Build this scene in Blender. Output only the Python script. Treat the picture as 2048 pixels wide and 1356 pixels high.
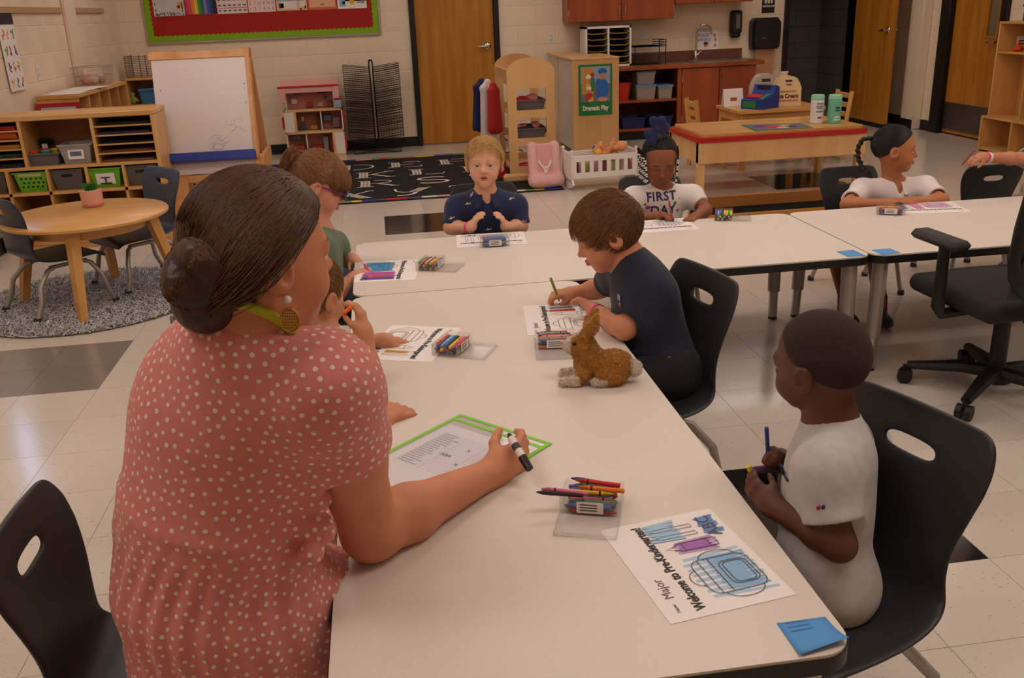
import bpy, bmesh, math, random
import numpy as np
from mathutils import Vector, Matrix
random.seed(7)
rng = np.random.default_rng(11)
for o in list(bpy.data.objects): bpy.data.objects.remove(o)
SC = bpy.context.scene
COL = SC.collection
PI = math.pi
# ------------------------------------------------------------------ camera
CF, CP, CR, CYAW, CH = 1837.58, .3467, -.0413, -.1298, 1.419      # focal length in pixels of a 2048 wide frame, pitch, roll, yaw, height
def cam_axes():
    f = np.array([-math.sin(CYAW)*math.cos(CP), math.cos(CYAW)*math.cos(CP), -math.sin(CP)])
    rt = np.array([math.cos(CYAW), math.sin(CYAW), 0.]); up = np.cross(rt, f)
    r2 = math.cos(CR)*rt+math.sin(CR)*up; u2 = np.cross(r2, f)
    return r2, u2, f
RT, UP, FW = cam_axes()
cam = bpy.data.cameras.new('camera'); cam.sensor_width = 36; cam.lens = CF/2048*36; cam.clip_start = .05
co = bpy.data.objects.new('camera', cam); COL.objects.link(co)
M = Matrix.Identity(4)
for i in range(3): M[i][0] = RT[i]; M[i][1] = UP[i]; M[i][2] = -FW[i]
M.translation = (0, 0, CH); co.matrix_world = M
SC.camera = co
def P(px, py, x=None, y=None, z=None):
    """point seen at a pixel of the photograph that lies on the given plane of the room"""
    d = FW+RT*(px-1024)/CF+UP*(678-py)/CF; o = np.array([0, 0, CH])
    t = (z-CH)/d[2] if z is not None else (y/d[1] if y is not None else x/d[0])
    return o+d*t
# ------------------------------------------------------------------ world, exposure
w = bpy.data.worlds.new('world'); SC.world = w; w.use_nodes = True
w.node_tree.nodes['Background'].inputs[0].default_value = (.02, .018, .016, 1); w.node_tree.nodes['Background'].inputs[1].default_value = 1
SC.view_settings.view_transform = 'Standard'; SC.view_settings.look = 'None'; SC.view_settings.gamma = 1
SC.view_settings.use_curve_mapping = False; SC.view_settings.exposure = 0.0
LIGHT_COL = (1.0, .845, .75); LIGHT_POWER = 7.0
CEIL = 2.75
PANELS = [(x, y) for y in (1.2, 3.7, 6.3, 8.8) for x in (-1.2, 1.35, 3.9)]
# ------------------------------------------------------------------ helpers
def lin(r, g, b):
    f = lambda c: (c/255/12.92) if c/255 <= .04045 else ((c/255+.055)/1.055)**2.4
    return (f(r), f(g), f(b))
def srgb(t): return (*lin(*t), 1)
MATS = {}
def mat(name, col, rough=.5, metal=0, bump=0, bscale=60, var=0, vscale=8, vcol=None, coat=0, trans=0, ior=1.45, alpha=1, emit=0, stretch=(1, 1, 1), spec=.5, vattr=None, sheen=0, detail=3):
    if name in MATS: return MATS[name]
    m = bpy.data.materials.new(name); m.use_nodes = True; nt = m.node_tree; b = nt.nodes['Principled BSDF']; N = nt.nodes.new; L = nt.links.new
    c = srgb(col) if max(col) > 1.01 else (*col[:3], 1)
    b.inputs['Base Color'].default_value = c; b.inputs['Roughness'].default_value = rough; b.inputs['Metallic'].default_value = metal
    b.inputs['Specular IOR Level'].default_value = spec; b.inputs['Coat Weight'].default_value = coat; b.inputs['IOR'].default_value = ior
    b.inputs['Transmission Weight'].default_value = trans; b.inputs['Alpha'].default_value = alpha
    if sheen: b.inputs['Sheen Weight'].default_value = sheen
    if emit: b.inputs['Emission Color'].default_value = c; b.inputs['Emission Strength'].default_value = emit
    if vattr:
        a = N('ShaderNodeAttribute'); a.attribute_name = vattr; L(a.outputs['Color'], b.inputs['Base Color'])
    if var or bump:
        tc = N('ShaderNodeTexCoord'); mp = N('ShaderNodeMapping'); mp.inputs['Scale'].default_value = stretch; L(tc.outputs['Object'], mp.inputs['Vector'])
    if var:
        n = N('ShaderNodeTexNoise'); n.inputs['Scale'].default_value = vscale; n.inputs['Detail'].default_value = detail; L(mp.outputs[0], n.inputs['Vector'])
        mx = N('ShaderNodeMix'); mx.data_type = 'RGBA'; rp = N('ShaderNodeMapRange'); rp.inputs[1].default_value = .35; rp.inputs[2].default_value = .65
        L(n.outputs[0], rp.inputs[0]); L(rp.outputs[0], mx.inputs[0])
        c2 = srgb(vcol) if vcol else tuple(x*(1-var) for x in c[:3])+(1,)
        if vattr:
            ml = N('ShaderNodeMix'); ml.data_type = 'RGBA'; ml.blend_type = 'MULTIPLY'; ml.inputs[0].default_value = 1
            mx.inputs[6].default_value = (1, 1, 1, 1); mx.inputs[7].default_value = (1-var, 1-var, 1-var, 1)
            L(a.outputs['Color'], ml.inputs[6]); L(mx.outputs[2], ml.inputs[7]); L(ml.outputs[2], b.inputs['Base Color'])
        else:
            mx.inputs[6].default_value = c; mx.inputs[7].default_value = c2; L(mx.outputs[2], b.inputs['Base Color'])
    if bump:
        n2 = N('ShaderNodeTexNoise'); n2.inputs['Scale'].default_value = bscale; n2.inputs['Detail'].default_value = 3; L(mp.outputs[0], n2.inputs['Vector'])
        bp = N('ShaderNodeBump'); bp.inputs['Strength'].default_value = bump; bp.inputs['Distance'].default_value = .01; L(n2.outputs[0], bp.inputs['Height']); L(bp.outputs[0], b.inputs['Normal'])
    MATS[name] = m; return m
def wood(name, c1, c2, axis='z', rough=.4, scale=9, coat=.1):
    st = {'x': (.08, 1, 1), 'y': (1, .08, 1), 'z': (1, 1, .08)}[axis]
    return mat(name, c1, rough, var=.2, vcol=c2, vscale=scale, stretch=st, coat=coat, detail=6)
class MB:
    def __init__(s): s.v = []; s.f = []; s.m = []
    def add(s, vs, fs, mi=0, M=None):
        b = len(s.v)
        for v in vs:
            v = Vector(v)
            s.v.append(tuple(M @ v) if M is not None else tuple(v))
        for f in fs: s.f.append([i+b for i in f]); s.m.append(mi)
        return s
    def box(s, c, d, mi=0, M=None, b=0.0):
        hx, hy, hz = d[0]/2, d[1]/2, d[2]/2; cx, cy, cz = c
        if b <= 0:
            vs = [(cx+x*hx, cy+y*hy, cz+z*hz) for x in (-1, 1) for y in (-1, 1) for z in (-1, 1)]
            return s.add(vs, [(0, 1, 3, 2), (4, 6, 7, 5), (0, 4, 5, 1), (2, 3, 7, 6), (0, 2, 6, 4), (1, 5, 7, 3)], mi, M)
        b = min(b, hx*.98, hy*.98, hz*.98); vs = []; ix = {}
        for x in (-1, 1):
            for y in (-1, 1):
                for z in (-1, 1):
                    for a in range(3):
                        o = [hx-b, hy-b, hz-b]; o[a] += b; ix[x, y, z, a] = len(vs); vs.append((cx+x*o[0], cy+y*o[1], cz+z*o[2]))
        fs = []
        for q in (-1, 1):
            fs.append([ix[q, y, z, 0] for y, z in ((-1, -1), (1, -1), (1, 1), (-1, 1))]); fs.append([ix[x, q, z, 1] for x, z in ((-1, -1), (1, -1), (1, 1), (-1, 1))]); fs.append([ix[x, y, q, 2] for x, y in ((-1, -1), (1, -1), (1, 1), (-1, 1))])
            for r in (-1, 1):
                fs.append([ix[q, r, -1, 0], ix[q, r, 1, 0], ix[q, r, 1, 1], ix[q, r, -1, 1]]); fs.append([ix[q, -1, r, 0], ix[q, 1, r, 0], ix[q, 1, r, 2], ix[q, -1, r, 2]]); fs.append([ix[-1, q, r, 1], ix[1, q, r, 1], ix[1, q, r, 2], ix[-1, q, r, 2]])
                for t in (-1, 1): fs.append([ix[q, r, t, a] for a in range(3)])
        return s.add(vs, fs, mi, M)
    def bb(s, x0, x1, y0, y1, z0, z1, mi=0, M=None, b=0.0): return s.box(((x0+x1)/2, (y0+y1)/2, (z0+z1)/2), (abs(x1-x0), abs(y1-y0), abs(z1-z0)), mi, M, b)
    def tube(s, pts, r, n=10, mi=0, M=None, caps=True, flat=1.0):
        pts = [Vector(p) for p in pts]; k = len(pts); rs = r if isinstance(r, (list, tuple)) else [r]*k
        vs = []; fs = []; up = None
        for i, p in enumerate(pts):
            t = (pts[min(i+1, k-1)]-pts[max(i-1, 0)]).normalized()
            if up is None: up = Vector((0, 0, 1)) if abs(t.z) < .9 else Vector((1, 0, 0))
            u = (up-t*up.dot(t)).normalized(); v = t.cross(u); up = u
            for j in range(n): a = 2*PI*j/n; vs.append(p+u*math.cos(a)*rs[i]*flat+v*math.sin(a)*rs[i])
        for i in range(k-1):
            for j in range(n): fs.append((i*n+j, i*n+(j+1) % n, (i+1)*n+(j+1) % n, (i+1)*n+j))
        if caps: fs.append(tuple(range(n))); fs.append(tuple((k-1)*n+j for j in range(n)))
        return s.add(vs, fs, mi, M)
    def cyl(s, a, b, r0, r1=None, n=16, mi=0, M=None): return s.tube([a, b], [r0, r0 if r1 is None else r1], n, mi, M)
    def lathe(s, prof, n=24, mi=0, M=None, c=(0, 0, 0), capt=True, capb=True, sx=1, sy=1):
        vs = []; fs = []; k = len(prof)
        for r, z in prof:
            for j in range(n): a = 2*PI*j/n; vs.append((c[0]+r*math.cos(a)*sx, c[1]+r*math.sin(a)*sy, c[2]+z))
        for i in range(k-1):
            for j in range(n): fs.append((i*n+j, i*n+(j+1) % n, (i+1)*n+(j+1) % n, (i+1)*n+j))
        if capb: fs.append(tuple(range(n)))
        if capt: fs.append(tuple((k-1)*n+j for j in range(n)))
        return s.add(vs, fs, mi, M)
    def ball(s, c, r, n=12, mi=0, M=None):
        r = r if isinstance(r, (list, tuple)) else (r, r, r); vs = [(c[0], c[1], c[2]-r[2])]; k = n//2
        for i in range(1, k):
            t = PI*i/k
            for j in range(n): a = 2*PI*j/n; vs.append((c[0]+r[0]*math.sin(t)*math.cos(a), c[1]+r[1]*math.sin(t)*math.sin(a), c[2]-r[2]*math.cos(t)))
        vs.append((c[0], c[1], c[2]+r[2])); fs = []; e = len(vs)-1
        for j in range(n): fs.append((0, 1+(j+1) % n, 1+j)); fs.append((e, 1+(k-2)*n+j, 1+(k-2)*n+(j+1) % n))
        for i in range(k-2):
            for j in range(n): fs.append((1+i*n+j, 1+i*n+(j+1) % n, 1+(i+1)*n+(j+1) % n, 1+(i+1)*n+j))
        return s.add(vs, fs, mi, M)
    def prism(s, poly, z0, z1, mi=0, M=None):
        n = len(poly); vs = [(x, y, z0) for x, y in poly]+[(x, y, z1) for x, y in poly]
        return s.add(vs, [tuple(range(n)), tuple(range(n, 2*n))]+[(i, (i+1) % n, n+(i+1) % n, n+i) for i in range(n)], mi, M)
    def build(s, name, mats, parent=None, ang=40, loc=None):
        me = bpy.data.meshes.new(name); me.from_pydata(s.v, [], s.f); me.validate()
        for m in (mats if isinstance(mats, (list, tuple)) else [mats]): me.materials.append(m)
        if len(me.polygons) == len(s.m): me.polygons.foreach_set('material_index', s.m)
        bm = bmesh.new(); bm.from_mesh(me); bmesh.ops.recalc_face_normals(bm, faces=bm.faces); bm.to_mesh(me); bm.free()
        me.polygons.foreach_set('use_smooth', [ang > 0]*len(me.polygons))
        if ang > 0: me.set_sharp_from_angle(angle=math.radians(ang))
        o = bpy.data.objects.new(name, me); COL.objects.link(o)
        if parent is not None: o.parent = parent
        if loc is not None: o.location = loc
        return o
def rrect(x0, x1, y0, y1, r, n=6):
    out = []
    for cx, cy, a0 in ((x1-r, y1-r, 0), (x0+r, y1-r, 90), (x0+r, y0+r, 180), (x1-r, y0+r, 270)):
        for i in range(n+1): a = math.radians(a0+90*i/n); out.append((cx+r*math.cos(a), cy+r*math.sin(a)))
    return out
def tag(o, label=None, cat=None, group=None, kind=None):
    if label: o['label'] = label
    if cat: o['category'] = cat
    if group: o['group'] = group
    if kind: o['kind'] = kind
    return o
def thing(name, label, cat, loc=(0, 0, 0), rz=0, group=None):
    o = bpy.data.objects.new(name, None); COL.objects.link(o); o.location = loc; o.rotation_euler = (0, 0, rz); o.empty_display_size = .05
    return tag(o, label, cat, group)
def struct(o): o['kind'] = 'structure'; return o
def copy_tree(o, parent=None, label=None):
    c = o.copy(); COL.objects.link(c); c.parent = parent
    if parent is None and label: c['label'] = label
    for ch in list(o.children): copy_tree(ch, c)
    return c
def Rz(a): return Matrix.Rotation(a, 4, 'Z')
def TR(loc, rz=0): return Matrix.Translation(loc) @ Rz(rz)
def text(name, body, size, material, M, parent=None, extrude=.0004, align='CENTER', bold=0, sx=1, shear=0, spacing=1):
    cu = bpy.data.curves.new(name, 'FONT'); cu.body = body; cu.size = size; cu.extrude = extrude; cu.align_x = align; cu.align_y = 'CENTER'; cu.offset = bold; cu.shear = shear; cu.space_character = spacing; cu.resolution_u = 3
    t = bpy.data.objects.new(name, cu); COL.objects.link(t)
    bpy.context.view_layer.update(); me = bpy.data.meshes.new_from_object(t.evaluated_get(bpy.context.evaluated_depsgraph_get()))
    bpy.data.objects.remove(t); me.transform(M @ Matrix.Diagonal((sx, 1, 1, 1))); me.materials.clear(); me.materials.append(material)
    o = bpy.data.objects.new(name, me); COL.objects.link(o); o.parent = parent; return o
# facing matrices for flat print: local x,y of the print -> room
def on_back(x, y, z): return Matrix.Translation((x, y, z)) @ Matrix.Rotation(PI/2, 4, 'X')          # reads from -Y
def flat_on(x, y, z, rz=0): return Matrix.Translation((x, y, z)) @ Rz(rz)
# ------------------------------------------------------------------ materials
m_wall = mat('painted_block', (244, 226, 200), .55, bump=.15, bscale=90, var=.06, vscale=2)
m_mortar = mat('mortar', (240, 222, 196), .7)
m_black = mat('black_vinyl', (26, 24, 24), .45)
m_frame = mat('black_door_frame', (22, 20, 22), .4)
m_oak = wood('oak_door', (196, 134, 48), (172, 110, 30), 'z', .35, 14)
m_cherry = wood('cherry_laminate', (168, 82, 40), (142, 64, 30), 'z', .35, 10)
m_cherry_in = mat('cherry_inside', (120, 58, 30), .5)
m_maple = wood('maple', (222, 172, 104), (206, 150, 84), 'x', .35, 8)
m_maple_v = wood('maple_upright', (222, 172, 104), (204, 148, 82), 'z', .35, 8)
m_birch = wood('birch_ply', (226, 182, 124), (210, 162, 104), 'z', .4, 6)
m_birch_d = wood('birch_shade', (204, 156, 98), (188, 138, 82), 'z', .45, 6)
m_steel = mat('brushed_steel', (190, 188, 186), .28, 1)
m_chrome = mat('chrome', (215, 215, 215), .12, 1)
m_silver = mat('silver_paint', (168, 162, 156), .38, .6)
m_white = mat('white_plastic', (236, 230, 226), .4)
m_paper = mat('paper', (246, 240, 238), .7)
m_blackp = mat('black_plastic', (24, 23, 24), .38, bump=.05, bscale=400)
m_char = mat('charcoal_plastic', (44, 44, 47), .42, bump=.06, bscale=500)
m_navyp = mat('navy_plastic', (44, 56, 76), .36, bump=.05, bscale=400)
m_green = mat('lime_plastic', (112, 190, 40), .45)
m_greyb = mat('grey_basket', (104, 98, 98), .7, bump=.5, bscale=120)
m_red = mat('red', (190, 34, 26), .45)
m_blue = mat('blue', (36, 66, 160), .4)
m_clear = mat('clear_plastic', (236, 236, 236), .12, trans=.9, ior=1.15, alpha=.45, spec=.6)
m_ink = mat('ink', (40, 36, 40), .6)
m_counter = mat('counter_laminate', (150, 104, 76), .35, var=.35, vscale=60)
def flatc(r, g, b, rough=.55): return mat('c_%d_%d_%d' % (r, g, b), (r, g, b), rough)
# ------------------------------------------------------------------ smooth solids from blended shapes (for bodies, clothes, soft toys)
def unit(v): v = np.asarray(v, float); return v/(np.linalg.norm(v)+1e-12)
def frame(fwd, up):
    """columns: right, forward, up"""
    f = unit(fwd); r = unit(np.cross(f, up)); return np.stack([r, f, np.cross(r, f)], 1)
class SDF:
    def __init__(s, vox=.004): s.h = vox; s.ops = []; s.R = np.eye(3); s.t = np.zeros(3); s.s = 1.0
    def to(s, R=None, t=(0, 0, 0), sc=1.0): s.R = np.eye(3) if R is None else np.asarray(R, float); s.t = np.asarray(t, float); s.s = sc; return s
    def w(s, p): return s.R @ (np.asarray(p, float)*s.s)+s.t
    def rc(s, a, b, ra, rb=None, k=.02, op='u'): s.ops.append(('rc', s.w(a), s.w(b), ra*s.s, (ra if rb is None else rb)*s.s, k*s.s, op)); return s
    def path(s, pts, rs, k=.015, op='u'):
        for i in range(len(pts)-1): s.rc(pts[i], pts[i+1], rs[i], rs[i+1], k, op)
        return s
    def el(s, c, r, R=None, k=.02, op='u'):
        r = np.asarray([r]*3 if np.isscalar(r) else r, float)*s.s; s.ops.append(('el', s.w(c), r, s.R @ (np.eye(3) if R is None else np.asarray(R, float)), k*s.s, op)); return s
    def bx(s, c, h, rad=.01, R=None, k=.02, op='u'): s.ops.append(('bx', s.w(c), np.asarray(h, float)*s.s, rad*s.s, s.R @ (np.eye(3) if R is None else np.asarray(R, float)), k*s.s, op)); return s
    def cut(s, p, n, k=.0): s.ops.append(('pl', s.w(p), s.R @ unit(n), k*s.s, 'i')); return s     # keeps the side opposite to n
    def fn(s, f): s.ops.append(('fn', f)); return s
    def field(s):
        lo = []; hi = []
        for o in s.ops:
            if o[-1] != 'u': continue
            if o[0] == 'rc': r = max(o[3], o[4]); lo += [np.minimum(o[1], o[2])-r]; hi += [np.maximum(o[1], o[2])+r]
            if o[0] == 'el': e = np.sqrt(((o[3]*o[2])**2).sum(1)); lo += [o[1]-e]; hi += [o[1]+e]
            if o[0] == 'bx': e = np.abs(o[4]) @ (o[2])+o[3]; lo += [o[1]-e]; hi += [o[1]+e]
        h = s.h; lo = np.min(lo, 0)-4*h; hi = np.max(hi, 0)+4*h; n = np.ceil((hi-lo)/h).astype(int)+1
        F = np.full(n, 1.0, np.float32); ax = [(lo[i]+h*np.arange(n[i])).astype(np.float32) for i in range(3)]
        for o in s.ops:
            if o[0] == 'fn': F = o[1](F, ax).astype(np.float32); continue
            if o[0] == 'pl':
                p, nn = o[1], o[2]; d = (ax[0][:, None, None]-p[0])*nn[0]+(ax[1][None, :, None]-p[1])*nn[1]+(ax[2][None, None, :]-p[2])*nn[2]
                F = np.maximum(F, d) if o[3] <= 0 else -smin(-F, -d, o[3]); continue
            k = o[-2]; m = k+3*h
            if o[0] == 'rc': r = max(o[3], o[4]); a = np.minimum(o[1], o[2])-r-m; b = np.maximum(o[1], o[2])+r+m
            elif o[0] == 'el': e = np.sqrt(((o[3]*o[2])**2).sum(1)); a = o[1]-e-m; b = o[1]+e+m
            else: e = np.abs(o[4]) @ (o[2])+o[3]; a = o[1]-e-m; b = o[1]+e+m
            i0 = np.clip(np.floor((a-lo)/h).astype(int), 0, n); i1 = np.clip(np.ceil((b-lo)/h).astype(int)+1, 0, n)
            if np.any(i1 <= i0): continue
            X = ax[0][i0[0]:i1[0], None, None]; Y = ax[1][None, i0[1]:i1[1], None]; Z = ax[2][None, None, i0[2]:i1[2]]
            if o[0] == 'rc':
                A, B = o[1], o[2]; ba = B-A; L2 = float(ba @ ba)+1e-12
                t = np.clip(((X-A[0])*ba[0]+(Y-A[1])*ba[1]+(Z-A[2])*ba[2])/L2, 0, 1)
                d = np.sqrt((X-A[0]-t*ba[0])**2+(Y-A[1]-t*ba[1])**2+(Z-A[2]-t*ba[2])**2)-(o[3]+t*(o[4]-o[3]))
            else:
                c = o[1]; R = o[3] if o[0] == 'el' else o[4]; q = [(X-c[0])*R[0, i]+(Y-c[1])*R[1, i]+(Z-c[2])*R[2, i] for i in range(3)]
                if o[0] == 'el':
                    r = o[2]; k0 = np.sqrt(sum((q[i]/r[i])**2 for i in range(3))); k1 = np.sqrt(sum((q[i]/r[i]**2)**2 for i in range(3)))+1e-9; d = k0*(k0-1)/k1
                else:
                    hh = o[2]-o[3]; q = [np.abs(q[i])-hh[i] for i in range(3)]; d = np.sqrt(sum(np.maximum(x, 0)**2 for x in q))+np.minimum(np.maximum(np.maximum(q[0], q[1]), q[2]), 0)-o[3]
            sub = F[i0[0]:i1[0], i0[1]:i1[1], i0[2]:i1[2]]
            if o[-1] == 'u': sub[...] = smin(sub, d.astype(np.float32), k)
            else: sub[...] = -smin(-sub, d.astype(np.float32), k)
        return F, lo
    def mesh(s): F, lo = s.field(); return nets(F, lo, s.h)
    def build(s, name, matr, parent=None, color=None, smooth=0, post=None):
        v, q = s.mesh()
        if smooth: v = relax(v, q, smooth)
        if post is not None: v = post(v)
        return mesh_np(name, v, q, matr, parent, color)
def smin(a, b, k):
    if k <= 1e-6: return np.minimum(a, b)
    h = np.maximum(k-np.abs(a-b), 0)/k; return np.minimum(a, b)-h*h*k*.25
def nets(F, lo, h):
    S = F < 0; c = np.zeros(tuple(np.array(F.shape)-1), np.uint8)
    cor = [(i, j, k) for i in (0, 1) for j in (0, 1) for k in (0, 1)]; n = F.shape
    for i, j, k in cor: c += S[i:n[0]-1+i, j:n[1]-1+j, k:n[2]-1+k]
    I, J, K = np.nonzero((c > 0) & (c < 8)); nv = len(I); vid = np.full(c.shape, -1, np.int32); vid[I, J, K] = np.arange(nv)
    pos = np.zeros((nv, 3)); cnt = np.zeros(nv)
    V = {q: F[I+q[0], J+q[1], K+q[2]] for q in cor}
    for a in cor:
        for ax in range(3):
            if a[ax] == 0:
                b = list(a); b[ax] = 1; b = tuple(b); va, vb = V[a], V[b]; m = (va < 0) != (vb < 0); t = np.where(m, va/(va-vb+1e-20), 0)
                for x in range(3): pos[:, x] += np.where(m, a[x]+(t if x == ax else 0), 0)
                cnt += m
    v = lo+h*(np.stack([I, J, K], 1)+pos/np.maximum(cnt, 1)[:, None]); Q = []
    for ax in range(3):
        sl = [slice(1, -1)]*3; sl[ax] = slice(0, -1); sh = [slice(1, -1)]*3; sh[ax] = slice(1, None)
        A = S[tuple(sl)]; B = S[tuple(sh)]; e = np.argwhere(A != B); off = np.ones(3, int); off[ax] = 0; e2 = e+off; ins = A[tuple(e.T)]
        u, w_ = [(1, 2), (2, 0), (0, 1)][ax]; du = np.zeros(3, int); du[u] = 1; dw = np.zeros(3, int); dw[w_] = 1
        g = lambda p: vid[p[:, 0], p[:, 1], p[:, 2]]
        q = np.stack([g(e2-du-dw), g(e2-dw), g(e2), g(e2-du)], 1); q[~ins] = q[~ins][:, ::-1]; Q.append(q)
    return v, np.concatenate(Q)
def relax(v, q, it=1, f=.5):
    for _ in range(it):
        acc = np.zeros_like(v); n = np.zeros(len(v))
        for a in range(4):
            for b in ((a+1) % 4, (a+3) % 4): np.add.at(acc, q[:, a], v[q[:, b]]); np.add.at(n, q[:, a], 1)
        v = v*(1-f)+f*acc/np.maximum(n, 1)[:, None]
    return v
def mesh_np(name, v, q, matr, parent=None, color=None, uv=None, flat=False):
    me = bpy.data.meshes.new(name); k = q.shape[1]; me.vertices.add(len(v)); me.vertices.foreach_set('co', np.ascontiguousarray(v, np.float32).ravel())
    me.loops.add(q.size); me.loops.foreach_set('vertex_index', q.astype(np.int32).ravel()); me.polygons.add(len(q)); me.polygons.foreach_set('loop_start', np.arange(0, q.size, k, dtype=np.int32))
    me.polygons.foreach_set('use_smooth', [not flat]*len(q)); me.update(calc_edges=True)
    for m in (matr if isinstance(matr, (list, tuple)) else [matr]): me.materials.append(m)
    if color is not None:
        c = color(v) if callable(color) else color
        if c.shape[1] == 3: c = np.concatenate([c, np.ones((len(c), 1))], 1)
        a = me.color_attributes.new('Col', 'FLOAT_COLOR', 'POINT'); a.data.foreach_set('color', c.astype(np.float32).ravel())
    if uv is not None:
        a = me.attributes.new('cloth_uv', 'FLOAT_VECTOR', 'POINT'); a.data.foreach_set('vector', uv.astype(np.float32).ravel())
    o = bpy.data.objects.new(name, me); COL.objects.link(o)
    if parent is not None: o.parent = parent; o.matrix_parent_inverse = parent_inv(parent)
    return o
def parent_inv(p): return (Matrix.Translation(p.location) @ p.rotation_euler.to_matrix().to_4x4()).inverted()
def strands(name, matr, parent, paths, r0=.0011, r1=.0004, color=None, sides=3):
    """paths: (n, k, 3) points; every path becomes one tapered lock"""
    n, k, _ = paths.shape; t = np.gradient(paths, axis=1); t /= np.linalg.norm(t, axis=2, keepdims=True)+1e-9
    up = np.where(np.abs(t[..., 2:]) < .9, np.array([0, 0, 1.]), np.array([1., 0, 0])); u = np.cross(t, up); u /= np.linalg.norm(u, axis=2, keepdims=True)+1e-9; w_ = np.cross(t, u)
    rad = (np.linspace(r0, r1, k)[None, :]*rng.uniform(.7, 1.3, (n, 1)))[..., None]
    ring = np.stack([paths+rad*(u*math.cos(2*PI*j/sides)+w_*math.sin(2*PI*j/sides)) for j in range(sides)], 2)
    v = ring.reshape(-1, 3); idx = np.arange(n*k*sides).reshape(n, k, sides); Q = []
    for j in range(sides): j2 = (j+1) % sides; Q.append(np.stack([idx[:, :-1, j], idx[:, :-1, j2], idx[:, 1:, j2], idx[:, 1:, j]], -1).reshape(-1, 4))
    col = None
    if color is not None: base = np.asarray(color); col = np.repeat(base[None, :]*rng.uniform(.55, 1.35, (n, 1)), k*sides, 0)
    o = mesh_np(name, v, np.concatenate(Q), matr, parent, col); o['kind'] = 'stuff'; return o
# ================================================================== the room
XL, XR, YB, YF = -2.58, 5.80, 10.45, -2.2
# ceiling light panels: the light of the room
m_emit = bpy.data.materials.new('light_diffuser'); m_emit.use_nodes = True
_b = m_emit.node_tree.nodes['Principled BSDF']; _b.inputs['Base Color'].default_value = (.9, .9, .9, 1); _b.inputs['Emission Color'].default_value = (*LIGHT_COL, 1); _b.inputs['Emission Strength'].default_value = LIGHT_POWER
m_emit_back = m_emit.copy(); m_emit_back.name = 'light_diffuser_dimmed'; m_emit_back.node_tree.nodes['Principled BSDF'].inputs['Emission Strength'].default_value = LIGHT_POWER*.72
def ceiling_panel(x, y, i):
    t = thing('ceiling_light', 'white recessed ceiling light panel, number %d of the grid over the tables' % (i+1), 'ceiling light', (x, y, CEIL), 0, 'ceiling light panels')
    t['label'] = 'recessed rectangular ceiling light panel above the classroom'
    f = MB(); f.bb(-.64, .64, -.33, -.30, -.015, 0); f.bb(-.64, .64, .30, .33, -.015, 0); f.bb(-.64, -.61, -.30, .30, -.015, 0); f.bb(.61, .64, -.30, .30, -.015, 0); f.build('frame', m_white, t)
    d = MB(); d.bb(-.61, .61, -.30, .30, -.012, -.004); d.build('diffuser', m_emit if y < 6 else m_emit_back, t)
for i, (x, y) in enumerate(PANELS): ceiling_panel(x, y, i)
c = MB(); c.bb(XL-.2, XR+.2, YF-.2, YB+.2, CEIL, CEIL+.1); struct(c.build('ceiling', mat('ceiling_tile', (232, 226, 216), .8)))
# ---- floor of square vinyl tiles
def fleck(name, base, fl, fl2, rough):
    m = bpy.data.materials.new(name); m.use_nodes = True; nt = m.node_tree; b = nt.nodes['Principled BSDF']; N = nt.nodes.new; L = nt.links.new
    b.inputs['Roughness'].default_value = rough; b.inputs['Specular IOR Level'].default_value = .6
    g = N('ShaderNodeNewGeometry'); mp = N('ShaderNodeMapping'); mp.inputs['Scale'].default_value = (1, 2.2, 1); L(g.outputs['Position'], mp.inputs[0])
    last = None
    for k, (sc, lo, hi, cc) in enumerate(((48, .67, .72, fl), (90, .69, .73, fl2))):
        n = N('ShaderNodeTexNoise'); n.inputs['Scale'].default_value = sc; n.inputs['Detail'].default_value = 2; L(mp.outputs[0], n.inputs['Vector'])
        r = N('ShaderNodeMapRange'); r.inputs[1].default_value = lo; r.inputs[2].default_value = hi; L(n.outputs[0], r.inputs[0])
        x = N('ShaderNodeMix'); x.data_type = 'RGBA'; L(r.outputs[0], x.inputs[0]); x.inputs[7].default_value = srgb(cc)
        if last is None: x.inputs[6].default_value = srgb(base)
        else: L(last, x.inputs[6])
        last = x.outputs[2]
    oi = N('ShaderNodeObjectInfo'); r = N('ShaderNodeMapRange'); r.inputs[3].default_value = .95; r.inputs[4].default_value = 1.03; L(oi.outputs['Random'], r.inputs[0])
    v = N('ShaderNodeVectorMath'); v.operation = 'SCALE'; L(last, v.inputs[0]); L(r.outputs[0], v.inputs['Scale']); L(v.outputs[0], b.inputs['Base Color'])
    n = N('ShaderNodeTexNoise'); n.inputs['Scale'].default_value = 3; L(g.outputs['Position'], n.inputs['Vector']); bp = N('ShaderNodeBump'); bp.inputs['Strength'].default_value = .04; bp.inputs['Distance'].default_value = .02; L(n.outputs[0], bp.inputs['Height']); L(bp.outputs[0], b.inputs['Normal'])
    MATS[name] = m; return m
m_tile = fleck('cream_vinyl_tile', (216, 207, 196), (180, 166, 150), (150, 140, 134), .17)
m_dark = fleck('dark_vinyl_tile', (34, 31, 32), (52, 48, 48), (70, 66, 66), .1)
m_grey = fleck('grey_vinyl_tile', (136, 130, 124), (112, 106, 100), (96, 92, 90), .14)
fl = MB(); fl.bb(XL-.2, XR+.2, YF-.2, YB+2.2, -.08, -.003); floor = struct(fl.build('floor', mat('tile_joint', (196, 180, 160), .6)))
TS = .3045; TX0, TY0 = -.03, 6.155
dark_cells = set()
for cx, cy in ((0, 0), (10, 2), (3, -14)): dark_cells |= {(cx+a, cy+b) for a in (0, 1) for b in (0, 1)}
grey_cells = {(-6+a, -8+b) for a in (0, 1) for b in (0, 1)}
tq = MB(); tq.box((0, 0, -.003), (TS-.0016, TS-.0016, .006)); tmesh = None
cells = []
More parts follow.
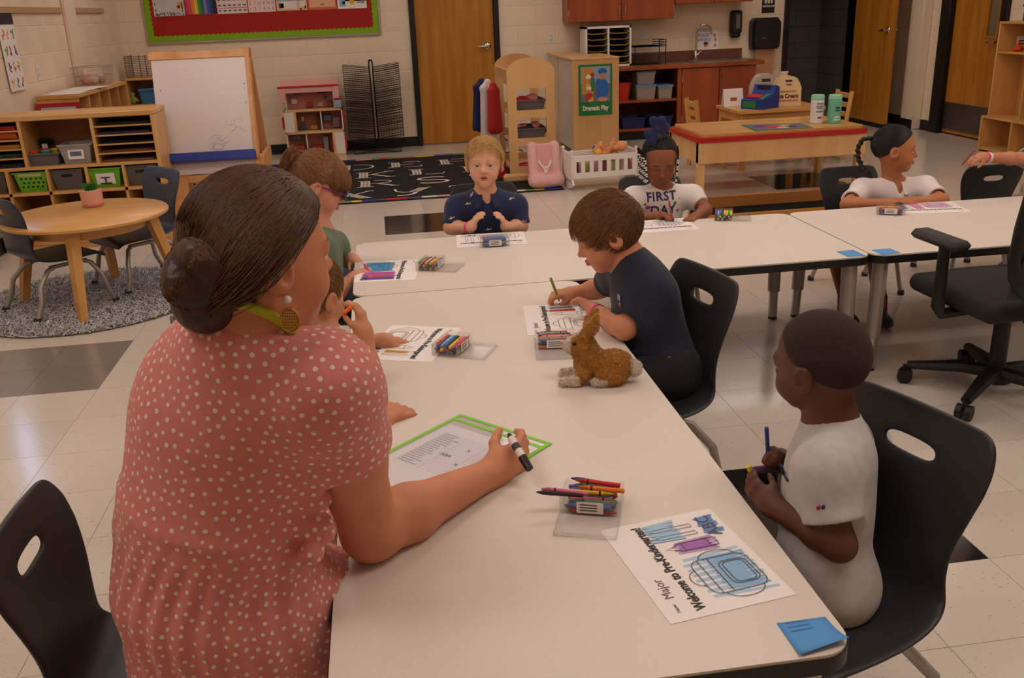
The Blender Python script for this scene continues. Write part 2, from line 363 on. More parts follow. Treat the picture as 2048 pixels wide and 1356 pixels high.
for i in range(-9, 20):
    for j in range(-21, 14):
        x = TX0+(i+.5)*TS; y = TY0+(j+.5)*TS
        if XL-.1 < x < XR+.1 and YF < y < YB+.05: cells.append((i, j, x, y))
def vis(x, y):
    d = np.array([x, y, -CH]); zc = d @ FW
    if zc < .3: return False
    u = 1024+CF*(d @ RT)/zc; v = 678-CF*(d @ UP)/zc
    return -150 < u < 2200 and -50 < v < 1550
cells.sort(key=lambda q: (0 if (q[0], q[1]) in dark_cells | grey_cells else 1, 0 if vis(q[2], q[3]) else 1, q[2]**2+q[3]**2))
me_t = {}
for key, m in (('t', m_tile), ('d', m_dark), ('g', m_grey)):
    o = MB(); o.box((0, 0, -.003), (TS-.0016, TS-.0016, .006)); o = o.build('tile', m, floor, 0); me_t[key] = o.data; bpy.data.objects.remove(o)
rest = MB()
for k, (i, j, x, y) in enumerate(cells):
    key = 'd' if (i, j) in dark_cells else 'g' if (i, j) in grey_cells else 't'
    if k < 300:
        o = bpy.data.objects.new('tile', me_t[key]); COL.objects.link(o); o.parent = floor; o.location = (x, y, 0)
    else: rest.box((x, y, -.003), (TS-.0016, TS-.0016, .006))
tag(rest.build('tiles', m_tile, floor, 0), kind='stuff')
# ---- block walls
BW, BH = .4064, .2032
def block_wall(parent, axis, plane, a0, a1, z1, holes, sgn, matr, start=0.0):
    """courses of painted blocks proud of their joints; axis 'x' runs along x on plane y, axis 'y' along y on plane x"""
    cache = {}; n = 0
    for k in range(int(math.ceil(z1/BH))):
        z0 = k*BH; zt = min(z0+BH, z1); u = a0-((k % 2)*.5+start)*BW
        while u < a1:
            segs = [(max(u, a0), min(u+BW, a1))]
            for h0, h1, hz0, hz1 in holes:
                if zt > hz0+.01 and z0 < hz1-.01:
                    ns = []
                    for s0, s1 in segs:
                        if s1 <= h0 or s0 >= h1: ns.append((s0, s1)); continue
                        if s0 < h0: ns.append((s0, h0))
                        if s1 > h1: ns.append((h1, s1))
                    segs = ns
            for s0, s1 in segs:
                if s1-s0 < .02: continue
                key = (round(s1-s0, 3), round(zt-z0, 3))
                if key not in cache:
                    b = MB(); L = s1-s0-.0016; H = zt-z0-.004
                    b.box((0, 0, 0), (L, .016, H) if axis == 'x' else (.016, L, H), b=.003)
                    o = b.build('block', matr, parent, 30); cache[key] = o.data
                else:
                    o = bpy.data.objects.new('block', cache[key]); COL.objects.link(o); o.parent = parent
                c = (s0+s1)/2; zc = (z0+zt)/2
                o.location = (c, plane+sgn*.006, zc) if axis == 'x' else (plane+sgn*.006, c, zc); n += 1
            u += BW
    return n
OX0, OX1 = 4.66, 5.47          # restroom opening
D1X0, D1X1 = .40, 1.36         # closet door with its frame
YM = YB-.0105; wb = MB(); wb.bb(XL-.2, D1X0, YM, YB+.16, 0, CEIL); wb.bb(D1X1, OX0, YM, YB+.16, 0, CEIL); wb.bb(D1X0, D1X1, YM, YB+.16, 2.13, CEIL); wb.bb(OX1, XR+.2, YM, YB+.16, 0, CEIL); wb.bb(OX0, OX1, YM, YB+.16, 2.13, CEIL); wb.bb(D1X0, D1X1, YB+.10, YB+.16, 0, 2.13)
wall_back = struct(wb.build('wall_back', m_mortar))
block_wall(wall_back, 'x', YB, XL, XR, 13*BH, [(D1X0, D1X1, 0, 2.13), (OX0-.05, OX1+.04, 0, 2.16)], -1, m_wall, .3)
wl = MB(); wl.bb(XL-.2, XL+.0105, YF, YB, 0, CEIL); wall_left = struct(wl.build('wall_left', m_mortar))
block_wall(wall_left, 'y', XL, 5.6, YB-.01, 12*BH, [], 1, m_wall, .1)
wl = MB(); wl.bb(XL+.0106, XL+.016, YF, 5.6, 0, CEIL); wl.build('plaster_face', m_wall, wall_left)
wl = MB(); wl.bb(XL+.012, XL+.055, 8.64, 8.90, 0, CEIL, b=.01); wl.build('pilaster', m_wall, wall_left)
D3Y0, D3Y1 = 8.28, 9.24
wr = MB(); XM = XR-.0105; wr.bb(XM, XR+.2, YF, D3Y0-.1, 0, CEIL); wr.bb(XM, XR+.2, D3Y1, YB, 0, CEIL); wr.bb(XM, XR+.2, D3Y0-.1, D3Y1, 2.13, CEIL); wr.bb(XR+.12, XR+.2, D3Y0-.1, D3Y1, 0, 2.13)
wall_right = struct(wr.build('wall_right', m_mortar))
block_wall(wall_right, 'y', XR, 6.4, YB-.01, 12*BH, [(D3Y0-.12, D3Y1, 0, 2.16)], -1, m_wall, .2)
wl = MB(); wl.bb(XR-.016, XR-.0106, YF, 6.4, 0, CEIL); wl.build('plaster_face', m_wall, wall_right)
wl = MB(); wl.bb(XR-.12, XR-.012, 9.42, 9.66, 0, CEIL, b=.01); wl.build('pilaster', m_wall, wall_right)
wf = MB(); wf.bb(XL-.2, XR+.2, YF-.16, YF, 0, CEIL); struct(wf.build('wall_front', m_wall))
# daylight window in the left wall, forward of the frame: it shows as a cool patch on the floor
w1 = thing('window_1', None, None, (XL+.02, 6.0, 0)); struct(w1)
f = MB(); f.bb(0, .03, -.16, -.12, 1.0, 1.9); f.bb(0, .03, .12, .16, 1.0, 1.9); f.bb(0, .03, -.12, .12, 1.86, 1.9); f.bb(0, .03, -.12, .12, 1.0, 1.04); f.build('window_frame', m_frame, w1)
f = MB(); f.bb(0, .012, -.12, .12, 1.04, 1.86); f.build('pane', mat('daylight_pane', (176, 206, 255), .2, emit=5), w1)
# baseboards
def baseboard(name, segs):
    b = MB()
    for s in segs: b.bb(*s, 0, .105, b=.004)
    struct(b.build(name, m_black))
y0 = YB-.024
baseboard('baseboard_back', [(XL+.02, D1X0, y0, YB-.014), (D1X1, 2.5, y0, YB-.014), (OX1+.05, XR-.02, y0, YB-.014)])
baseboard('baseboard_left', [(XL+.014, XL+.026, 3, YB-.03)])
baseboard('baseboard_right', [(XR-.026, XR-.014, D3Y1+.02, 9.42), (XR-.026, XR-.014, 9.66, YB-.03), (XR-.134, XR-.12, 9.42, 9.66)])
# chart rail strips on the left wall
for k, (a, b) in enumerate(((6.0, 8.60), (8.94, 9.88))):
    t = MB(); t.bb(XL+.014, XL+.035, a, b, 1.515, 1.56, b=.003); struct(t.build('trim_%d' % (k+1), mat('oak_rail', (196, 158, 122), .5)))
# ---- closet door in the back wall
def lever(parent, M):
    h = MB(); h.lathe([(0.0, 0), (.034, 0), (.036, .006), (.03, .014), (.014, .018), (.012, .05), (0, .05)], 18, 0, M, capt=False, capb=False)
    h.tube([(0, 0, .046), (-.03, .0, .052), (-.075, -.004, .05), (-.115, -.008, .046)], [.011, .011, .009, .008], 10, 0, M); h.build('lever_handle', m_chrome, parent)
d = thing('door_1', None, None, (0, YB, 0)); struct(d)
f = MB(); f.bb(D1X0, D1X0+.055, -.05, .1, 0, 2.13, b=.004); f.bb(D1X1-.055, D1X1, -.05, .1, 0, 2.13, b=.004); f.bb(D1X0+.055, D1X1-.055, -.05, .1, 2.075, 2.13, b=.004); f.build('door_frame', m_frame, d)
f = MB(); f.bb(D1X0+.058, D1X1-.058, .0, .045, .012, 2.07, b=.002); leaf = f.build('door_leaf', m_oak, d)
lever(leaf, Matrix.Translation((D1X1-.13, .0, 1.03)) @ Matrix.Rotation(PI/2, 4, 'X'))
f = MB(); f.bb(D1X0+.05, D1X1-.05, -.02, .05, 0, .01); f.build('threshold', m_steel, d)
# ---- restroom: dark side room behind the opening, door leaf swung into the classroom
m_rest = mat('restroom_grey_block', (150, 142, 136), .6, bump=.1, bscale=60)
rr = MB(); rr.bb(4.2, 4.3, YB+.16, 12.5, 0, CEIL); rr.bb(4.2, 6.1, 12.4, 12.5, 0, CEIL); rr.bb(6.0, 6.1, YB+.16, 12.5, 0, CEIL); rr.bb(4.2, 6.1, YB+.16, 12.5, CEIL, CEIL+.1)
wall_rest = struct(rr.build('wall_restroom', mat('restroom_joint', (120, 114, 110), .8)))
block_wall(wall_rest, 'x', 12.4, 4.3, 6.0, 9*BH, [], -1, m_rest, .2)
block_wall(wall_rest, 'y', 6.0, YB+.17, 12.38, 9*BH, [], -1, m_rest, .2)
d = thing('door_2', None, None, (0, YB, 0)); struct(d)
f = MB(); f.bb(OX0-.055, OX0, -.05, .19, 0, 2.13, b=.004); f.bb(OX1, OX1+.055, -.05, .19, 0, 2.13, b=.004); f.bb(OX0, OX1, -.05, .19, 2.075, 2.13, b=.004); f.build('door_frame', m_frame, d)
f = MB(); f.bb(OX1-.03, OX1+.015, -.88, -.055, .015, 2.07, b=.002); leaf = f.build('door_leaf', m_oak, d)
lever(leaf, Matrix.Translation((OX1-.03, -.80, 1.03)) @ Matrix.Rotation(-PI/2, 4, 'Y') @ Matrix.Rotation(PI/2, 4, 'Z') @ Matrix.Rotation(PI, 4, 'Z'))
lever(leaf, Matrix.Translation((OX1+.015, -.80, 1.03)) @ Matrix.Rotation(PI/2, 4, 'Y') @ Matrix.Rotation(-PI/2, 4, 'Z'))
f = MB(); f.bb(OX1-.032, OX1+.017, -.88, -.055, .012, .05); f.build('sweep', m_black, leaf)
# ---- entrance door in the right wall
d = thing('door_3', None, None, (XR, 0, 0)); struct(d)
f = MB(); f.bb(-.04, .12, D3Y1-.16, D3Y1, 0, 2.13, b=.004); f.bb(-.04, .12, D3Y0-.1, D3Y0, 0, 2.13, b=.004); f.bb(-.04, .12, D3Y0, D3Y1-.16, 2.07, 2.13, b=.004); f.build('door_frame', m_frame, d)
LY0, LY1 = D3Y0+.004, D3Y1-.164
f = MB(); v0, v1 = LY0+.10, LY0+.24
f.bb(.02, .065, LY0, LY1, .015, .98); f.bb(.02, .065, LY0, v0, .98, 1.95); f.bb(.02, .065, v1, LY1, .98, 1.95); f.bb(.02, .065, LY0, LY1, 1.95, 2.065); leaf = f.build('door_leaf', m_oak, d)
f = MB(); f.bb(.035, .045, v0, v1, .98, 1.95); f.build('pane', mat('vision_glass', (120, 112, 90), .15, spec=.8), leaf)
f = MB(); f.bb(.012, .022, v0-.02, v0, .96, 1.97); f.bb(.012, .022, v1, v1+.02, .96, 1.97); f.bb(.012, .022, v0, v1, .96, .98); f.build('pane_bead', m_oak, leaf)
lever(leaf, Matrix.Translation((.02, LY0+.06, .93)) @ Matrix.Rotation(-PI/2, 4, 'Y') @ Matrix.Rotation(PI/2, 4, 'Z') @ Matrix.Rotation(PI, 4, 'Z'))
f = MB(); f.bb(.012, .02, LY0+.03, LY1-.01, .05, .32); f.build('kick_plate', mat('kick_plate_steel', (120, 116, 112), .35, .9), leaf)
# small fittings on the walls
def outlet(name, label, cat, loc, M, w=.07, h=.115, toggles=2):
    t = thing(name, label, cat, loc); b = MB(); b.box((0, 0, 0), (w, .006, h), b=.003, M=M); b.build('cover_plate', m_white, t)
    b = MB()
    for k in range(toggles): b.box((0, -.004, (k-.5*(toggles-1))*.04), (.03, .004, .028), b=.002, M=M)
    b.build('socket', flatc(214, 206, 198), t)
I4 = Matrix.Identity(4); Mx = Rz(-PI/2)
def bw(px, py, y): p = P(px, py, y=y); return (p[0], p[1], p[2])
outlet('wall_outlet', 'white double wall outlet between the oak closet door and the cabinets', 'outlet', bw(1103, 76, YB-.016), I4)
outlet('wall_outlet', 'white wall outlet above the counter behind the letter trays', 'outlet', bw(1284, 68, YB-.016), I4)
outlet('light_switch', 'white switch plate low on the wall past the open restroom door', 'switch', tuple(P(1790, 172, x=XR-.018)), Mx, toggles=1)
outlet('light_switch', 'pale switch plate on the dark restroom wall', 'switch', bw(1654, 50, 12.382), I4, toggles=1)
outlet('wall_outlet', 'white outlet plate low on the left wall beneath the chart', 'outlet', tuple(P(77, 145, x=XL+.018)), Rz(PI/2))
# ================================================================== things along the back of the room
# ---- bulletin board
BX0, BX1, BZ0, BZ1 = -2.29, .07, 1.215, 2.35
t = thing('bulletin_board', 'red bulletin board with lime scalloped border on the block wall', 'bulletin board', (0, YB-.018, 0))
b = MB(); b.bb(BX0, BX1, -.012, 0, BZ0, BZ1); b.build('paper_field', mat('red_paper', (170, 36, 26), .8, bump=.2, bscale=6), t)
b = MB(); fw = .022
b.bb(BX0-fw, BX1+fw, -.022, 0, BZ0-fw, BZ0, b=.003); b.bb(BX0-fw, BX1+fw, -.022, 0, BZ1, BZ1+fw, b=.003); b.bb(BX0-fw, BX0, -.022, 0, BZ0, BZ1, b=.003); b.bb(BX1, BX1+fw, -.022, 0, BZ0, BZ1, b=.003); b.build('frame', m_steel, t)
def scallop(length, w=.062, a=.012, pitch=.048):
    n = int(length/pitch)*6; pts = [(0, 0)]+[(length*i/n, w-a+a*abs(math.sin(PI*(length*i/n)/pitch))) for i in range(n+1)]+[(length, 0)]
    return pts
m_lime = mat('lime_border', (134, 184, 22), .7)
Mb = Matrix.Translation((0, -.013, 0)) @ Matrix.Rotation(PI/2, 4, 'X')
b = MB(); b.prism(scallop(BX1-BX0), 0, .002, 0, Mb @ Matrix.Translation((BX0, BZ0, 0))); b.build('border', m_lime, t)
b = MB(); b.prism(scallop(BX1-BX0), 0, .002, 0, Mb @ Matrix.Translation((BX1, BZ1, 0)) @ Rz(PI)); b.build('border', m_lime, t)
b = MB(); b.prism(scallop(BZ1-BZ0), .001, .003, 0, Mb @ Matrix.Translation((BX0, BZ1, 0)) @ Rz(-PI/2)); b.build('border', m_lime, t)
b = MB(); b.prism(scallop(BZ1-BZ0), .001, .003, 0, Mb @ Matrix.Translation((BX1, BZ0, 0)) @ Rz(PI/2)); b.build('border', m_lime, t)
YP = YB-.036
def poster(name, label, cat, px0, px1, pyb, h, matr=m_paper, y=YP):
    a = P(px0, pyb+1, y=y); c = P(px1, pyb-1, y=y); t = thing(name, label, cat, ((a[0]+c[0])/2, y, (a[2]+c[2])/2)); w = c[0]-a[0]
    b = MB(); b.bb(-w/2, w/2, 0, .003, 0, h); b.build('sheet', matr, t); return t, w
def spots(parent, name, items, matr, y=-.001):
    for grp in ([[q] for q in items] if len(items) <= 8 else [items]):
        b = MB()
        for x, z, w, h in grp: b.bb(x-w/2, x+w/2, y-.0006, y, z-h/2, z+h/2)
        o = b.build(name, matr, parent, 0)
        if len(grp) > 1: o['kind'] = 'stuff'
t, w = poster('wall_chart', 'pale blue-white chart with speckled edge at the left of the red board', 'chart', 309, 371, 32, .62, flatc(206, 210, 214))
spots(t, 'speckled_edge', [(random.uniform(-w/2+.01, w/2-.01), random.uniform(.008, .035), .012, .012) for _ in range(26)]+[(s*(w/2-.02), random.uniform(.03, .6), .012, .014) for s in (-1, 1) for _ in range(22)], flatc(120, 80, 96)); spots(t, 'fox_picture', [(w/2-.04, .10, .05, .05), (w/2-.06, .08, .03, .03)], flatc(226, 140, 60))
t, w = poster('rainbow_poster', 'rainbow striped poster pinned to the red board', 'poster', 373, 434, 29, .62, flatc(200, 60, 80))
for k, cc in enumerate(((206, 60, 92), (214, 80, 100), (236, 140, 50), (240, 196, 60), (70, 150, 60), (34, 110, 70), (120, 130, 180), (60, 90, 170), (40, 60, 120), (26, 34, 66))): spots(t, 'stripe', [(-w/2+w*(k+.5)/10, .31, w/10, .61)], flatc(*cc))
t, w = poster('pattern_poster', 'white poster with rows of small dark pictures on the red board', 'poster', 436, 496, 27, .62, flatc(236, 218, 214))
spots(t, 'picture', [(-w/2+w*(i+.5)/6, .03+.052*j, .03, .014) for i in range(6) for j in range(11)], flatc(96, 80, 110)); spots(t, 'rule', [(0, .056+.104*j, w*.96, .006) for j in range(6)], flatc(206, 70, 80))
t, w = poster('alphabet_poster', 'alphabet and number poster with coloured characters on the red board', 'poster', 498, 552, 24, .62, flatc(240, 214, 206))
cs = [(70, 110, 170), (210, 60, 60), (230, 150, 60), (90, 150, 200), (60, 130, 70), (200, 60, 100)]
for r, row in enumerate(('12345678'[:6], 'STUVWX', 'MNOPQR', 'GHIJKL', 'ABCDEF')):
    for k, ch in enumerate(row): text('character', ch, .046, flatc(*cs[(k+r) % 6]), on_back(-w/2+w*(k+.5)/6, -.001, .032+.055*r), t)
t, w = poster('weather_chart', 'cream chart with blue band and small cards on the red board', 'chart', 554, 615, 21, .62, flatc(226, 190, 150))
spots(t, 'blue_band', [(0, .12, w*.96, .05), (0, .5, w*.9, .2)], flatc(150, 176, 206)); spots(t, 'card', [(-.03, .055, .16, .075), (w/2-.045, .07, .06, .07)], flatc(236, 226, 220)); spots(t, 'acorn', [(-w/2+.05, .05, .05, .045), (.09, .01, .02, .02), (w/2-.02, .03, .015, .03)], flatc(84, 50, 50))
t, w = poster('orange_pocket', 'plain peach card framed in orange on the red board', 'poster', 617, 674, 19, .62, flatc(226, 110, 70))
spots(t, 'face', [(0, .31, w-.03, .57)], flatc(236, 184, 150)); spots(t, 'mark', [(0, .05, .04, .008)], flatc(80, 60, 60), -.002)
t, w = poster('season_strip', 'narrow white picture strip near the right border of the red board', 'poster', 676, 734, 17, .14)
spots(t, 'picture', [(-.10, .07, .06, .09)], flatc(150, 180, 210)); spots(t, 'sun_picture', [(.0, .07, .05, .05)], flatc(236, 170, 60)); spots(t, 'berry_picture', [(-.085, .06, .025, .025)], flatc(190, 60, 60)); spots(t, 'print', [(.09, .09, .08, .012), (.09, .06, .08, .012)], flatc(110, 110, 120))
t, w = poster('yellow_strip', 'yellow lettered strip above the picture strip on the red board', 'poster', 680, 733, 2, .4, flatc(228, 196, 110))
# ---- long chart hanging on the left wall
t = thing('wall_calendar', 'tall white chart of colourful numbers hanging on the left wall', 'chart', (XL+.03, 7.27, 0))
b = MB(); b.bb(-.004, .002, -.145, .145, .99, 1.50); b.build('sheet', m_paper, t); b = MB(); b.bb(-.004, .004, -.15, .15, 1.44, 1.53); b.build('header', flatc(40, 36, 60), t)
for r in range(4):
    for k in range(3):
        cc = [(226, 120, 70), (240, 180, 60), (90, 140, 70), (200, 60, 70), (60, 70, 130)][(r*2+k) % 5]; cy, cz = -.09+.09*k, 1.375-.11*r; b = MB()
        b.tube([(.003, cy+random.uniform(-.022, .022), cz+.032-.016*i) for i in range(5)], .0045, 5); b.build('picture_mark', flatc(*cc), t)
        b = MB(); b.ball((.003, cy+random.uniform(-.02, .02), cz+random.uniform(-.02, .02)), (.001, .014, .012), 8); b.build('picture_mark', flatc(*[(200, 80, 110), (110, 150, 60), (80, 90, 150)][(r+k) % 3]), t)
# ---- drying rack of wire shelves
t = thing('drying_rack', 'black wire art drying rack with many closely stacked shelves', 'rack', (-.05, YB-.28, 0))
b = MB()
for s in (-1, 1):
    b.tube([(s*.018, 0, .02), (s*.018, 0, .92), (s*.012, 0, .95)], .008, 8)
b.tube([(-.018, 0, .95), (.018, 0, .95)], .008, 8); b.build('upright', m_blackp, t)
b = MB(); q = [(-.25, -.16, .012), (.25, -.16, .012), (.25, .16, .012), (-.25, .16, .012), (-.25, -.16, .012)]
for k in range(4): b.cyl(q[k], q[k+1], .005, n=6)
b.cyl(q[0], q[2], .004, n=6); b.cyl(q[1], q[3], .004, n=6); b.build('base', m_blackp, t)
m_wire = mat('dark_wire', (62, 56, 54), .4, .5)
sh = MB()
for s in (-1, 1):
    rim = [(s*.02, -.15, 0), (s*.29, -.15, .035), (s*.29, .15, .035), (s*.02, .15, 0)]
    for k in range(3): sh.cyl(rim[k], rim[k+1], .0035, n=5)
    for k in range(1, 9): u = k/9; sh.cyl((s*(.02+.27*u), -.15, .035*u), (s*(.02+.27*u), .15, .035*u), .0016, n=4)
me = None
for k in range(38):
    if me is None: o = sh.build('wire_shelf', m_wire, t); me = o.data
    else: o = bpy.data.objects.new('wire_shelf', me); COL.objects.link(o); o.parent = t
    o.location = (0, 0, .12+k*.0205+random.uniform(-.004, .004)); o.rotation_euler = (random.uniform(-.012, .012), random.uniform(-.012, .012), 0)
# ---- doll house
m_pink = mat('pink_paint', (226, 168, 164), .5); m_hw = mat('doll_house_white', (232, 222, 214), .5); m_rose = mat('rose_wallpaper', (206, 136, 126), .6); m_edge = wood('doll_house_edge', (228, 184, 132), (212, 164, 112), 'x')
hx = P(620, 312, z=0); t = thing('doll_house', 'pink and white wooden doll house standing against the wall', 'doll house', (-.685, YB-.34, 0)); H = MB()
W2 = .30; DP = .24
def hp(name, m, *bbs):
    b = MB()
    for q in bbs: b.bb(*q, b=.002)
    return b.build(name, m, t)
hp('floor_panel', m_edge, (-W2, W2, -DP/2, DP/2, 0, .03)); hp('floor_panel', m_edge, (-W2, W2, -DP/2, DP/2, .25, .275)); hp('floor_panel', m_edge, (-W2, W2, -DP/2, DP/2, .475, .50))
hp('side_wall', m_hw, (-W2, -W2+.012, -DP/2, DP/2, .03, .50)); hp('side_wall', m_hw, (W2-.012, W2, -DP/2, DP/2, .03, .50))
hp('front_panel', m_hw, (-W2+.01, -W2+.10, -DP/2-.004, -DP/2+.008, .275, .475)); hp('front_panel', m_hw, (W2-.10, W2-.01, -DP/2-.004, -DP/2+.008, .03, .25))
hp('post', m_edge, (-W2+.10, -W2+.125, -DP/2-.004, -DP/2+.01, .275, .475)); hp('post', m_edge, (W2-.125, W2-.10, -DP/2-.004, -DP/2+.01, .03, .25))
hp('divider', m_hw, (.07, .08, -DP/2+.01, DP/2, .275, .475)); hp('divider', m_hw, (-.10, -.09, -DP/2+.01, DP/2, .03, .25))
hp('back_wall', m_rose, (-W2, W2, DP/2, DP/2+.008, 0, .50)); hp('attic_wall', m_rose, (-W2+.04, W2-.07, DP/2-.06, DP/2-.05, .50, .74)); hp('attic_wall', m_hw, (-W2+.03, -W2+.042, -DP/2+.02, DP/2, .50, .66)); hp('attic_wall', m_hw, (W2-.08, W2-.068, -DP/2+.02, DP/2, .50, .66))
b = MB(); b.box((-.02, 0, 0), (.60, .30, .014), M=Matrix.Translation((0, .02, .735)) @ Matrix.Rotation(math.radians(18), 4, 'X')); rf = b.build('roof', m_pink, t)
hp('roof_edge', m_pink, (-.32, .28, -.135, -.12, .67, .725)); hp('eave', m_pink, (-.33, -.26, -.14, -.125, .58, .72)); hp('eave', m_pink, (.22, .285, -.14, -.125, .60, .72)); hp('ridge_trim', m_red, (-.33, .285, -.142, -.12, .722, .74))
hp('attic_window', flatc(96, 104, 130), (-.20, -.10, DP/2-.065, DP/2-.06, .64, .68)); hp('attic_window', flatc(96, 104, 130), (.05, .15, DP/2-.065, DP/2-.06, .64, .68)); hp('balcony_awning', m_red, (.23, .30, -.125, -.06, .585, .62)); hp('balcony', flatc(150, 168, 190), (.23, .30, -.13, -.05, .505, .58))
for nm, cc, x0, x1, z0, z1 in (('bed', (70, 90, 150), -.15, -.10, .28, .33), ('armchair', (220, 170, 60), -.05, .02, .28, .32), ('wardrobe', (120, 60, 40), .02, .06, .28, .42), ('cot', (110, 120, 170), .1, .17, .36, .42), ('chest', (150, 120, 130), .19, .26, .29, .39), ('shelf', (200, 80, 60), -.25, -.13, .04, .12), ('picture', (110, 130, 170), -.26, -.16, .19, .23), ('stove', (190, 50, 40), -.06, .05, .04, .11), ('fridge', (160, 170, 180), .07, .12, .04, .20), ('screen', (180, 60, 44), .14, .19, .04, .22), ('rocker', (190, 60, 60), -.06, .0, .51, .56), ('crib', (220, 190, 170), .05, .10, .51, .55), ('table', (150, 90, 60), .14, .2, .505, .56), ('frame', (230, 220, 210), -.22, -.16, .55, .60), ('flower', (80, 90, 140), .12, .15, .59, .61), ('lamp', (210, 190, 80), -.14, -.11, .37, .42)):
    hp('room_'+nm, flatc(*cc), (x0, x1, DP/2-.10, DP/2-.03, z0, z1))
hp('shutter', m_red, (-W2-.025, -W2-.001, -.10, -.06, .31, .43)); hp('shutter', m_red, (W2+.001, W2+.02, -.10, -.06, .33, .47)); hp('shutter', m_red, (W2+.001, W2+.02, -.10, -.06, .07, .22))
# ---- kitchen run: counter, base units, sink, upper cabinets
CX0, CX1, CY0 = 2.20, 4.12, 9.80
def handle(parent, x, y, z):
    b = MB(); b.tube([(x, y, z-.05), (x, y-.022, z-.045), (x, y-.022, z+.045), (x, y, z+.05)], .0045, 8); b.build('handle', m_steel, parent)
t = thing('base_cabinet', 'open-front cherry base cabinet with two shelves of bins under the counter', 'cabinet', (0, 0, 0))
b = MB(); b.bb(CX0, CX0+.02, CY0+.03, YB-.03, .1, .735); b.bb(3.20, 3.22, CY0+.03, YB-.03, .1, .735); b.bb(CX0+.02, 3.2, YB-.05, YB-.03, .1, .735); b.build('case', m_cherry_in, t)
b = MB(); b.bb(CX0+.02, 3.2, CY0+.035, YB-.05, .10, .125); b.build('shelf', m_cherry, t); b = MB(); b.bb(CX0+.02, 3.2, CY0+.035, YB-.05, .40, .425); b.build('shelf', m_cherry, t)
b = MB(); b.bb(3.18, 3.225, CY0+.02, CY0+.035, .1, .735); b.build('stile', m_cherry, t); b = MB(); b.bb(CX0, 3.22, CY0+.10, CY0+.12, 0, .1); b.build('toe_kick', m_black, t)
t = thing('base_cabinet', 'closed cherry base cabinet with two doors under the sink', 'cabinet', (0, 0, 0))
b = MB(); b.bb(3.225, 4.06, CY0+.04, YB-.03, .1, .735); b.build('case', m_cherry, t); b = MB(); b.bb(3.22, 4.06, CY0+.10, CY0+.12, 0, .1); b.build('toe_kick', m_black, t)
for k, (a, c) in enumerate(((3.235, 3.64), (3.65, 4.05))):
    b = MB(); b.bb(a, c, CY0+.02, CY0+.039, .115, .725, b=.002); d = b.build('door', m_cherry, t); handle(d, c-.03 if k == 0 else a+.03, CY0+.02, .64)
    b = MB()
    for z in (.2, .62): b.bb(a-.006 if k == 0 else c-.004, a+.004 if k == 0 else c+.006, CY0+.012, CY0+.022, z-.03, z+.03)
    b.build('hinge', m_steel, d)
t = thing('countertop', 'brown speckled countertop with cherry front edge and low backsplash', 'countertop', (0, 0, 0))
b = MB(); s0, s1, t0, t1 = 3.42, 3.98, 9.90, 10.28
for q in ((CX0, s0, CY0+.02, YB-.02), (s1, CX1, CY0+.02, YB-.02), (s0, s1, CY0+.02, t0), (s0, s1, t1, YB-.02)): b.bb(*q, .735, .775)
b.build('slab', m_counter, t); b = MB(); b.bb(CX0, CX1, CY0, CY0+.02, .735, .776, b=.003); b.bb(CX1-.001, CX1+.02, CY0, YB-.02, .735, .776, b=.003); b.build('front_edge', m_cherry, t)
b = MB(); b.bb(2.75, CX1, YB-.034, YB-.018, .776, .88, b=.002); b.build('backsplash', mat('backsplash_laminate', (128, 82, 60), .4, var=.4, vscale=50), t)
t = thing('sink', 'stainless steel sink set into the countertop', 'sink', (0, 0, 0)); b = MB()
b.bb(s0-.02, s0+.012, t0-.02, t1+.02, .776, .782); b.bb(s1-.012, s1+.02, t0-.02, t1+.02, .776, .782); b.bb(s0, s1, t0-.02, t0+.012, .776, .782); b.bb(s0, s1, t1-.012, t1+.02, .776, .782); b.build('rim', m_steel, t)
b = MB(); b.bb(s0, s0+.004, t0, t1, .62, .776); b.bb(s1-.004, s1, t0, t1, .62, .776); b.bb(s0, s1, t0, t0+.004, .62, .776); b.bb(s0, s1, t1-.004, t1, .62, .776); b.bb(s0, s1, t0, t1, .616, .62); b.build('basin', m_steel, t)
fx = P(1391, 120, y=10.33)[0]
t = thing('faucet', 'tall gooseneck steel faucet at the sink', 'faucet', (fx, 10.33, .776)); b = MB(); b.lathe([(.0, 0), (.03, 0), (.03, .01), (.02, .02), (.018, .09), (.013, .1), (0, .1)], 16, capt=False, capb=False); b.build('base', m_chrome, t)
b = MB(); b.tube([(0, 0, .09), (0, 0, .30)]+[(.085-.085*math.cos(a), -.02*math.sin(a), .30+.075*math.sin(a)) for a in np.linspace(0, PI, 10)][1:]+[(.17, 0, .27)], .011, 12); b.build('spout', m_chrome, t); b = MB(); b.tube([(.015, 0, .05), (.05, -.01, .09), (.065, -.012, .10)], [.01, .008, .006], 10); b.build('lever', m_chrome, t)
def upper(x0, x1, z0, label):
    t = thing('wall_cabinet', label, 'cabinet', (0, 0, 0)); yf = 10.10; b = MB(); b.bb(x0, x1, yf+.02, YB-.02, z0, z0+.8); b.build('case', m_cherry, t); mid = (x0+x1)/2
    for k, (a, c) in enumerate(((x0+.004, mid-.003), (mid+.003, x1-.004))):
        b = MB(); b.bb(a, c, yf, yf+.019, z0+.004, z0+.79, b=.002); d = b.build('door', m_cherry, t); handle(d, c-.03 if k == 0 else a+.03, yf, z0+.11)
        b = MB(); b.bb(a-.003 if k == 0 else c-.004, a+.004 if k == 0 else c+.003, yf-.006, yf+.002, z0+.06, z0+.12); b.build('hinge', m_steel, d)
upper(2.06, 3.22, 1.235, 'two-door cherry wall cabinet hanging above the letter sorter'); upper(3.225, 4.10, 1.375, 'shorter two-door cherry wall cabinet hung above the sink')
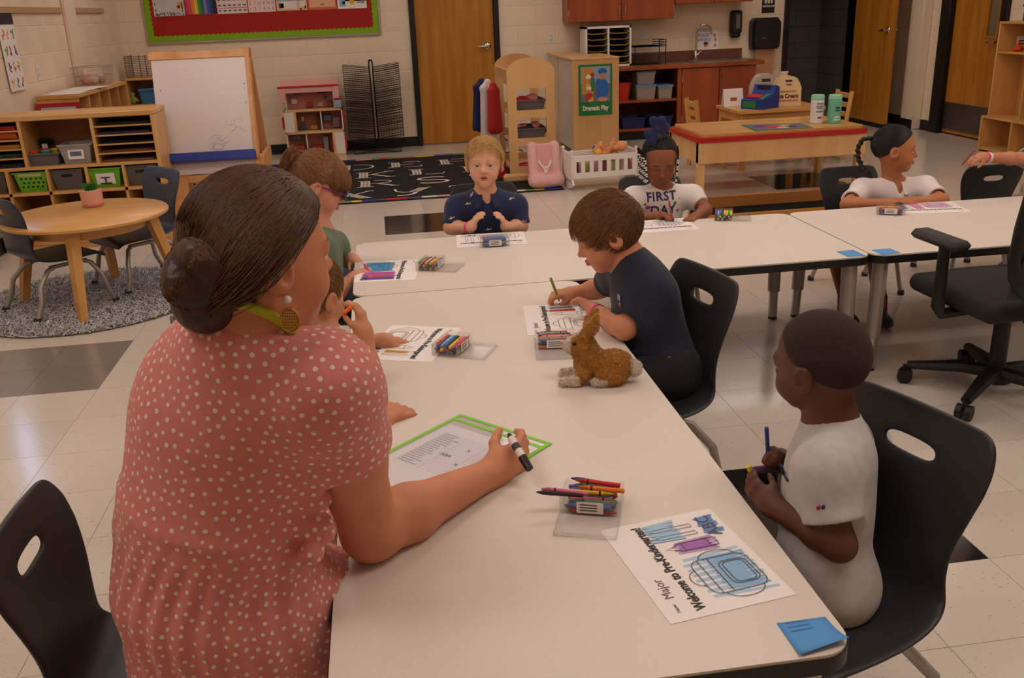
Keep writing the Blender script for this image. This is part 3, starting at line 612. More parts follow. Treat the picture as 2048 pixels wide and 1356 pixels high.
# letter sorter, trays
sx = P(1213, 128, y=10.05)
t = thing('letter_sorter', 'white two-column literature sorter with black trays on the counter', 'sorter', (2.47, 10.14, .776)); b = MB(); w = .25
b.bb(-w, -w+.02, -.14, .14, 0, .41); b.bb(w-.02, w, -.14, .14, 0, .41); b.bb(-w, w, -.14, .14, .39, .41); b.bb(-w, w, -.14, .14, 0, .02); b.bb(-.01, .01, -.14, .14, .02, .39); b.build('case', m_white, t)
b = MB(); b.bb(-w+.02, w-.02, .12, .135, .02, .39); b.build('back_panel', m_black, t)
for s in (-1, 1):
    for k in range(6):
        b = MB(); z = .03+k*.06; a, c = (-w+.021, -.011) if s < 0 else (.011, w-.021); b.bb(a, c, -.135, .12, z, z+.005); b.bb(a, c, -.138, -.130, z, z+.012); tr = b.build('tray', m_blackp, t)
        b = MB(); b.tube([(a+.004, -.14, z+.016), ((a+c)/2-.06, -.14, z+.006), ((a+c)/2+.06, -.14, z+.006), (c-.004, -.14, z+.016)], .0032, 6); b.build('label_strip', flatc(206, 160, 40), tr)
t = thing('desk_tray', 'black wire desk tray stack beside the letter sorter', 'tray', (2.93, 10.12, .776)); b = MB()
for z in (.02, .10, .18): b.bb(-.17, .17, -.12, .12, z, z+.006)
b.build('shelf', m_blackp, t); b = MB()
for x in (-.17, .17):
    for y in (-.12, .12): b.cyl((x, y, 0), (x, y, .25 if x > 0 else .2), .005, n=6)
b.build('frame', m_blackp, t)
for z in (.2, .225, .25): b = MB(); b.tube([(.09, -.12, z), (.17, -.12, z), (.17, .12, z), (.09, .12, z)], .004, 6); b.build('side_wire', m_blackp, t); b = MB(); b.bb(-.16, .1, -.115, .1, .187, .195); b.build('paper_stack', flatc(214, 180, 110), t)
t = thing('handwash_sign', 'white hand washing picture card taped behind the faucet', 'sign', bw(1415, 80, YB-.017)); b = MB(); b.bb(-.11, .13, -.002, 0, -.11, .11); b.build('sheet', m_paper, t)
text('print', 'WASH\nYOUR\nHANDS', .05, flatc(70, 120, 180), on_back(-.05, -.003, .05), t); b = MB(); b.ball((-.02, -.003, -.05), (.025, .002, .025)); b.build('face_picture', flatc(210, 150, 120), t); b = MB(); b.ball((-.02, -.004, -.034), (.027, .002, .014)); b.build('hair_picture', flatc(40, 30, 30), t)
spots(t, 'step_picture', [(.08, .05, .03, .03), (.09, 0, .03, .03), (.09, -.06, .03, .03)], flatc(206, 140, 130), -.003)
t = thing('soap_dispenser', 'black wall soap dispenser with grey window beside the sink', 'dispenser', bw(1470, 48, YB-.05)); b = MB(); b.box((0, -.02, .02), (.13, .09, .25), b=.02); b.box((0, -.015, -.115), (.11, .08, .06), b=.02); b.build('body', m_blackp, t); b = MB(); b.box((.01, -.067, .03), (.05, .006, .15), b=.002); b.build('window', flatc(120, 116, 110), t)
def towel(label, loc, s=1):
    t = thing('towel_dispenser', label, 'dispenser', loc); pr = [(-.15, -.17), (.15, -.17), (.16, -.1), (.165, .05), (.16, .13), (.13, .165), (-.13, .165), (-.16, .13), (-.165, .05), (-.16, -.1)]
    b = MB(); b.prism(pr, 0, .10, 0, Matrix.Rotation(PI/2, 4, 'X')); b.prism([(x*.88, y*.9) for x, y in pr], .10, .17, 0, Matrix.Rotation(PI/2, 4, 'X')); b.build('cover', m_blackp, t, 25)
    b = MB(); b.box((-.05, -.172, -.05), (.05, .004, .008)); b.build('badge', m_steel, t)
    b = MB(); b.bb(-.11, .11, -.09, -.085, -.62, -.17); b.build('paper_towel', mat('kraft_paper', (196, 150, 108), .9), t)
towel('black paper towel dispenser with brown towel hanging on the classroom wall', (4.36, YB-.02, 1.03))
towel('shadowed paper towel dispenser inside the dark restroom', (4.95, 12.38, 1.25))
t = thing('restroom_sign', 'black restroom sign with white figures beside the opening', 'sign', bw(1537, 5, YB-.018)); b = MB(); b.box((0, 0, 0), (.15, .006, .22), b=.004); b.build('plate', m_black, t)
for k in (-1, 0, 1):
    b = MB(); b.ball((k*.035, -.004, .055), (.011, .002, .011)); b.prism([(k*.035-.014, .04), (k*.035+.014, .04), (k*.035+.010, -.01), (k*.035-.010, -.01)], 0, .002, 0, Matrix.Translation((0, -.003, 0)) @ Matrix.Rotation(PI/2, 4, 'X')); b.build('figure', m_white, t)
text('lettering', 'RESTROOM', .026, m_white, on_back(0, -.0035, -.04), t, bold=.001)
t = thing('trash_can', 'dark trash can with liner standing in the restroom', 'trash can', (5.02, 11.9, 0)); b = MB(); b.lathe([(.15, 0), (.19, .5), (.2, .5), (.2, .52), (.185, .52), (.145, .02)], 20, capt=False); b.build('bin', m_blackp, t); b = MB(); b.lathe([(.203, .40), (.206, .53), (.19, .54), (.18, .45)], 18, capt=False, capb=False); b.build('liner', mat('liner', (60, 58, 58), .3), t)
t = thing('soap_dispenser', 'pale soap dispenser on the dark restroom wall', 'dispenser', (4.62, 12.37, .98)); b = MB(); b.box((0, -.05, 0), (.14, .1, .13), b=.02); b.build('body', flatc(150, 146, 140), t); b = MB(); b.box((0, -.06, -.08), (.09, .07, .04), b=.01); b.build('spout', m_black, t)
# bins in the open cabinet
def bin_(name, label, loc, w, d, h, m, cat='bin', rim=None, taper=.88, rz=0, lid=None, contents=None):
    t = thing(name, label, cat, loc, rz); b = MB(); th = .004
    def ring(k, z, o=0): return [(-w/2*k+o, -d/2*k+o, z), (w/2*k-o, -d/2*k+o, z), (w/2*k-o, d/2*k-o, z), (-w/2*k+o, d/2*k-o, z)]
    vs = ring(taper, 0)+ring(1, h)+ring(1, h, th)+ring(taper, th, th); fs = [(0, 1, 2, 3), (12, 13, 14, 15)]
    for k in range(3): fs += [(k*4+i, k*4+(i+1) % 4, k*4+4+(i+1) % 4, k*4+4+i) for i in range(4)]
    b.add(vs, fs); b.build('body', m, t, 30)
    b = MB(); q = [(-w/2-.005, -d/2-.005), (w/2+.005, -d/2-.005), (w/2+.005, d/2+.005), (-w/2-.005, d/2+.005)]
    for i in range(4): b.cyl((*q[i], h), (*q[(i+1) % 4], h), .006, n=6)
    b.build('rim', rim or m, t)
    if lid: b = MB(); b.bb(-w/2-.008, w/2+.008, -d/2-.008, d/2+.008, h, h+.018, b=.005); b.build('lid', lid, t)
    return t
m_haze = mat('hazy_plastic', (196, 186, 178), .3, alpha=.75, trans=.2); m_blid = mat('blue_lid', (60, 130, 180), .4)
def cbin(label, px, py, z, w, d, h, m, **k): p = P(px, py, y=CY0+.12); return bin_(k.pop('name', 'storage_bin'), label, (p[0], CY0+.05+d/2, z), w, d, h, m, **k)
t = thing('bucket', 'red bucket of toys on the open cabinet shelf', 'bucket', (2.60, CY0+.15, .425)); b = MB(); b.lathe([(.075, 0), (.1, .17), (.106, .17), (.106, .18), (.095, .18), (.07, .01)], 20, capt=False); b.build('body', flatc(206, 50, 30), t); b = MB(); b.tube([(.1, 0, .17), (.07, 0, .24), (0, 0, .27), (-.07, 0, .24), (-.1, 0, .17)], .004, 6); b.build('handle', flatc(150, 40, 60), t)
cbin('clear bin with blue lid on the cabinet shelf, under another bin', 1289, 200, .425, .21, .3, .14, m_haze, lid=m_blid)
p = P(1289, 200, y=CY0+.12); bin_('storage_bin', 'clear bin with blue lid stacked on top of another bin', (p[0], CY0+.2, .585), .20, .28, .12, m_haze, lid=m_blid)
cbin('small clear bin with blue lid holding a yellow ball on the shelf', 1327, 197, .425, .155, .24, .13, m_haze, lid=m_blid)
t = thing('ball', 'small yellow toy ball inside the little clear bin', 'ball', (P(1325, 190, y=CY0+.1)[0], CY0+.12, .468)); b = MB(); b.ball((0, 0, 0), .034); b.build('body', flatc(226, 180, 50), t)
cbin('dark blue basket with yellow print at the left of the bottom shelf', 1264, 252, .126, .26, .3, .11, flatc(36, 46, 110), name='basket'); cbin('dark blue basket on the right of the bottom shelf behind the hair bow', 1318, 248, .126, .26, .3, .11, flatc(32, 42, 100), name='basket')
# ================================================================== dramatic play corner
def quad_frame(b, x0, x1, y0, y1, zs, win, M=None, bev=.003):
    """upright board with rectangular windows: win = (wx0, wx1, [(z0,z1)..]); zs = (bottom, top)"""
    wx0, wx1, ws = win; b.bb(x0, wx0, y0, y1, zs[0], zs[1], M=M); b.bb(wx1, x1, y0, y1, zs[0], zs[1], M=M); z = zs[0]
    for a, c in ws: b.bb(wx0, wx1, y0, y1, z, a, M=M); z = c
    b.bb(wx0, wx1, y0, y1, z, zs[1], M=M)
TY = 7.75; a = P(1019, 300, y=TY); c = P(1112, 300, y=TY); TX0_, TX1_ = a[0], c[0]; TW = TX1_-TX0_; TH = .90; TDY = .80
t = thing('dress_up_stand', 'birch dress-up stand with arched end panels and open windows', 'stand', ((TX0_+TX1_)/2, TY, .0095))
def arch(y0, y1):
    b = MB(); quad_frame(b, -TW/2, TW/2, y0, y1, (.06, TH), (-TW/2+.075, TW/2-.075, [(.13, .30), (.365, .53), (.595, .77)]))
    n = 16; pts = [(TW/2*math.cos(PI*i/n), TH+.115*math.sin(PI*i/n)) for i in range(n+1)]; b.prism(pts, -y1, -y0, 0, Matrix.Rotation(PI/2, 4, 'X')); b.build('end_panel', m_birch, t, 30)
arch(0, .022); arch(TDY, TDY+.022)
for z in (.10, .335, .565, .80):
    b = MB(); b.bb(-TW/2+.01, TW/2-.01, .022, .36, z, z+.02); b.build('shelf', m_birch, t)
b = MB(); b.bb(-TW/2+.004, -TW/2+.02, .022, TDY, .84, .92); b.build('side_rail', m_birch, t); b = MB(); b.cyl((0, .3, .86), (0, TDY, .86), .014); b.build('hanging_rod', m_birch, t)
for y in (-.02, TDY-.02):
    b = MB(); b.bb(-TW/2-.06, TW/2+.04, y, y+.06, 0, .075, b=.02); b.build('foot', m_birch, t)
cx = (TX0_+TX1_)/2
def heap(label, loc, cols, w=.2, name='folded_costume'):
    t = thing(name, label, 'clothing', loc)
    for k, cc in enumerate(cols):
        s = SDF(.006); s.el((random.uniform(-.05, .05), random.uniform(-.04, .04), .02+.012*k), (w*.32, .07, .028), k=.02); s.el((random.uniform(-.06, .06), 0, .03+.015*k), (w*.22, .05, .03), k=.02); s.rc((-w*.3, -.03, .02), (w*.3, -.04, .035), .018, .02); s.to(None, loc)
        s.ops = [(o[0], o[1]+np.array(loc), *([o[2]+np.array(loc)] if o[0] == 'rc' else [o[2]]), *o[3:]) for o in s.ops]
        s.build('garment', mat('cloth_%d_%d_%d' % cc, cc, .85, bump=.6, bscale=30), t)
bin_('bin', 'grey bin with red and pink costumes in the upper window of the stand', (cx-.01, TY+.19, .585), .27, .3, .09, m_greyb); heap('red and pink costumes in the upper bin', (cx-.01, TY+.14, .65), ((200, 50, 50), (220, 150, 150)))
bin_('bin', 'grey bin with pink and blue costumes in the middle window of the stand', (cx-.01, TY+.19, .355), .27, .3, .09, m_greyb); heap('pink and blue costumes in the middle bin', (cx-.01, TY+.14, .42), ((40, 60, 90), (226, 130, 140)))
t = thing('hoop_toy', 'magenta plastic ring lying in the lowest window of the stand', 'toy', (cx, TY+.14, .135)); b = MB(); b.tube([(.10*math.cos(q), .08*math.sin(q), 0) for q in np.linspace(0, 2*PI, 25)], .009, 8); b.build('ring', flatc(206, 30, 110), t)
t = thing('toy_block', 'red toy in the shadow beside the lowest shelf of the stand', 'toy', (TX0_-.03, TY+.30, 0)); b = MB(); b.box((0, 0, .05), (.08, .08, .1), b=.01); b.box((0, 0, .14), (.06, .06, .07), b=.015); b.build('body', flatc(196, 40, 26), t)
bin_('bin', 'small grey striped bin on top shelf at the arched crown', (cx-.03, TY+.23, .82), .24, .28, .09, m_greyb)
# costumes hanging on the left side
def costume(label, x, y, zt, zb, cc, w, dirn=0, sleeve=None):
    t = thing('costume', label, 'clothing', (x, y, 0)); s = SDF(.007); L = (x, y, 0); D = np.array([math.sin(dirn), math.cos(dirn), 0])
    def q(u, z, off=0): return np.array([x, y, z])+D*u+np.array([math.cos(dirn), -math.sin(dirn), 0])*off
    s.rc(q(-w*.42, zt-.05), q(0, zt), .02, .025); s.rc(q(w*.42, zt-.05), q(0, zt), .02, .025)
    for k in range(7): u = -1+2*k/6; s.rc(q(u*w*.36, zt-.05), q(u*w*.55, zb+.02*math.sin(k*2.1), .012*math.sin(k*2.4)), .022, .028, .03)
    s.build('garment', mat('costume_%d_%d_%d' % cc, cc, .85, bump=.3, bscale=20), t)
    if sleeve:
        for (z, c2) in sleeve: b = MB(); b.tube([q(w*.40, z+.03, -.01), q(w*.45, z, -.02), q(w*.48, z-.04, -.02)], [.042, .045, .044], 10); b.build('sleeve_band', flatc(*c2), t)
    b = MB(); b.tube([q(0, zt+.02), q(0, zt+.05), q(.015, zt+.06), q(.02, zt+.045)], .003, 6); b.build('hanger_hook', m_steel, t)
costume('navy costume with coloured cuffs hanging at the end of the stand', TX0_-.13, TY+.74, .80, .40, (34, 44, 92), .17, 1.0, [(.47, (210, 180, 40))])
costume('white coat costume hanging in front of the navy costume', TX0_-.09, TY+.62, .80, .10, (226, 220, 216), .15, 1.0, [(.46, (70, 150, 170))])
costume('red and yellow costume hanging between the coats', TX0_-.05, TY+.53, .78, .40, (190, 50, 46), .08, 1.1, [(.62, (230, 190, 60))])
# ---- tall cabinet seen from its end, with the sign
KY = 9.0; a = P(1146, 250, y=KY); c = P(1238, 250, y=KY); KX0, KX1 = a[0], c[0]; KZ = P(1190, 115, y=KY)[2]
t = thing('play_cupboard', 'tall birch play cupboard seen from its end panel', 'cupboard', (0, 0, 0))
b = MB(); b.bb(KX0, KX1, KY, KY+.022, 0, KZ-.02, b=.003); b.build('end_panel', m_birch, t); b = MB(); b.bb(KX0+.012, KX0+.03, KY+.022, 9.78, .05, KZ-.02); b.build('back_panel', mat('pale_melamine', (214, 204, 192), .4), t)
b = MB(); b.bb(KX0-.004, KX1+.004, KY-.004, 9.78, KZ-.02, KZ, b=.003); b.build('top', m_birch, t); b = MB(); b.bb(KX0, KX1, 9.75, 9.77, 0, KZ-.02); b.build('end_panel', m_birch, t)
for z in (.08, .5): b = MB(); b.bb(KX0+.03, KX1-.01, KY+.022, 9.75, z, z+.02); b.build('shelf', m_birch, t)
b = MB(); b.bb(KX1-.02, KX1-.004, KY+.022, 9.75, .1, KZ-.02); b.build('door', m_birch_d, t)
t = thing('play_cupboard', 'narrow birch cupboard standing behind the tall one against the wall', 'cupboard', (0, 0, 0))
b = MB(); b.bb(KX0+.012, KX0+.03, 9.79, YB-.1, 0, KZ-.02); b.build('back_panel', MATS['pale_melamine'], t); b = MB(); b.bb(KX0-.004, 2.17, 9.79, YB-.09, KZ-.02, KZ, b=.003); b.build('top', m_birch, t); b = MB(); b.bb(KX0+.03, 2.17, YB-.12, YB-.1, 0, KZ-.02); b.build('end_panel', m_birch, t)
a = P(1158, 232, y=KY-.004); c = P(1224, 127, y=KY-.004)
t = thing('area_sign', 'green sign reading Dramatic Play with a costume picture on the cupboard end', 'sign', ((a[0]+c[0])/2, KY-.003, a[2])); w = c[0]-a[0]; h = c[2]-a[2]
b = MB(); b.bb(-w/2, w/2, -.004, 0, 0, h); b.build('card', flatc(30, 124, 60), t)
text('lettering', 'Dramatic Play', .062, m_white, on_back(0, -.0045, h*.14), t, bold=.0022, sx=w*.88/.40)
def blob(parent, name, cc, items, y):
    for x, z, rx, rz_ in items: b = MB(); b.ball((x, y, z), (rx, .0012, rz_), 14); b.build(name, flatc(*cc), parent)
b = MB(); b.bb(-w/2+.02, w/2-.02, -.006, -.004, h*.27, h-.02); b.build('photo_print', flatc(120, 116, 124), t)
b = MB(); b.bb(-w/2+.02, w/2-.02, -.0066, -.006, h*.62, h-.02); b.build('photo_wall', flatc(150, 170, 196), t); b = MB(); b.bb(-w/2+.03, -.02, -.007, -.0062, h*.42, h-.03); b.build('photo_shelf', flatc(206, 150, 70), t)
blob(t, 'blue_costume', (40, 110, 190), [(.075, h*.52, .055, .09), (.06, h*.43, .06, .06), (.03, h*.62, .03, .05)], -.0075); blob(t, 'blue_cap', (46, 104, 170), [(.07, h*.86, .045, .03)], -.008); blob(t, 'face_print', (200, 140, 110), [(.072, h*.77, .032, .035), (-.07, h*.68, .022, .026), (-.065, h*.47, .022, .024)], -.0082)
blob(t, 'cook_hat', (236, 230, 226), [(-.07, h*.76, .026, .022), (-.066, h*.54, .028, .02)], -.0084); blob(t, 'red_costume', (196, 50, 44), [(-.065, h*.38, .035, .04), (-.03, h*.8, .02, .02)], -.0083); blob(t, 'green_costume', (50, 130, 70), [(-.03, h*.62, .025, .07)], -.0079); blob(t, 'yellow_costume', (230, 180, 50), [(-.07, h*.60, .025, .04), (-.05, h*.33, .03, .03)], -.008); blob(t, 'hands_print', (216, 150, 110), [(.07, h*.31, .05, .022)], -.0085)
# ---- doll car seat
L = P(1100, 379, z=0); L = np.array([L[0]-.02, L[1]+.12, .006])
t = thing('doll_car_seat', 'pink padded doll car seat with white straps on the floor', 'doll seat', tuple(L))
m_pk = mat('pink_quilt', (236, 186, 180), .85, bump=.9, bscale=70); m_pk2 = mat('pink_fabric', (230, 164, 164), .85, bump=.3, bscale=40)
s = SDF(.006).to(None, L); s.bx((0, .02, .20), (.125, .03, .15), .03, np.array(Matrix.Rotation(-.25, 3, 'X')), .03); s.rc((-.10, -.06, .08), (-.095, .06, .33), .035, .03, .04); s.rc((.10, -.06, .08), (.095, .06, .33), .035, .03, .04); s.rc((-.10, -.09, .06), (.10, -.09, .06), .05, .05, .05); s.el((0, -.01, .06), (.13, .12, .055), k=.04); s.build('padded_shell', m_pk, t)
s = SDF(.005).to(None, L); s.bx((0, -.005, .225), (.068, .02, .12), .018, np.array(Matrix.Rotation(-.25, 3, 'X')), .03); s.el((0, -.06, .10), (.06, .05, .03), k=.03); s.build('seat_pad', m_pk2, t)
for x in (-1, 1): b = MB(); b.tube([(x*.06, .01, .26), (x*.045, -.04, .20), (x*.015, -.06, .165), (0, -.075, .12)], .008, 8, flat=.45); b.build('strap', m_white, t)
b = MB(); b.box((0, -.063, .165), (.03, .012, .025), b=.005); b.build('buckle', m_white, t); b = MB(); b.box((0, .055, .325), (.05, .006, .016), M=Matrix.Translation((0, -.022, -.004))); b.build('label', m_paper, t)
# ---- doll cradle
L = P(1208, 381, z=0); t = thing('doll_cradle', 'white wooden doll cradle with barred sides', 'cradle', (L[0]+.01, L[1]+.20, 0), .06)
m_cr = mat('white_enamel', (238, 230, 224), .4); CWD, CD = .27, .15
b = MB()
for y in (-CD, CD-.016):
    b = MB(); b.bb(-CWD, CWD, y, y+.016, .10, .145, b=.002); b.bb(-CWD, CWD, y, y+.016, .235, .28, b=.002); b.build('side_rail', m_cr, t)
    for k in range(8): x = -CWD+.02+k*(2*CWD-.04)/7; b = MB(); b.bb(x-.016, x+.016, y+.001, y+.015, .145, .235); b.build('bar', m_cr, t)
for x in (-CWD-.006, CWD-.010):
    b = MB(); b.bb(x, x+.016, -CD, CD, .06, .30, b=.003); b.build('end_board', m_cr, t)
    for y in (-CD+.01, CD-.01): b = MB(); b.ball((x+.008, y, .315), .016, 10); b.cyl((x+.008, y, .29), (x+.008, y, .305), .008, n=8); b.build('finial', m_cr, t)
    b = MB(); n = 12; pts = [(-CD-.03+(2*CD+.06)*i/n, .055-.05*math.sin(PI*i/n)) for i in range(n+1)]+[(CD, .09), (-CD, .09)]; b.prism(pts, x, x+.016, 0, Matrix(((0, 0, 1, 0), (1, 0, 0, 0), (0, 1, 0, 0), (0, 0, 0, 1)))); b.build('rocker', m_cr, t)
b = MB(); b.bb(-CWD, CWD, -CD+.016, CD-.016, .10, .112); b.build('base_board', m_cr, t)
CL = np.array([L[0]+.01, L[1]+.20, 0])
t = thing('doll_quilt', 'striped quilt and pillow bundled inside the cradle', 'quilt', (CL[0], CL[1], .113)); s = SDF(.006).to(None, CL); s.bx((0, 0, .165), (.24, .115, .05), .03, k=.02)
for k in range(6): s.el((-.2+.08*k, -.07, .2), (.05, .05, .03), k=.02)
def qc(v): u = ((v[:, 0]-CL[0])*26).astype(int) % 5; return np.array([lin(150, 70, 80), lin(210, 200, 190), lin(180, 170, 90), lin(120, 150, 90), lin(200, 150, 160)])[u]
s.build('quilt', mat('quilt_print', (200, 160, 150), .9, vattr='Col', bump=.4, bscale=50), t, color=qc)
def doll(label, L, head, sc, ang, skin, bodyc, hairc=None):
    t = thing('doll', label, 'doll', tuple(L)); R = np.array(Matrix.Rotation(ang, 3, 'Z')) @ np.array(Matrix.Rotation(PI/2-.3, 3, 'X'))
    s = SDF(.004).to(R, L, sc); s.el((0, 0, .36), (.075, .075, .085), k=.03); s.el((0, .07, .35), (.012, .014, .012), k=.02); s.el((0, 0, .2), (.07, .055, .10), k=.04)
    for x in (-1, 1): s.path([(x*.06, 0, .26), (x*.13, .05, .22), (x*.15, .10, .28)], [.026, .024, .022], .03); s.path([(x*.04, 0, .11), (x*.07, .12, .08), (x*.08, .08, -.04)], [.035, .032, .024], .03)
    s.build('body', mat('doll_vinyl_%d' % skin[0], skin, .45), t)
    if bodyc: s = SDF(.004).to(R, L, sc); s.el((0, 0, .19), (.08, .066, .11), k=.03); s.build('romper', flatc(*bodyc, .8), t)
    if hairc: s = SDF(.004).to(R, L, sc); s.el((0, -.012, .375), (.078, .075, .082), k=.03).cut((0, .03, .37), (0, 1, -.5)); s.build('hair', flatc(*hairc, .7), t)
doll('bare peach baby doll lying on its back over the cradle edge', CL+np.array([-.02, -.04, .27]), 0, .55, 1.35, (226, 150, 96), None); doll('peach baby doll with yellow bonnet lying in the cradle', CL+np.array([.10, -.05, .25]), 0, .40, -1.2, (228, 156, 104), (226, 150, 90), (226, 180, 70)); doll('small doll in blue dress lying at the far end of the cradle', CL+np.array([.12, .02, .265]), 0, .40, -1.5, (206, 150, 120), (80, 110, 180), (60, 80, 150))
# ---- sensory table
SY0 = 6.62; SX0, SX1 = P(1398, 330, y=SY0)[0], P(1728, 330, y=SY0)[0]; SYD = .75
zt = P(1415, 276, y=SY0)[2]
t = thing('sensory_table', 'birch sensory table with red tray rim and closed wooden lid', 'table', (0, 0, 0))
b = MB(); b.bb(SX0, SX1, SY0, SY0+.02, .26, zt-.035, b=.003); b.build('front_apron', m_birch, t); b = MB(); b.bb(SX0, SX1, SY0+SYD-.02, SY0+SYD, .26, zt-.035, b=.003); b.build('rear_apron', m_birch, t)
for x in (SX0, SX1-.02): b = MB(); b.bb(x, x+.02, SY0+.02, SY0+SYD-.02, .26, zt-.035, b=.003); b.build('side_apron', m_birch, t)
b = MB(); b.prism(rrect(SX0-.015, SX1+.015, SY0-.015, SY0+SYD+.015, .05), zt-.035, zt); b.build('tray_rim', flatc(180, 30, 28, .3), t)
b = MB(); b.prism(rrect(SX0+.03, SX1-.01, SY0+.02, SY0+SYD-.02, .04), zt+.001, zt+.022); b.build('lid', m_maple, t)
for x in (SX0+.0, SX1-.055):
    for y in (SY0+.021, SY0+SYD-.075): b = MB(); b.bb(x, x+.055, y, y+.055, 0, zt-.036, b=.004); b.build('leg', m_birch, t)
for z in (.30, .34, .39):
    for k in (0, 1): b = MB(); b.ball((SX0+.028, SY0-.001, z), (.008, .004, .008), 8); b.build('bolt', m_steel, t); break
lt = zt+.022
a = P(1480, 250, z=lt); c = P(1625, 258, z=lt)
t = thing('area_sign', 'green framed picture sign lying on the sensory table lid', 'sign', (0, 0, lt)); b = MB(); q = [P(1481, 250, z=lt), P(1510, 262, z=lt), P(1627, 256, z=lt), P(1600, 247, z=lt)]; b.prism([(p[0], p[1]) for p in q], .0005, .003); b.build('card', flatc(30, 116, 60), t)
cen = sum(q)/4; q2 = [cen+(p-cen)*.9 for p in q]; b = MB(); b.prism([(p[0], p[1]) for p in q2], .003, .0036); b.build('photo_print', flatc(110, 100, 130), t)
dx = (q[3]-q[0])/2; dy = (q[0]-q[1])/2
for nm, cc, u, v, r in (('red_print', (190, 40, 36), -.25, -.2, .07), ('red_print', (200, 60, 50), -.05, .1, .06), ('yellow_print', (190, 190, 60), .3, .3, .05), ('dark_print', (40, 30, 40), .45, -.1, .05), ('pale_print', (214, 190, 190), .1, -.35, .05), ('blue_print', (50, 60, 140), -.55, .1, .06)):
    p = cen+dx*u+dy*v; b = MB(); b.ball((p[0], p[1], .0036), (r, r*.8, .0008)); b.build(nm, flatc(*cc), t)
def canister(label, px, py, cap, body, lab):
    p = P(px, py, z=lt); t = thing('wipes_canister', label, 'canister', (p[0], p[1]+.04, lt)); b = MB(); b.lathe([(.0, 0), (.046, 0), (.05, .004), (.05, .175), (.048, .178)], 24, capt=False, capb=False); b.build('body', body, t)
    b = MB(); b.lathe([(.049, .178), (.051, .18), (.051, .205), (.045, .215), (0, .216)], 24, capt=False, capb=False); b.build('cap', cap, t)
    b = MB(); b.lathe([(.0505, .02), (.0505, .165)], 24, capt=False, capb=False); lb = b.build('wrap_label', body, t)
    for z, w_, cc in lab: b = MB(); b.lathe([(.0508, z-.007), (.0508, z+.007)], 24, capt=False, capb=False); b.v = [v for v in b.v]; b2 = MB(); n = 7; a0 = -PI/2-w_; pts = [(.0512*math.cos(a0+2*w_*i/n), .0512*math.sin(a0+2*w_*i/n)) for i in range(n+1)]; b2.add([(x, y, z-.006) for x, y in pts]+[(x, y, z+.006) for x, y in pts], [(i, i+1, n+2+i, n+1+i) for i in range(n)]); b2.build('print', flatc(*cc), lb, 0)
m_mint = flatc(150, 214, 184)
canister('white wipes canister with mint cap and small blue print on the sensory table', 1637, 247, m_mint, m_white, [(.15, .5, (120, 130, 160)), (.13, .6, (130, 140, 170)), (.115, .5, (140, 150, 180)), (.09, .6, (120, 130, 160)), (.045, .3, (60, 60, 110))])
canister('mint and white wipes canister beside the other canister on the sensory table', 1672, 247, m_mint, flatc(110, 196, 164), [(.03, .5, (236, 240, 236)), (.05, .4, (236, 240, 236)), (.10, .35, (30, 60, 100)), (.12, .35, (30, 60, 100))])
# ---- small play table with cash register, chairs
p0 = P(1450, 214, z=.50); p1 = P(1497, 228, z=.50); p2 = P(1648, 220, z=.50)
QX0, QX1, QY0, QY1 = 3.02, 3.80, 7.62, 8.22
t = thing('play_table', 'small rectangular maple play table behind the sensory table', 'table', (0, 0, 0)); b = MB(); b.prism(rrect(QX0, QX1, QY0, QY1, .03), .485, .51); b.build('table_top', m_maple, t)
b = MB(); b.bb(QX0+.05, QX1-.05, QY0+.04, QY0+.06, .41, .485); b.build('apron', m_maple, t); b = MB(); b.bb(QX0+.05, QX1-.05, QY1-.06, QY1-.04, .41, .485); b.build('apron', m_maple, t)
for x in (QX0+.04, QX1-.04): b = MB(); b.bb(x-.01, x+.01, QY0+.06, QY1-.06, .41, .485); b.build('apron', m_maple, t)
for x in (QX0+.05, QX1-.05):
    for y in (QY0+.05, QY1-.05): b = MB(); b.bb(x-.025, x+.025, y-.025, y+.025, 0, .485, b=.004); b.build('leg', m_maple_v, t)
def wchair(label, x, y, rz):
    t = thing('play_chair', label, 'chair', (x, y, 0), rz); b = MB(); b.prism(rrect(-.15, .15, -.14, .14, .02), .27, .29); b.build('seat', m_maple, t)
    for sx_ in (-1, 1):
        b = MB(); b.bb(sx_*.13-.017, sx_*.13+.017, .10, .134, 0, .27); b.build('leg', m_maple_v, t); b = MB(); b.tube([(sx_*.13, -.12, 0), (sx_*.13, -.12, .3), (sx_*.13, -.16, .6)], .022, 4); b.build('back_post', m_maple_v, t)
    for z, yy in ((.56, -.152), (.48, -.142), (.40, -.132)): b = MB(); b.bb(-.13, .13, yy-.01, yy+.008, z-.022, z+.022, b=.004); b.build('back_slat', m_maple, t)
    b = MB(); b.bb(-.12, .12, -.13, -.11, .12, .145); b.build('stretcher', m_maple, t)
wchair('maple play chair at the left end of the play table', 2.86, 7.95, -PI/2); wchair('maple play chair pushed in at the right end of the play table', 3.99, 8.0, PI/2)
t = thing('cash_register', 'blue toy cash register with red and green keys on the play table', 'toy', (3.27, 7.80, .511), -1.0); Mr = Matrix(((0, 0, 1, 0), (1, 0, 0, 0), (0, 1, 0, 0), (0, 0, 0, 1)))
b = MB(); b.prism([(-.12, 0), (.12, 0), (.12, .17), (.07, .19), (.05, .15), (.03, .115), (-.12, .075)], -.11, .11, 0, Mr @ Matrix.Translation((0, 0, 0))); b.build('body', flatc(30, 60, 150), t, 30)
b = MB(); b.bb(-.09, .04, -.1225, -.119, .01, .065); b.build('drawer', flatc(40, 130, 60), t)
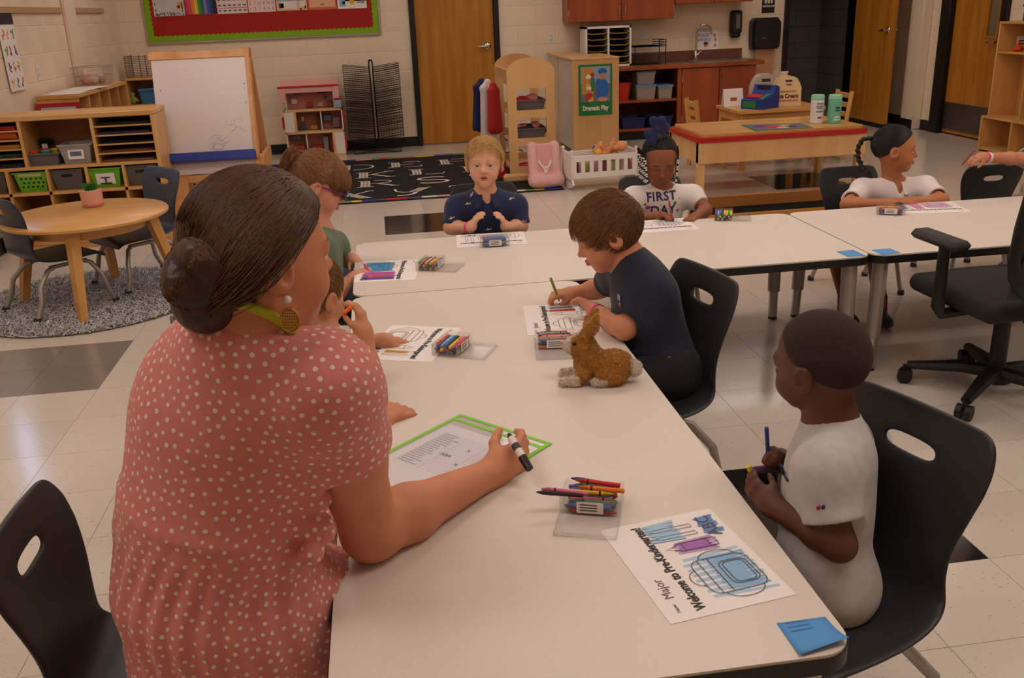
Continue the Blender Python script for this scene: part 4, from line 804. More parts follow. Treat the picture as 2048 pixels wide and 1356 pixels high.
b = MB(); b.box((0, 0, 0), (.14, .07, .008), M=Matrix.Translation((-.02, -.05, .102)) @ Matrix.Rotation(.26, 4, 'X')); b.build('key_panel', flatc(190, 30, 50), t); b = MB(); b.box((0, 0, 0), (.035, .13, .008), M=Matrix.Translation((.08, -.05, .10)) @ Matrix.Rotation(.26, 4, 'X')); b.build('key_panel', flatc(50, 130, 110), t); b = MB(); b.box((0, .045, .17), (.13, .006, .03), M=Matrix.Rotation(.0, 4, 'X')); b.build('display', flatc(30, 34, 50), t)
t = thing('ice_cream_carrier', 'cream toy ice cream carrier with handle slot on the play table', 'toy', (3.53, 7.86, .511), -.1); b = MB(); pr = [(-.115, 0), (.115, 0), (.115, .15), (.10, .19), (.075, .23), (.04, .25), (-.04, .25), (-.075, .23), (-.10, .19), (-.115, .15)]
for y in (-.05, .05): b.prism(pr, -.006, .006, 0, Matrix.Translation((0, y, 0)) @ Matrix.Rotation(PI/2, 4, 'X'))
b.build('panel', flatc(232, 206, 160), t, 0); b = MB(); b.bb(-.11, .11, -.044, .044, 0, .02); b.bb(-.11, -.10, -.044, .044, 0, .13); b.bb(.10, .11, -.044, .044, 0, .13); b.build('tray', flatc(220, 190, 150), t)
b = MB(); b.bb(-.03, .03, -.0575, -.0565, .205, .222); b.build('handle_slot', flatc(60, 44, 50), t); text('lettering', 'Ice Cream', .05, flatc(96, 50, 40), on_back(0, -.057, .085), t, bold=.002, sx=.85); b = MB(); b.bb(-.07, .07, -.0575, -.0565, .118, .130); b.build('print', flatc(190, 130, 50), t); b = MB(); b.bb(-.09, .09, -.0575, -.0565, .04, .055); b.build('print', flatc(206, 120, 110), t); b = MB(); b.bb(-.02, .025, -.0575, -.0565, .175, .19); b.build('print', flatc(200, 70, 60), t)
t = thing('toy_jug', 'pale grey toy basket with arched handle behind the register', 'toy', (3.40, 8.05, .511)); b = MB(); b.prism([(x*1.0, z*1.05) for x, z in pr], -.05, .05, 0, Matrix.Rotation(PI/2, 4, 'X')); b.build('body', flatc(196, 182, 172), t, 25); b = MB(); b.bb(-.04, .04, -.052, -.0505, .20, .225); b.build('handle_slot', flatc(60, 50, 50), t)
t = thing('paper_cup', 'cream paper cup standing on the toy carrier', 'cup', (3.60, 8.08, .511)); b = MB(); b.lathe([(.022, .0), (.034, .27), (.03, .27), (.02, .02)], 16, capt=False); b.v = [(x, y, z if z > .1 else z) for x, y, z in b.v]; b.build('cup', flatc(236, 214, 170), t); b = MB(); b.lathe([(.036, .262), (.037, .272), (.033, .272)], 16, capt=False, capb=False); b.build('rim', flatc(240, 226, 196), t)
t = thing('play_menu', 'white folded card standing behind the cash register', 'card', (3.12, 8.06, .511)); b = MB(); b.add([(-.09, -.04, 0), (.09, -.04, 0), (.09, 0, .15), (-.09, 0, .15), (.09, .04, 0), (-.09, .04, 0)], [(0, 1, 2, 3), (3, 2, 4, 5)]); b.build('card', m_paper, t, 0); b = MB(); b.box((.0, -.028, .06), (.06, .002, .03), M=I4); b.build('print', flatc(190, 80, 60), t)
# ---- low wooden bench behind the children's seats
BYY = 4.95; a = P(1400, 395, y=BYY); c = P(1690, 376, y=BYY); zt_ = (a[2]+c[2])/2
t = thing('low_shelf', 'low long wooden shelf with dark gap standing behind the table', 'shelf', (0, 0, 0)); m_ob = wood('ochre_board', (206, 144, 66), (190, 126, 52), 'x'); m_bb = wood('brown_board', (158, 100, 40), (140, 86, 34), 'x')
b = MB(); b.bb(1.70, 2.62, BYY, BYY+.03, zt_-.065, zt_, b=.003); b.build('upper_board', m_bb, t); b = MB(); b.bb(1.70, 2.62, BYY+.01, BYY+.03, zt_-.105, zt_-.065); b.build('dark_gap', m_black, t); b = MB(); b.bb(1.70, 2.62, BYY-.004, BYY+.03, .04, zt_-.105, b=.003); b.build('lower_board', m_ob, t)  # solid black strip between the boards paints the shade of the gap
for x in (1.70, 2.60): b = MB(); b.bb(x, x+.02, BYY+.03, BYY+.06, 0, zt_); b.build('end_board', m_ob, t)
# ---- lockers on the right
LX = 5.50; LY1_ = 7.90; LY0_ = 6.3
t = thing('coat_locker', 'tall maple cubby locker with coat spaces beside the entrance door', 'locker', (0, 0, 0)); xb = XR-.03; zt_ = 1.13
b = MB(); b.bb(LX, xb, LY1_-.02, LY1_, .30, zt_, b=.002); b.bb(LX-.06, xb, LY1_-.02, LY1_, 0, .32, b=.002); b.build('side_panel', m_maple_v, t)
for y in (7.48, 7.06, 6.64, LY0_): b = MB(); b.bb(LX+.01, xb, y-.01, y+.01, .30, zt_-.02); b.bb(LX-.05, xb, y-.01, y+.01, 0, .30); b.build('divider', m_maple_v, t)
b = MB(); b.bb(xb-.012, xb, LY0_, LY1_-.02, 0, zt_); b.build('back_panel', m_maple_v, t)
for z, x in ((zt_-.02, LX), (.86, LX+.005), (.30, LX-.06), (.02, LX-.06)): b = MB(); b.bb(x, xb-.012, LY0_, LY1_-.02, z, z+.02, b=.002); b.build('shelf', m_maple, t)
for k in range(3): b = MB(); y = 7.68-.42*k; b.tube([(xb-.014, y, .80), (xb-.05, y, .79), (xb-.06, y, .81)], .005, 6); b.build('coat_hook', m_steel, t)
t = thing('name_tag', 'white name tag on the top shelf of the locker', 'tag', (xb-.03, 7.83, .88)); b = MB(); b.bb(-.10, .0, -.004, 0, .0, .12); b.build('card', m_paper, t); b = MB(); b.bb(-.08, -.03, -.0048, -.004, .05, .06); b.bb(-.08, -.03, -.0048, -.004, .075, .085); b.build('print', m_ink, t)
t = thing('toy', 'orange plastic toy on the locker top shelf', 'toy', (LX+.07, 7.70, .88)); s = SDF(.005).to(None, (LX+.07, 7.70, .88)); s.el((0, 0, .02), (.05, .04, .022), k=.02); s.rc((0, 0, .02), (.02, .03, .07), .018, .012); s.rc((0, -.03, .02), (-.02, -.06, .05), .014, .012); s.build('body', flatc(214, 70, 20), t)
t = thing('backpack', 'green backpack with yellow stripe hanging in the locker', 'backpack', (LX+.10, 7.25, .40)); L_ = (LX+.10, 7.25, .40); s = SDF(.007).to(None, L_); s.bx((0, 0, .19), (.08, .13, .19), .06, k=.02); s.bx((-.08, 0, .12), (.03, .10, .09), .03, k=.02); s.build('bag', flatc(40, 130, 40, .7), t); b = MB(); b.box((-.095, .11, .2), (.012, .03, .26), b=.005); b.build('stripe', flatc(214, 190, 40), t); b = MB(); b.tube([(.02, -.03, .36), (.04, 0, .41), (.02, .03, .36)], .01, 8); b.build('strap', m_black, t)
t = thing('storage_box', 'purple box standing on top of the locker', 'box', (LX+.14, 7.50, zt_+.001)); b = MB(); b.box((0, 0, .06), (.22, .3, .12), b=.01); b.build('body', flatc(90, 60, 150), t); b = MB(); b.box((0, 0, .13), (.235, .315, .022), b=.006); b.build('lid', flatc(80, 50, 140), t)
# ---- alphabet rug
RX0, RX1, RY0, RY1 = -2.02, 1.44, 7.32, 9.64; RZ = .008
t = thing('alphabet_rug', 'black alphabet rug with white letters and a coloured block border', 'rug', (0, 0, 0)); b = MB(); b.bb(RX0, RX1, RY0, RY1, .0005, RZ, b=.003); b.build('pile', mat('black_pile', (22, 20, 22), .95, bump=.3, bscale=300), t)
BC = [(200, 40, 36), (230, 200, 40), (40, 60, 160), (230, 110, 40), (110, 160, 60), (90, 60, 120), (226, 150, 160), (226, 220, 214), (60, 90, 170)]
bms = [flatc(*q, .9) for q in BC]; b = MB(); bw_ = .06
def run(x0, y0, dx, dy, L_, nx, ny):
    s = 0; last = -1
    while s < L_:
        l = random.choice((.08, .12, .16, .2)); l = min(l, L_-s); k = random.choice([q for q in range(9) if q != last]); last = k
        xa, ya = x0+dx*s, y0+dy*s; xb_, yb_ = x0+dx*(s+l)+nx*bw_, y0+dy*(s+l)+ny*bw_; b.bb(min(xa, xb_), max(xa, xb_), min(ya, yb_), max(ya, yb_), RZ-.001, RZ+.0015, k); s += l
run(RX0+.02, RY0+.03, 1, 0, RX1-RX0-.04, 0, 1); run(RX0+.02, RY1-.03, 1, 0, RX1-RX0-.04, 0, -1); run(RX0+.02, RY0+.1, 0, 1, RY1-RY0-.2, 1, 0); run(RX1-.02, RY0+.1, 0, 1, RY1-RY0-.2, -1, 0); b.build('border', bms, t, 0)
m_let = mat('white_pile', (232, 220, 210), .95)
def rib(b, pts, w):
    pts = [Vector((x, y)) for x, y in pts]; n = len(pts); L_ = []; R_ = []
    for i, p in enumerate(pts):
        d = (pts[min(i+1, n-1)]-pts[max(i-1, 0)]).normalized(); nn = Vector((-d.y, d.x))*w/2; L_.append(p+nn); R_.append(p-nn)
    b.add([(p.x, p.y, .0016) for p in L_]+[(p.x, p.y, .0016) for p in R_], [(i, i+1, n+i+1, n+i) for i in range(n-1)])
def arc(cx, cy, rx, ry, a0, a1, n=14): return [(cx+rx*math.cos(math.radians(a0+(a1-a0)*i/n)), cy+ry*math.sin(math.radians(a0+(a1-a0)*i/n))) for i in range(n+1)]
def thick(b, p, q):
    p = Vector(p); q = Vector(q); d = (q-p).normalized(); nn = Vector((-d.y, d.x))
    for k in (-1, 0, 1): rib(b, [p+nn*.085*k, q+nn*.085*k], .06)
    m = int((q-p).length/.09)
    for k in range(m+1): c_ = p+(q-p)*(k/max(m, 1)); rib(b, [c_-nn*.1, c_+nn*.1], .03)
def ser(b, x, y, w=.3): rib(b, [(x-w/2, y), (x+w/2, y)], .05)
def letter(ch):
    b = MB(); T = .05
    if ch == 'A': thick(b, (.55, 1), (.85, 0)); rib(b, [(.5, 1), (.1, 0)], T); rib(b, [(.25, .35), (.7, .35)], T); ser(b, .1, 0); ser(b, .85, 0)
    if ch in 'BDEFHIKLMNPRTU': x = .5 if ch in 'IT' else .22; thick(b, (x, 0), (x, 1)); ser(b, x, 0, .4); (ch != 'T') and ser(b, x, 1, .4)
    if ch == 'B': rib(b, [(.3, 1)]+arc(.5, .76, .3, .24, 90, -90)+[(.3, .52)]+arc(.5, .26, .36, .26, 90, -90)+[(.3, 0)], T)
    if ch == 'C': rib(b, arc(.5, .5, .42, .5, 50, 310), T); rib(b, arc(.46, .5, .3, .44, 110, 250), .12)
    if ch == 'D': rib(b, [(.3, 1)]+arc(.45, .5, .5, .5, 90, -90)+[(.3, 0)], T)
    if ch == 'E': rib(b, [(.3, 1), (.85, 1), (.88, .82)], T); rib(b, [(.3, .52), (.7, .52)], T); rib(b, [(.3, 0), (.88, 0), (.92, .2)], T)
    if ch == 'F': rib(b, [(.3, 1), (.85, 1), (.9, .82)], T); rib(b, [(.3, .52), (.72, .52)], T)
    if ch == 'G': rib(b, arc(.5, .5, .42, .5, 50, 340), T); rib(b, arc(.46, .5, .3, .44, 110, 250), .12); rib(b, [(.55, .42), (.92, .42)], T)
    if ch == 'H': rib(b, [(.8, 0), (.8, 1)], T); rib(b, [(.3, .5), (.8, .5)], T); ser(b, .8, 0); ser(b, .8, 1)
    if ch == 'J': thick(b, (.6, .25), (.6, 1)); rib(b, arc(.4, .2, .2, .2, 0, -150), T); ser(b, .6, 1)
    if ch == 'K': rib(b, [(.3, .45), (.85, 1)], T); rib(b, [(.42, .58), (.9, 0)], .07); ser(b, .88, 1, .26); ser(b, .9, 0, .26)
    if ch == 'L': rib(b, [(.3, 0), (.88, 0), (.92, .22)], T)
    if ch == 'M': rib(b, [(.25, 1), (.5, .2), (.78, 1), (.78, 0)], T); ser(b, .8, 0)
    if ch == 'N': rib(b, [(.22, 1), (.82, 0), (.82, 1)], T); ser(b, .82, 1)
    if ch in 'OQ': rib(b, arc(.5, .5, .42, .5, 0, 360, 24), T); rib(b, arc(.46, .5, .3, .44, 110, 250), .12)
    if ch == 'Q': rib(b, [(.55, .25), (.9, -.08)], .08)
    if ch in 'PR': rib(b, [(.3, 1)]+arc(.5, .75, .34, .25, 90, -90)+[(.3, .5)], T)
    if ch == 'R': rib(b, [(.5, .5), (.92, 0)], .08); ser(b, .92, 0, .2)
    if ch == 'S': rib(b, arc(.5, .75, .34, .25, 30, 270)+arc(.5, .25, .36, .25, 90, -150), .09)
    if ch == 'T': rib(b, [(.08, .82), (.1, 1), (.9, 1), (.92, .82)], T)
    if ch == 'U': rib(b, [(.3, 0)]+arc(.55, .3, .28, .3, 220, 360)+[(.83, 1)], T); ser(b, .83, 1)
    if ch == 'V': thick(b, (.2, 1), (.5, 0)); rib(b, [(.55, 0), (.9, 1)], T); ser(b, .2, 1); ser(b, .9, 1, .2)
    if ch == 'W': thick(b, (.12, 1), (.32, 0)); rib(b, [(.35, 0), (.55, 1)], T); thick(b, (.5, 1), (.7, 0)); rib(b, [(.72, 0), (.95, 1)], T); ser(b, .1, 1, .2); ser(b, .95, 1, .2)
    if ch == 'X': thick(b, (.2, 1), (.8, 0)); rib(b, [(.1, 0), (.9, 1)], T); ser(b, .2, 1); ser(b, .9, 1, .2); ser(b, .1, 0, .2); ser(b, .8, 0)
    if ch == 'Y': thick(b, (.85, 1), (.55, .4)); rib(b, [(.15, 1)]+arc(.45, .75, .28, .3, 190, 330), T); rib(b, [(.62, .5)]+arc(.25, .3, .36, .3, 20, -100), .09); ser(b, .85, 1)
    if ch == 'Z': rib(b, [(.1, .82), (.12, 1), (.9, 1)], T); thick(b, (.8, .95), (.2, .05)); rib(b, [(.12, 0), (.9, 0), (.93, .2)], T)
    return b
LH = .30; LW = .36
ref = {'D': (713, 336), 'E': (812, 329), 'F': (901, 323), 'A': (408, 353), 'K': (749, 349), 'L': (855, 343), 'R': (754, 367), 'S': (866, 361), 'X': (704, 391), 'Y': (821, 385)}
pos = {}
for ch, (px, py) in ref.items(): q = P(px, py, z=RZ); pos[ch] = (q[0], q[1])
dxr = (pos['E'][0]-pos['D'][0]); yr = [pos['E'][1], pos['L'][1], pos['R'][1], pos['X'][1]]; dk = pos['L'][0]-pos['K'][0]; dr = pos['S'][0]-pos['R'][0]; dX = pos['Y'][0]-pos['X'][0]
rows = [('ABCDEF', pos['D'][0]-3*dxr, dxr, yr[0]), ('GHIJKLM', pos['K'][0]-4*dk, dk, yr[1]), ('NOPQRST', pos['R'][0]-4*dr, dr, yr[2]), ('UVWXYZ', pos['X'][0]-3*dX, dX, yr[3])]
for row, x0, dx_, y in rows:
    for k, ch in enumerate(row):
        x = x0+k*dx_
        if x < RX0+.2 or x > RX1-.2: continue
        o = letter(ch); o.v = [(x+(vx-.5)*LW, y+(vy-.5)*LH, RZ+vz) for vx, vy, vz in o.v]; o.build('letter_'+ch.lower(), m_let, t, 0)
# ================================================================== left side: storage shelf, easel, round table
FYS = 6.40; SD = .36
ux0, ux1 = P(42, 280, y=FYS)[0], P(188, 280, y=FYS)[0]; xr = P(309, 280, y=FYS)[0]; xl_ = XL+.04
zm = P(160, 332, y=FYS)[2]; zr2 = P(160, 383, y=FYS)[2]; ztop = P(160, 226, y=FYS)[2]
t = thing('storage_shelf', 'wide maple classroom shelf with paper slots above and bin cubbies below', 'shelf', (0, 0, 0))
b = MB(); b.bb(xl_, xr+.02, FYS-.005, FYS+SD+.005, ztop-.035, ztop, b=.006); b.build('top', m_maple, t)
for x in (xl_, xr-.005): b = MB(); b.bb(x, x+.022, FYS, FYS+SD, 0, ztop-.035, b=.002); b.build('side_panel', m_maple_v, t)
b = MB(); b.bb(xl_, xr, FYS+SD-.01, FYS+SD, .05, ztop-.035); b.build('back_panel', mat('pegboard', (178, 122, 84), .7, bump=.5, bscale=160), t)
for z in (zm, zr2, .05): b = MB(); b.bb(xl_+.02, xr-.005, FYS+.002, FYS+SD-.01, z-.01, z+.01); b.build('shelf', m_maple, t)
b = MB(); b.bb(xl_, xr, FYS+.012, FYS+.03, 0, .04); b.build('plinth', m_maple, t)
for x in (ux0, ux1): b = MB(); b.bb(x-.01, x+.01, FYS+.002, FYS+SD-.01, zm+.01, ztop-.035); b.build('divider', m_maple_v, t)
lowx = [P(px, py, y=FYS)[0] for px, py in ((17, 370), (97, 362), (173, 350), (247, 342))]
for x in lowx: b = MB(); b.bb(x-.009, x+.009, FYS+.002, FYS+SD-.01, .06, zm-.01); b.build('divider', m_maple_v, t)
nz = [zm+.01+(ztop-.035-zm-.01)*k/5 for k in range(1, 5)]
def sheets(label, cc, x0, x1, z, h):
    t = thing('paper_stack', label, 'paper', ((x0+x1)/2, FYS+.17, z)); n = 4
    for k in range(n): b = MB(); hh = h/n; b.bb(-(x1-x0)/2+.012, (x1-x0)/2-.012-random.uniform(0, .02), -.15+random.uniform(0, .02), .14, k*hh, k*hh+hh*.9, b=.0); b.build('sheet', flatc(*cc, .8), t, 0)
pal = [((44, 48, 60), 'dark blue'), ((40, 84, 56), 'green'), ((196, 140, 40), 'yellow'), ((196, 84, 30), 'orange'), ((190, 40, 30), 'red')]
palr = [((150, 110, 80), 'tan'), ((130, 66, 44), 'brown'), ((26, 26, 30), 'black'), ((74, 60, 90), 'purple'), ((60, 44, 44), 'dark brown')]
for side, xs, pl, nm in ((0, (xl_+.02, ux0-.01), pal, 'left'), (1, (ux1+.01, xr-.005), palr, 'right')):
    for k in range(5):
        zz = zm+.01 if k == 0 else nz[k-1]+.005
        if k: b = MB(); b.bb(xs[0], xs[1], FYS+.006, FYS+SD-.01, nz[k-1]-.005, nz[k-1]+.004); b.build('slot_shelf', m_maple, t)
        sheets('%s construction paper in the paper slots at the %s of the maple shelf' % (pl[k][1], nm), pl[k][0], xs[0], xs[1], zz+.0005, (.012 if side else .022)+(.02 if pl[k][1] == 'orange' else 0))
# contents
def shelf_bin(label, px, py, z, w, h, m, perf=False, card=False, slot=False, name='bin'):
    x = P(px, py, y=FYS+.03)[0]; t = bin_(name, label, (x, FYS+.17, z), w, .28, h, m, taper=.82)
    k = .91
    def onf(zz): return -.14*(.82+.18*zz/h)-.002
    if perf:
        b = MB()
        for r in range(3):
            for c_ in range(5): zz = h*(.25+.22*r); b.ball((-.06+.03*c_+(.012 if r % 2 else 0), onf(zz), zz), (.008, .003, .007), 8)
        b.build('perforations', m_black, t)['kind'] = 'stuff'
        b = MB(); b.add([(-w*.33, onf(h*.82), h*.82), (w*.33, onf(h*.82), h*.82), (w*.40, onf(h)-.006, h), (-w*.40, onf(h)-.006, h)], [(0, 1, 2, 3)]); b.build('handle_gap', flatc(226, 206, 178), t, 0)
    if card:
        b = MB(); b.add([(-w*.3, onf(h*.15)-.003, h*.15), (w*.3, onf(h*.15)-.003, h*.15), (w*.3, onf(h*.75)-.003, h*.75), (-w*.3, onf(h*.75)-.003, h*.75)], [(0, 1, 2, 3)]); cd = b.build('label_card', m_paper, t, 0)
        b = MB(); b.box((0, onf(h*.5)-.005, h*.52), (w*.3, .001, .008), M=Matrix.Rotation(.0, 4, 'Y')); b.box((0, onf(h*.45)-.005, h*.42), (.012, .001, h*.3)); b.build('picture', flatc(60, 66, 90), cd); b = MB(); b.box((0, onf(h*.2)-.005, h*.2), (w*.36, .001, .01)); b.build('print', m_ink, cd)
    if slot: b = MB(); b.box((0, onf(h*.72)-.001, h*.72), (w*.36, .004, .018), b=.0018); b.build('hand_slot', flatc(22, 20, 20), t)
    return t
zr1 = zr2+.011
shelf_bin('lime green perforated bin in the upper cubby row of the maple shelf', 67, 385, zr1, .20, .125, m_green, perf=True); shelf_bin('grey woven bin between the two green bins of the upper cubby row', 138, 375, zr1, .20, .13, m_greyb, slot=True)
shelf_bin('lime green bin with white picture label in the upper cubby row', 212, 365, zr1, .20, .125, m_green, card=True); shelf_bin('grey woven bin at the right end of the upper cubby row', 284, 355, zr1, .20, .13, m_greyb, slot=True); shelf_bin('grey woven bin at the left end of the upper cubby row', -12, 390, zr1, .18, .13, m_greyb, slot=True)
zl = .061
shelf_bin('grey woven bin in the lower cubby row behind the left chair', 72, 440, zl, .20, .13, m_greyb, slot=True); shelf_bin('lime green bin in the lower cubby row behind the plant pot', 148, 430, zl, .20, .125, m_green, perf=True); shelf_bin('lime green bin in the lower cubby row near the right chair', 222, 420, zl, .20, .125, m_green, card=True); shelf_bin('grey woven bin in the lower cubby row at the right end', 292, 410, zl, .19, .13, m_greyb, slot=True); shelf_bin('white labelled grey bin at the left end of the lower cubby row', -8, 450, zl, .17, .14, m_greyb, card=True)
xb_ = P(92, 322, y=FYS+.1)[0]; bin_('basket', 'low grey basket of coloured cups in the open middle bay of the shelf', (xb_, FYS+.13, zm+.011), .21, .2, .075, m_greyb)
for k, (cc, nm, dx_, dy_) in enumerate((((236, 90, 40), 'orange', -.055, -.05), ((214, 50, 34), 'red', -.01, .02), ((90, 160, 150), 'teal', .02, -.05), ((226, 196, 50), 'yellow', .06, .0))):
    tt = thing('cup', '%s toy cup in the low grey basket on the shelf' % nm, 'cup', (xb_+dx_, FYS+.13+dy_, zm+.05)); b = MB(); b.lathe([(.02, 0), (.03, .05), (.033, .05), (.033, .056), (.027, .056), (.018, .006)], 16, capt=False); b.build('body', flatc(*cc), tt)
xb_ = P(160, 318, y=FYS+.1)[0]; t = bin_('storage_bin', 'clear bin of craft supplies with white label in the middle bay', (xb_, FYS+.14, zm+.011), .20, .22, .12, m_haze, taper=.8)
b = MB(); b.bb(-.05, .05, -.106, -.104, .03, .09); b.build('label_card', m_paper, t); b = MB(); b.bb(-.035, .035, -.1075, -.106, .05, .08); b.build('print', flatc(110, 110, 120), t)
for k, cc in enumerate(((190, 60, 70), (60, 130, 80), (90, 120, 180), (70, 150, 90), (180, 90, 100))): b = MB(); b.ball((-.06+.03*k, .0, .05+.012*(k % 2)), (.025, .05, .03), 10); b.build('craft_supply', flatc(*cc), t)
# leafy plant in the shelf bay
def tuft(t, n, L, spread, base, cc, w=.004, seed=1):
    r = np.random.default_rng(seed); P0 = np.zeros((n, 5, 3))
    for i in range(n):
        a = r.uniform(0, 2*PI); s_ = r.uniform(0, spread); l = L*r.uniform(.7, 1.1); rr = r.uniform(0, .025)
        for k in range(5): u = k/4; P0[i, k] = [base[0]+math.cos(a)*(rr+s_*u*u), base[1]+math.sin(a)*(rr+s_*u*u), base[2]+l*u*(1-.25*u*s_/max(spread, .001))]
    strands('leaves', mat('leaf_green', (50, 110, 40), .6, vattr='Col'), t, P0, w, .0006, lin(*cc))
xb_ = P(88, 295, y=FYS+.25)[0]; t = thing('potted_plant', 'dark leafy plant with paper tag behind the cups in the shelf bay', 'plant', (xb_, FYS+.29, zm+.011)); b = MB(); b.lathe([(.03, 0), (.038, .07), (.034, .07), (.03, .06)], 16, capt=True); b.build('pot', flatc(60, 60, 58), t); tuft(t, 120, .11, .07, (xb_, FYS+.29, zm+.07), (36, 80, 40), .005, 3); b = MB(); b.box((.01, -.05, .10), (.035, .002, .035)); b.build('tag', m_paper, t)
# ---- easel
EX0, EX1 = -1.51, -.90
t = thing('easel', 'wooden double easel holding a white board with a blue tray', 'easel', (0, 0, 0)); m_eas = wood('easel_beech', (226, 172, 116), (210, 150, 92), 'z'); fb = np.array([6.66, 0]); ft = np.array([6.98, 1.21])
def ey(z, off=0): return 6.66+(.32/1.21)*z+off
for x in (EX0, EX1):
    b = MB(); Mx_ = Matrix(((0, 0, 1, 0), (1, 0, 0, 0), (0, 1, 0, 0), (0, 0, 0, 1)))
    b.prism([(ey(0), 0), (ey(0)+.06, 0), (ey(1.22)+.05, 1.22), (ey(1.22)-.01, 1.22)], x-.03 if x == EX0 else x-.02, x+.13 if x == EX0 else x+.03, 0, Mx_); b.build('front_leg', m_eas, t, 0)
    b = MB(); b.prism([(7.46, 0), (7.52, 0), (7.05, 1.22), (6.99, 1.22)], x-.02, x+.03, 0, Mx_); b.build('rear_leg', m_eas, t, 0)
for z, w_ in ((.22, .05), (.10, .06), (.36, .05)):
    b = MB(); b.bb(EX0, EX1, ey(z)+.0, ey(z)+.025, z-w_/2, z+w_/2, b=.003); b.build('crossbar', m_eas, t)
b = MB(); b.bb(EX0-.06, EX0-.03, ey(.2), 7.40, .18, .23, b=.003); b.build('side_brace', m_eas, t); b = MB(); b.bb(EX1+.03, EX1+.06, ey(.43), 7.28, .38, .50, b=.003); b.build('side_brace', m_eas, t)
ang = math.atan2(.32, 1.21); Me = Matrix.Translation(((EX0+EX1)/2-.01, ey(.80)-.012, .80)) @ Matrix.Rotation(-ang, 4, 'X')
b = MB(); b.box((0, 0, -.02), (EX1-EX0+.04, .008, .80), M=Me); b.build('board', mat('marker_board', (226, 214, 208), .25), t); b = MB(); b.box((0, .004, .40), (EX1-EX0+.08, .03, .05), M=Me, b=.004); b.build('top_rail', m_eas, t)
b = MB(); b.box((EX1/2-EX0/2+.02, .003, 0), (.03, .03, .82), M=Me, b=.004); b.build('side_rail', m_eas, t)
b = MB(); b.box((0, -.055, -.335), (EX1-EX0+.06, .1, .012), M=Me, b=.004); b.box((0, -.102, -.31), (EX1-EX0+.06, .012, .06), M=Me, b=.004); b.box((-.32, -.055, -.31), (.012, .1, .06), M=Me, b=.003); b.box((.32, -.055, -.31), (.012, .1, .06), M=Me, b=.003); b.build('tray', flatc(30, 54, 150, .35), t)
for sx_, sz_ in ((-.28, .17), (.29, .19), (-.28, .04), (.29, .06)): b = MB(); b.ball((sx_, -.005, sz_), (.006, .003, .006), 8, 0, Me); b.build('screw', m_steel, t)
for k in range(7):
    b = MB(); u = random.uniform(-.05, .2); v = random.uniform(-.25, -.02); pts = [(u+random.uniform(-.03, .03)+.02*i, -.0046, v+.05*math.sin(i*1.3+k)*.5) for i in range(6)]; b.tube(pts, .0016, 5, 0, Me); b.build('marker_smudge', flatc(196, 196, 204), t)
# ---- low shelf along the left wall, framed picture, clear basket
t = thing('low_cubby', 'low maple cubby unit along the left wall with papers on top', 'shelf', (0, 0, 0)); q0, q1, w0, w1 = 7.5, 8.95, XL+.05, P(156, 191, y=7.5)[0]; zt_ = P(110, 191, y=7.5)[2]
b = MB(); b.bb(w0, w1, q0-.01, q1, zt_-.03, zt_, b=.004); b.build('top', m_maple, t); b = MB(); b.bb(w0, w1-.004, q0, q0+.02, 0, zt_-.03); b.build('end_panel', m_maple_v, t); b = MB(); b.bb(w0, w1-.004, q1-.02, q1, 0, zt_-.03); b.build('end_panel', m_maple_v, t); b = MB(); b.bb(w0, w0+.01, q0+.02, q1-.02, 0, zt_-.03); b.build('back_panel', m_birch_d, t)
for k in range(1, 5): y = q0+(q1-q0)*k/5; b = MB(); b.bb(w0+.01, w1-.006, y-.01, y+.01, 0, zt_-.03); b.build('divider', m_maple_v, t)
b = MB(); b.bb(w0, w1-.006, q0+.02, q1-.02, .3, .32); b.build('shelf', m_maple, t)
t = thing('picture_frame', 'red bordered picture card fixed to the end of the low cubby', 'picture', ((w0+w1)/2, q0-.006, zt_-.30)); b = MB(); b.bb(-.155, .155, -.003, .003, 0, .245); b.build('border', flatc(180, 30, 36), t); b = MB(); b.bb(-.125, .125, -.005, -.003, .03, .215); b.build('photo', flatc(170, 190, 214), t); b = MB(); b.ball((0, -.006, .15), (.04, .001, .04)); b.build('figure', flatc(70, 50, 50), t)
t = thing('paper_pile', 'loose white papers spread over the low cubby top', 'paper', ((w0+w1)/2, 7.75, zt_+.0005))
for k in range(4): b = MB(); b.box((random.uniform(-.02, .03), -.12+.18*k, .002+.0015*k), (.26, .22, .001), M=Rz(random.uniform(-.2, .2))); b.build('sheet', m_paper, t, 0)
t = thing('supply_basket', 'clear wire-sided basket of small supplies on the low cubby', 'basket', ((w0+w1)/2-.02, 8.60, zt_+.001)); b = MB()
for k in range(11): u = -.15+.03*k; b.cyl((-.11, u, .0), (-.13, u*1.1, .15), .0018, n=4); b.cyl((.11, u, .0), (.13, u*1.1, .15), .0018, n=4)
for z, k in ((.002, 1), (.075, 1.08), (.15, 1.17)):
    q = [(-.11*k, -.15*k, z), (.11*k, -.15*k, z), (.11*k, .15*k, z), (-.11*k, .15*k, z)]
    for i in range(4): b.cyl(q[i], q[(i+1) % 4], .003, n=5)
b.build('wire_sides', mat('pale_wire', (176, 164, 158), .4, .3), t)
for k, cc in enumerate(((196, 150, 140), (206, 190, 180), (170, 90, 90), (160, 150, 150), (210, 170, 160))): b = MB(); b.ball((random.uniform(-.05, .05), -.1+.05*k, .045), (.05, .035, .04), 10); b.build('supply', flatc(*cc), t)
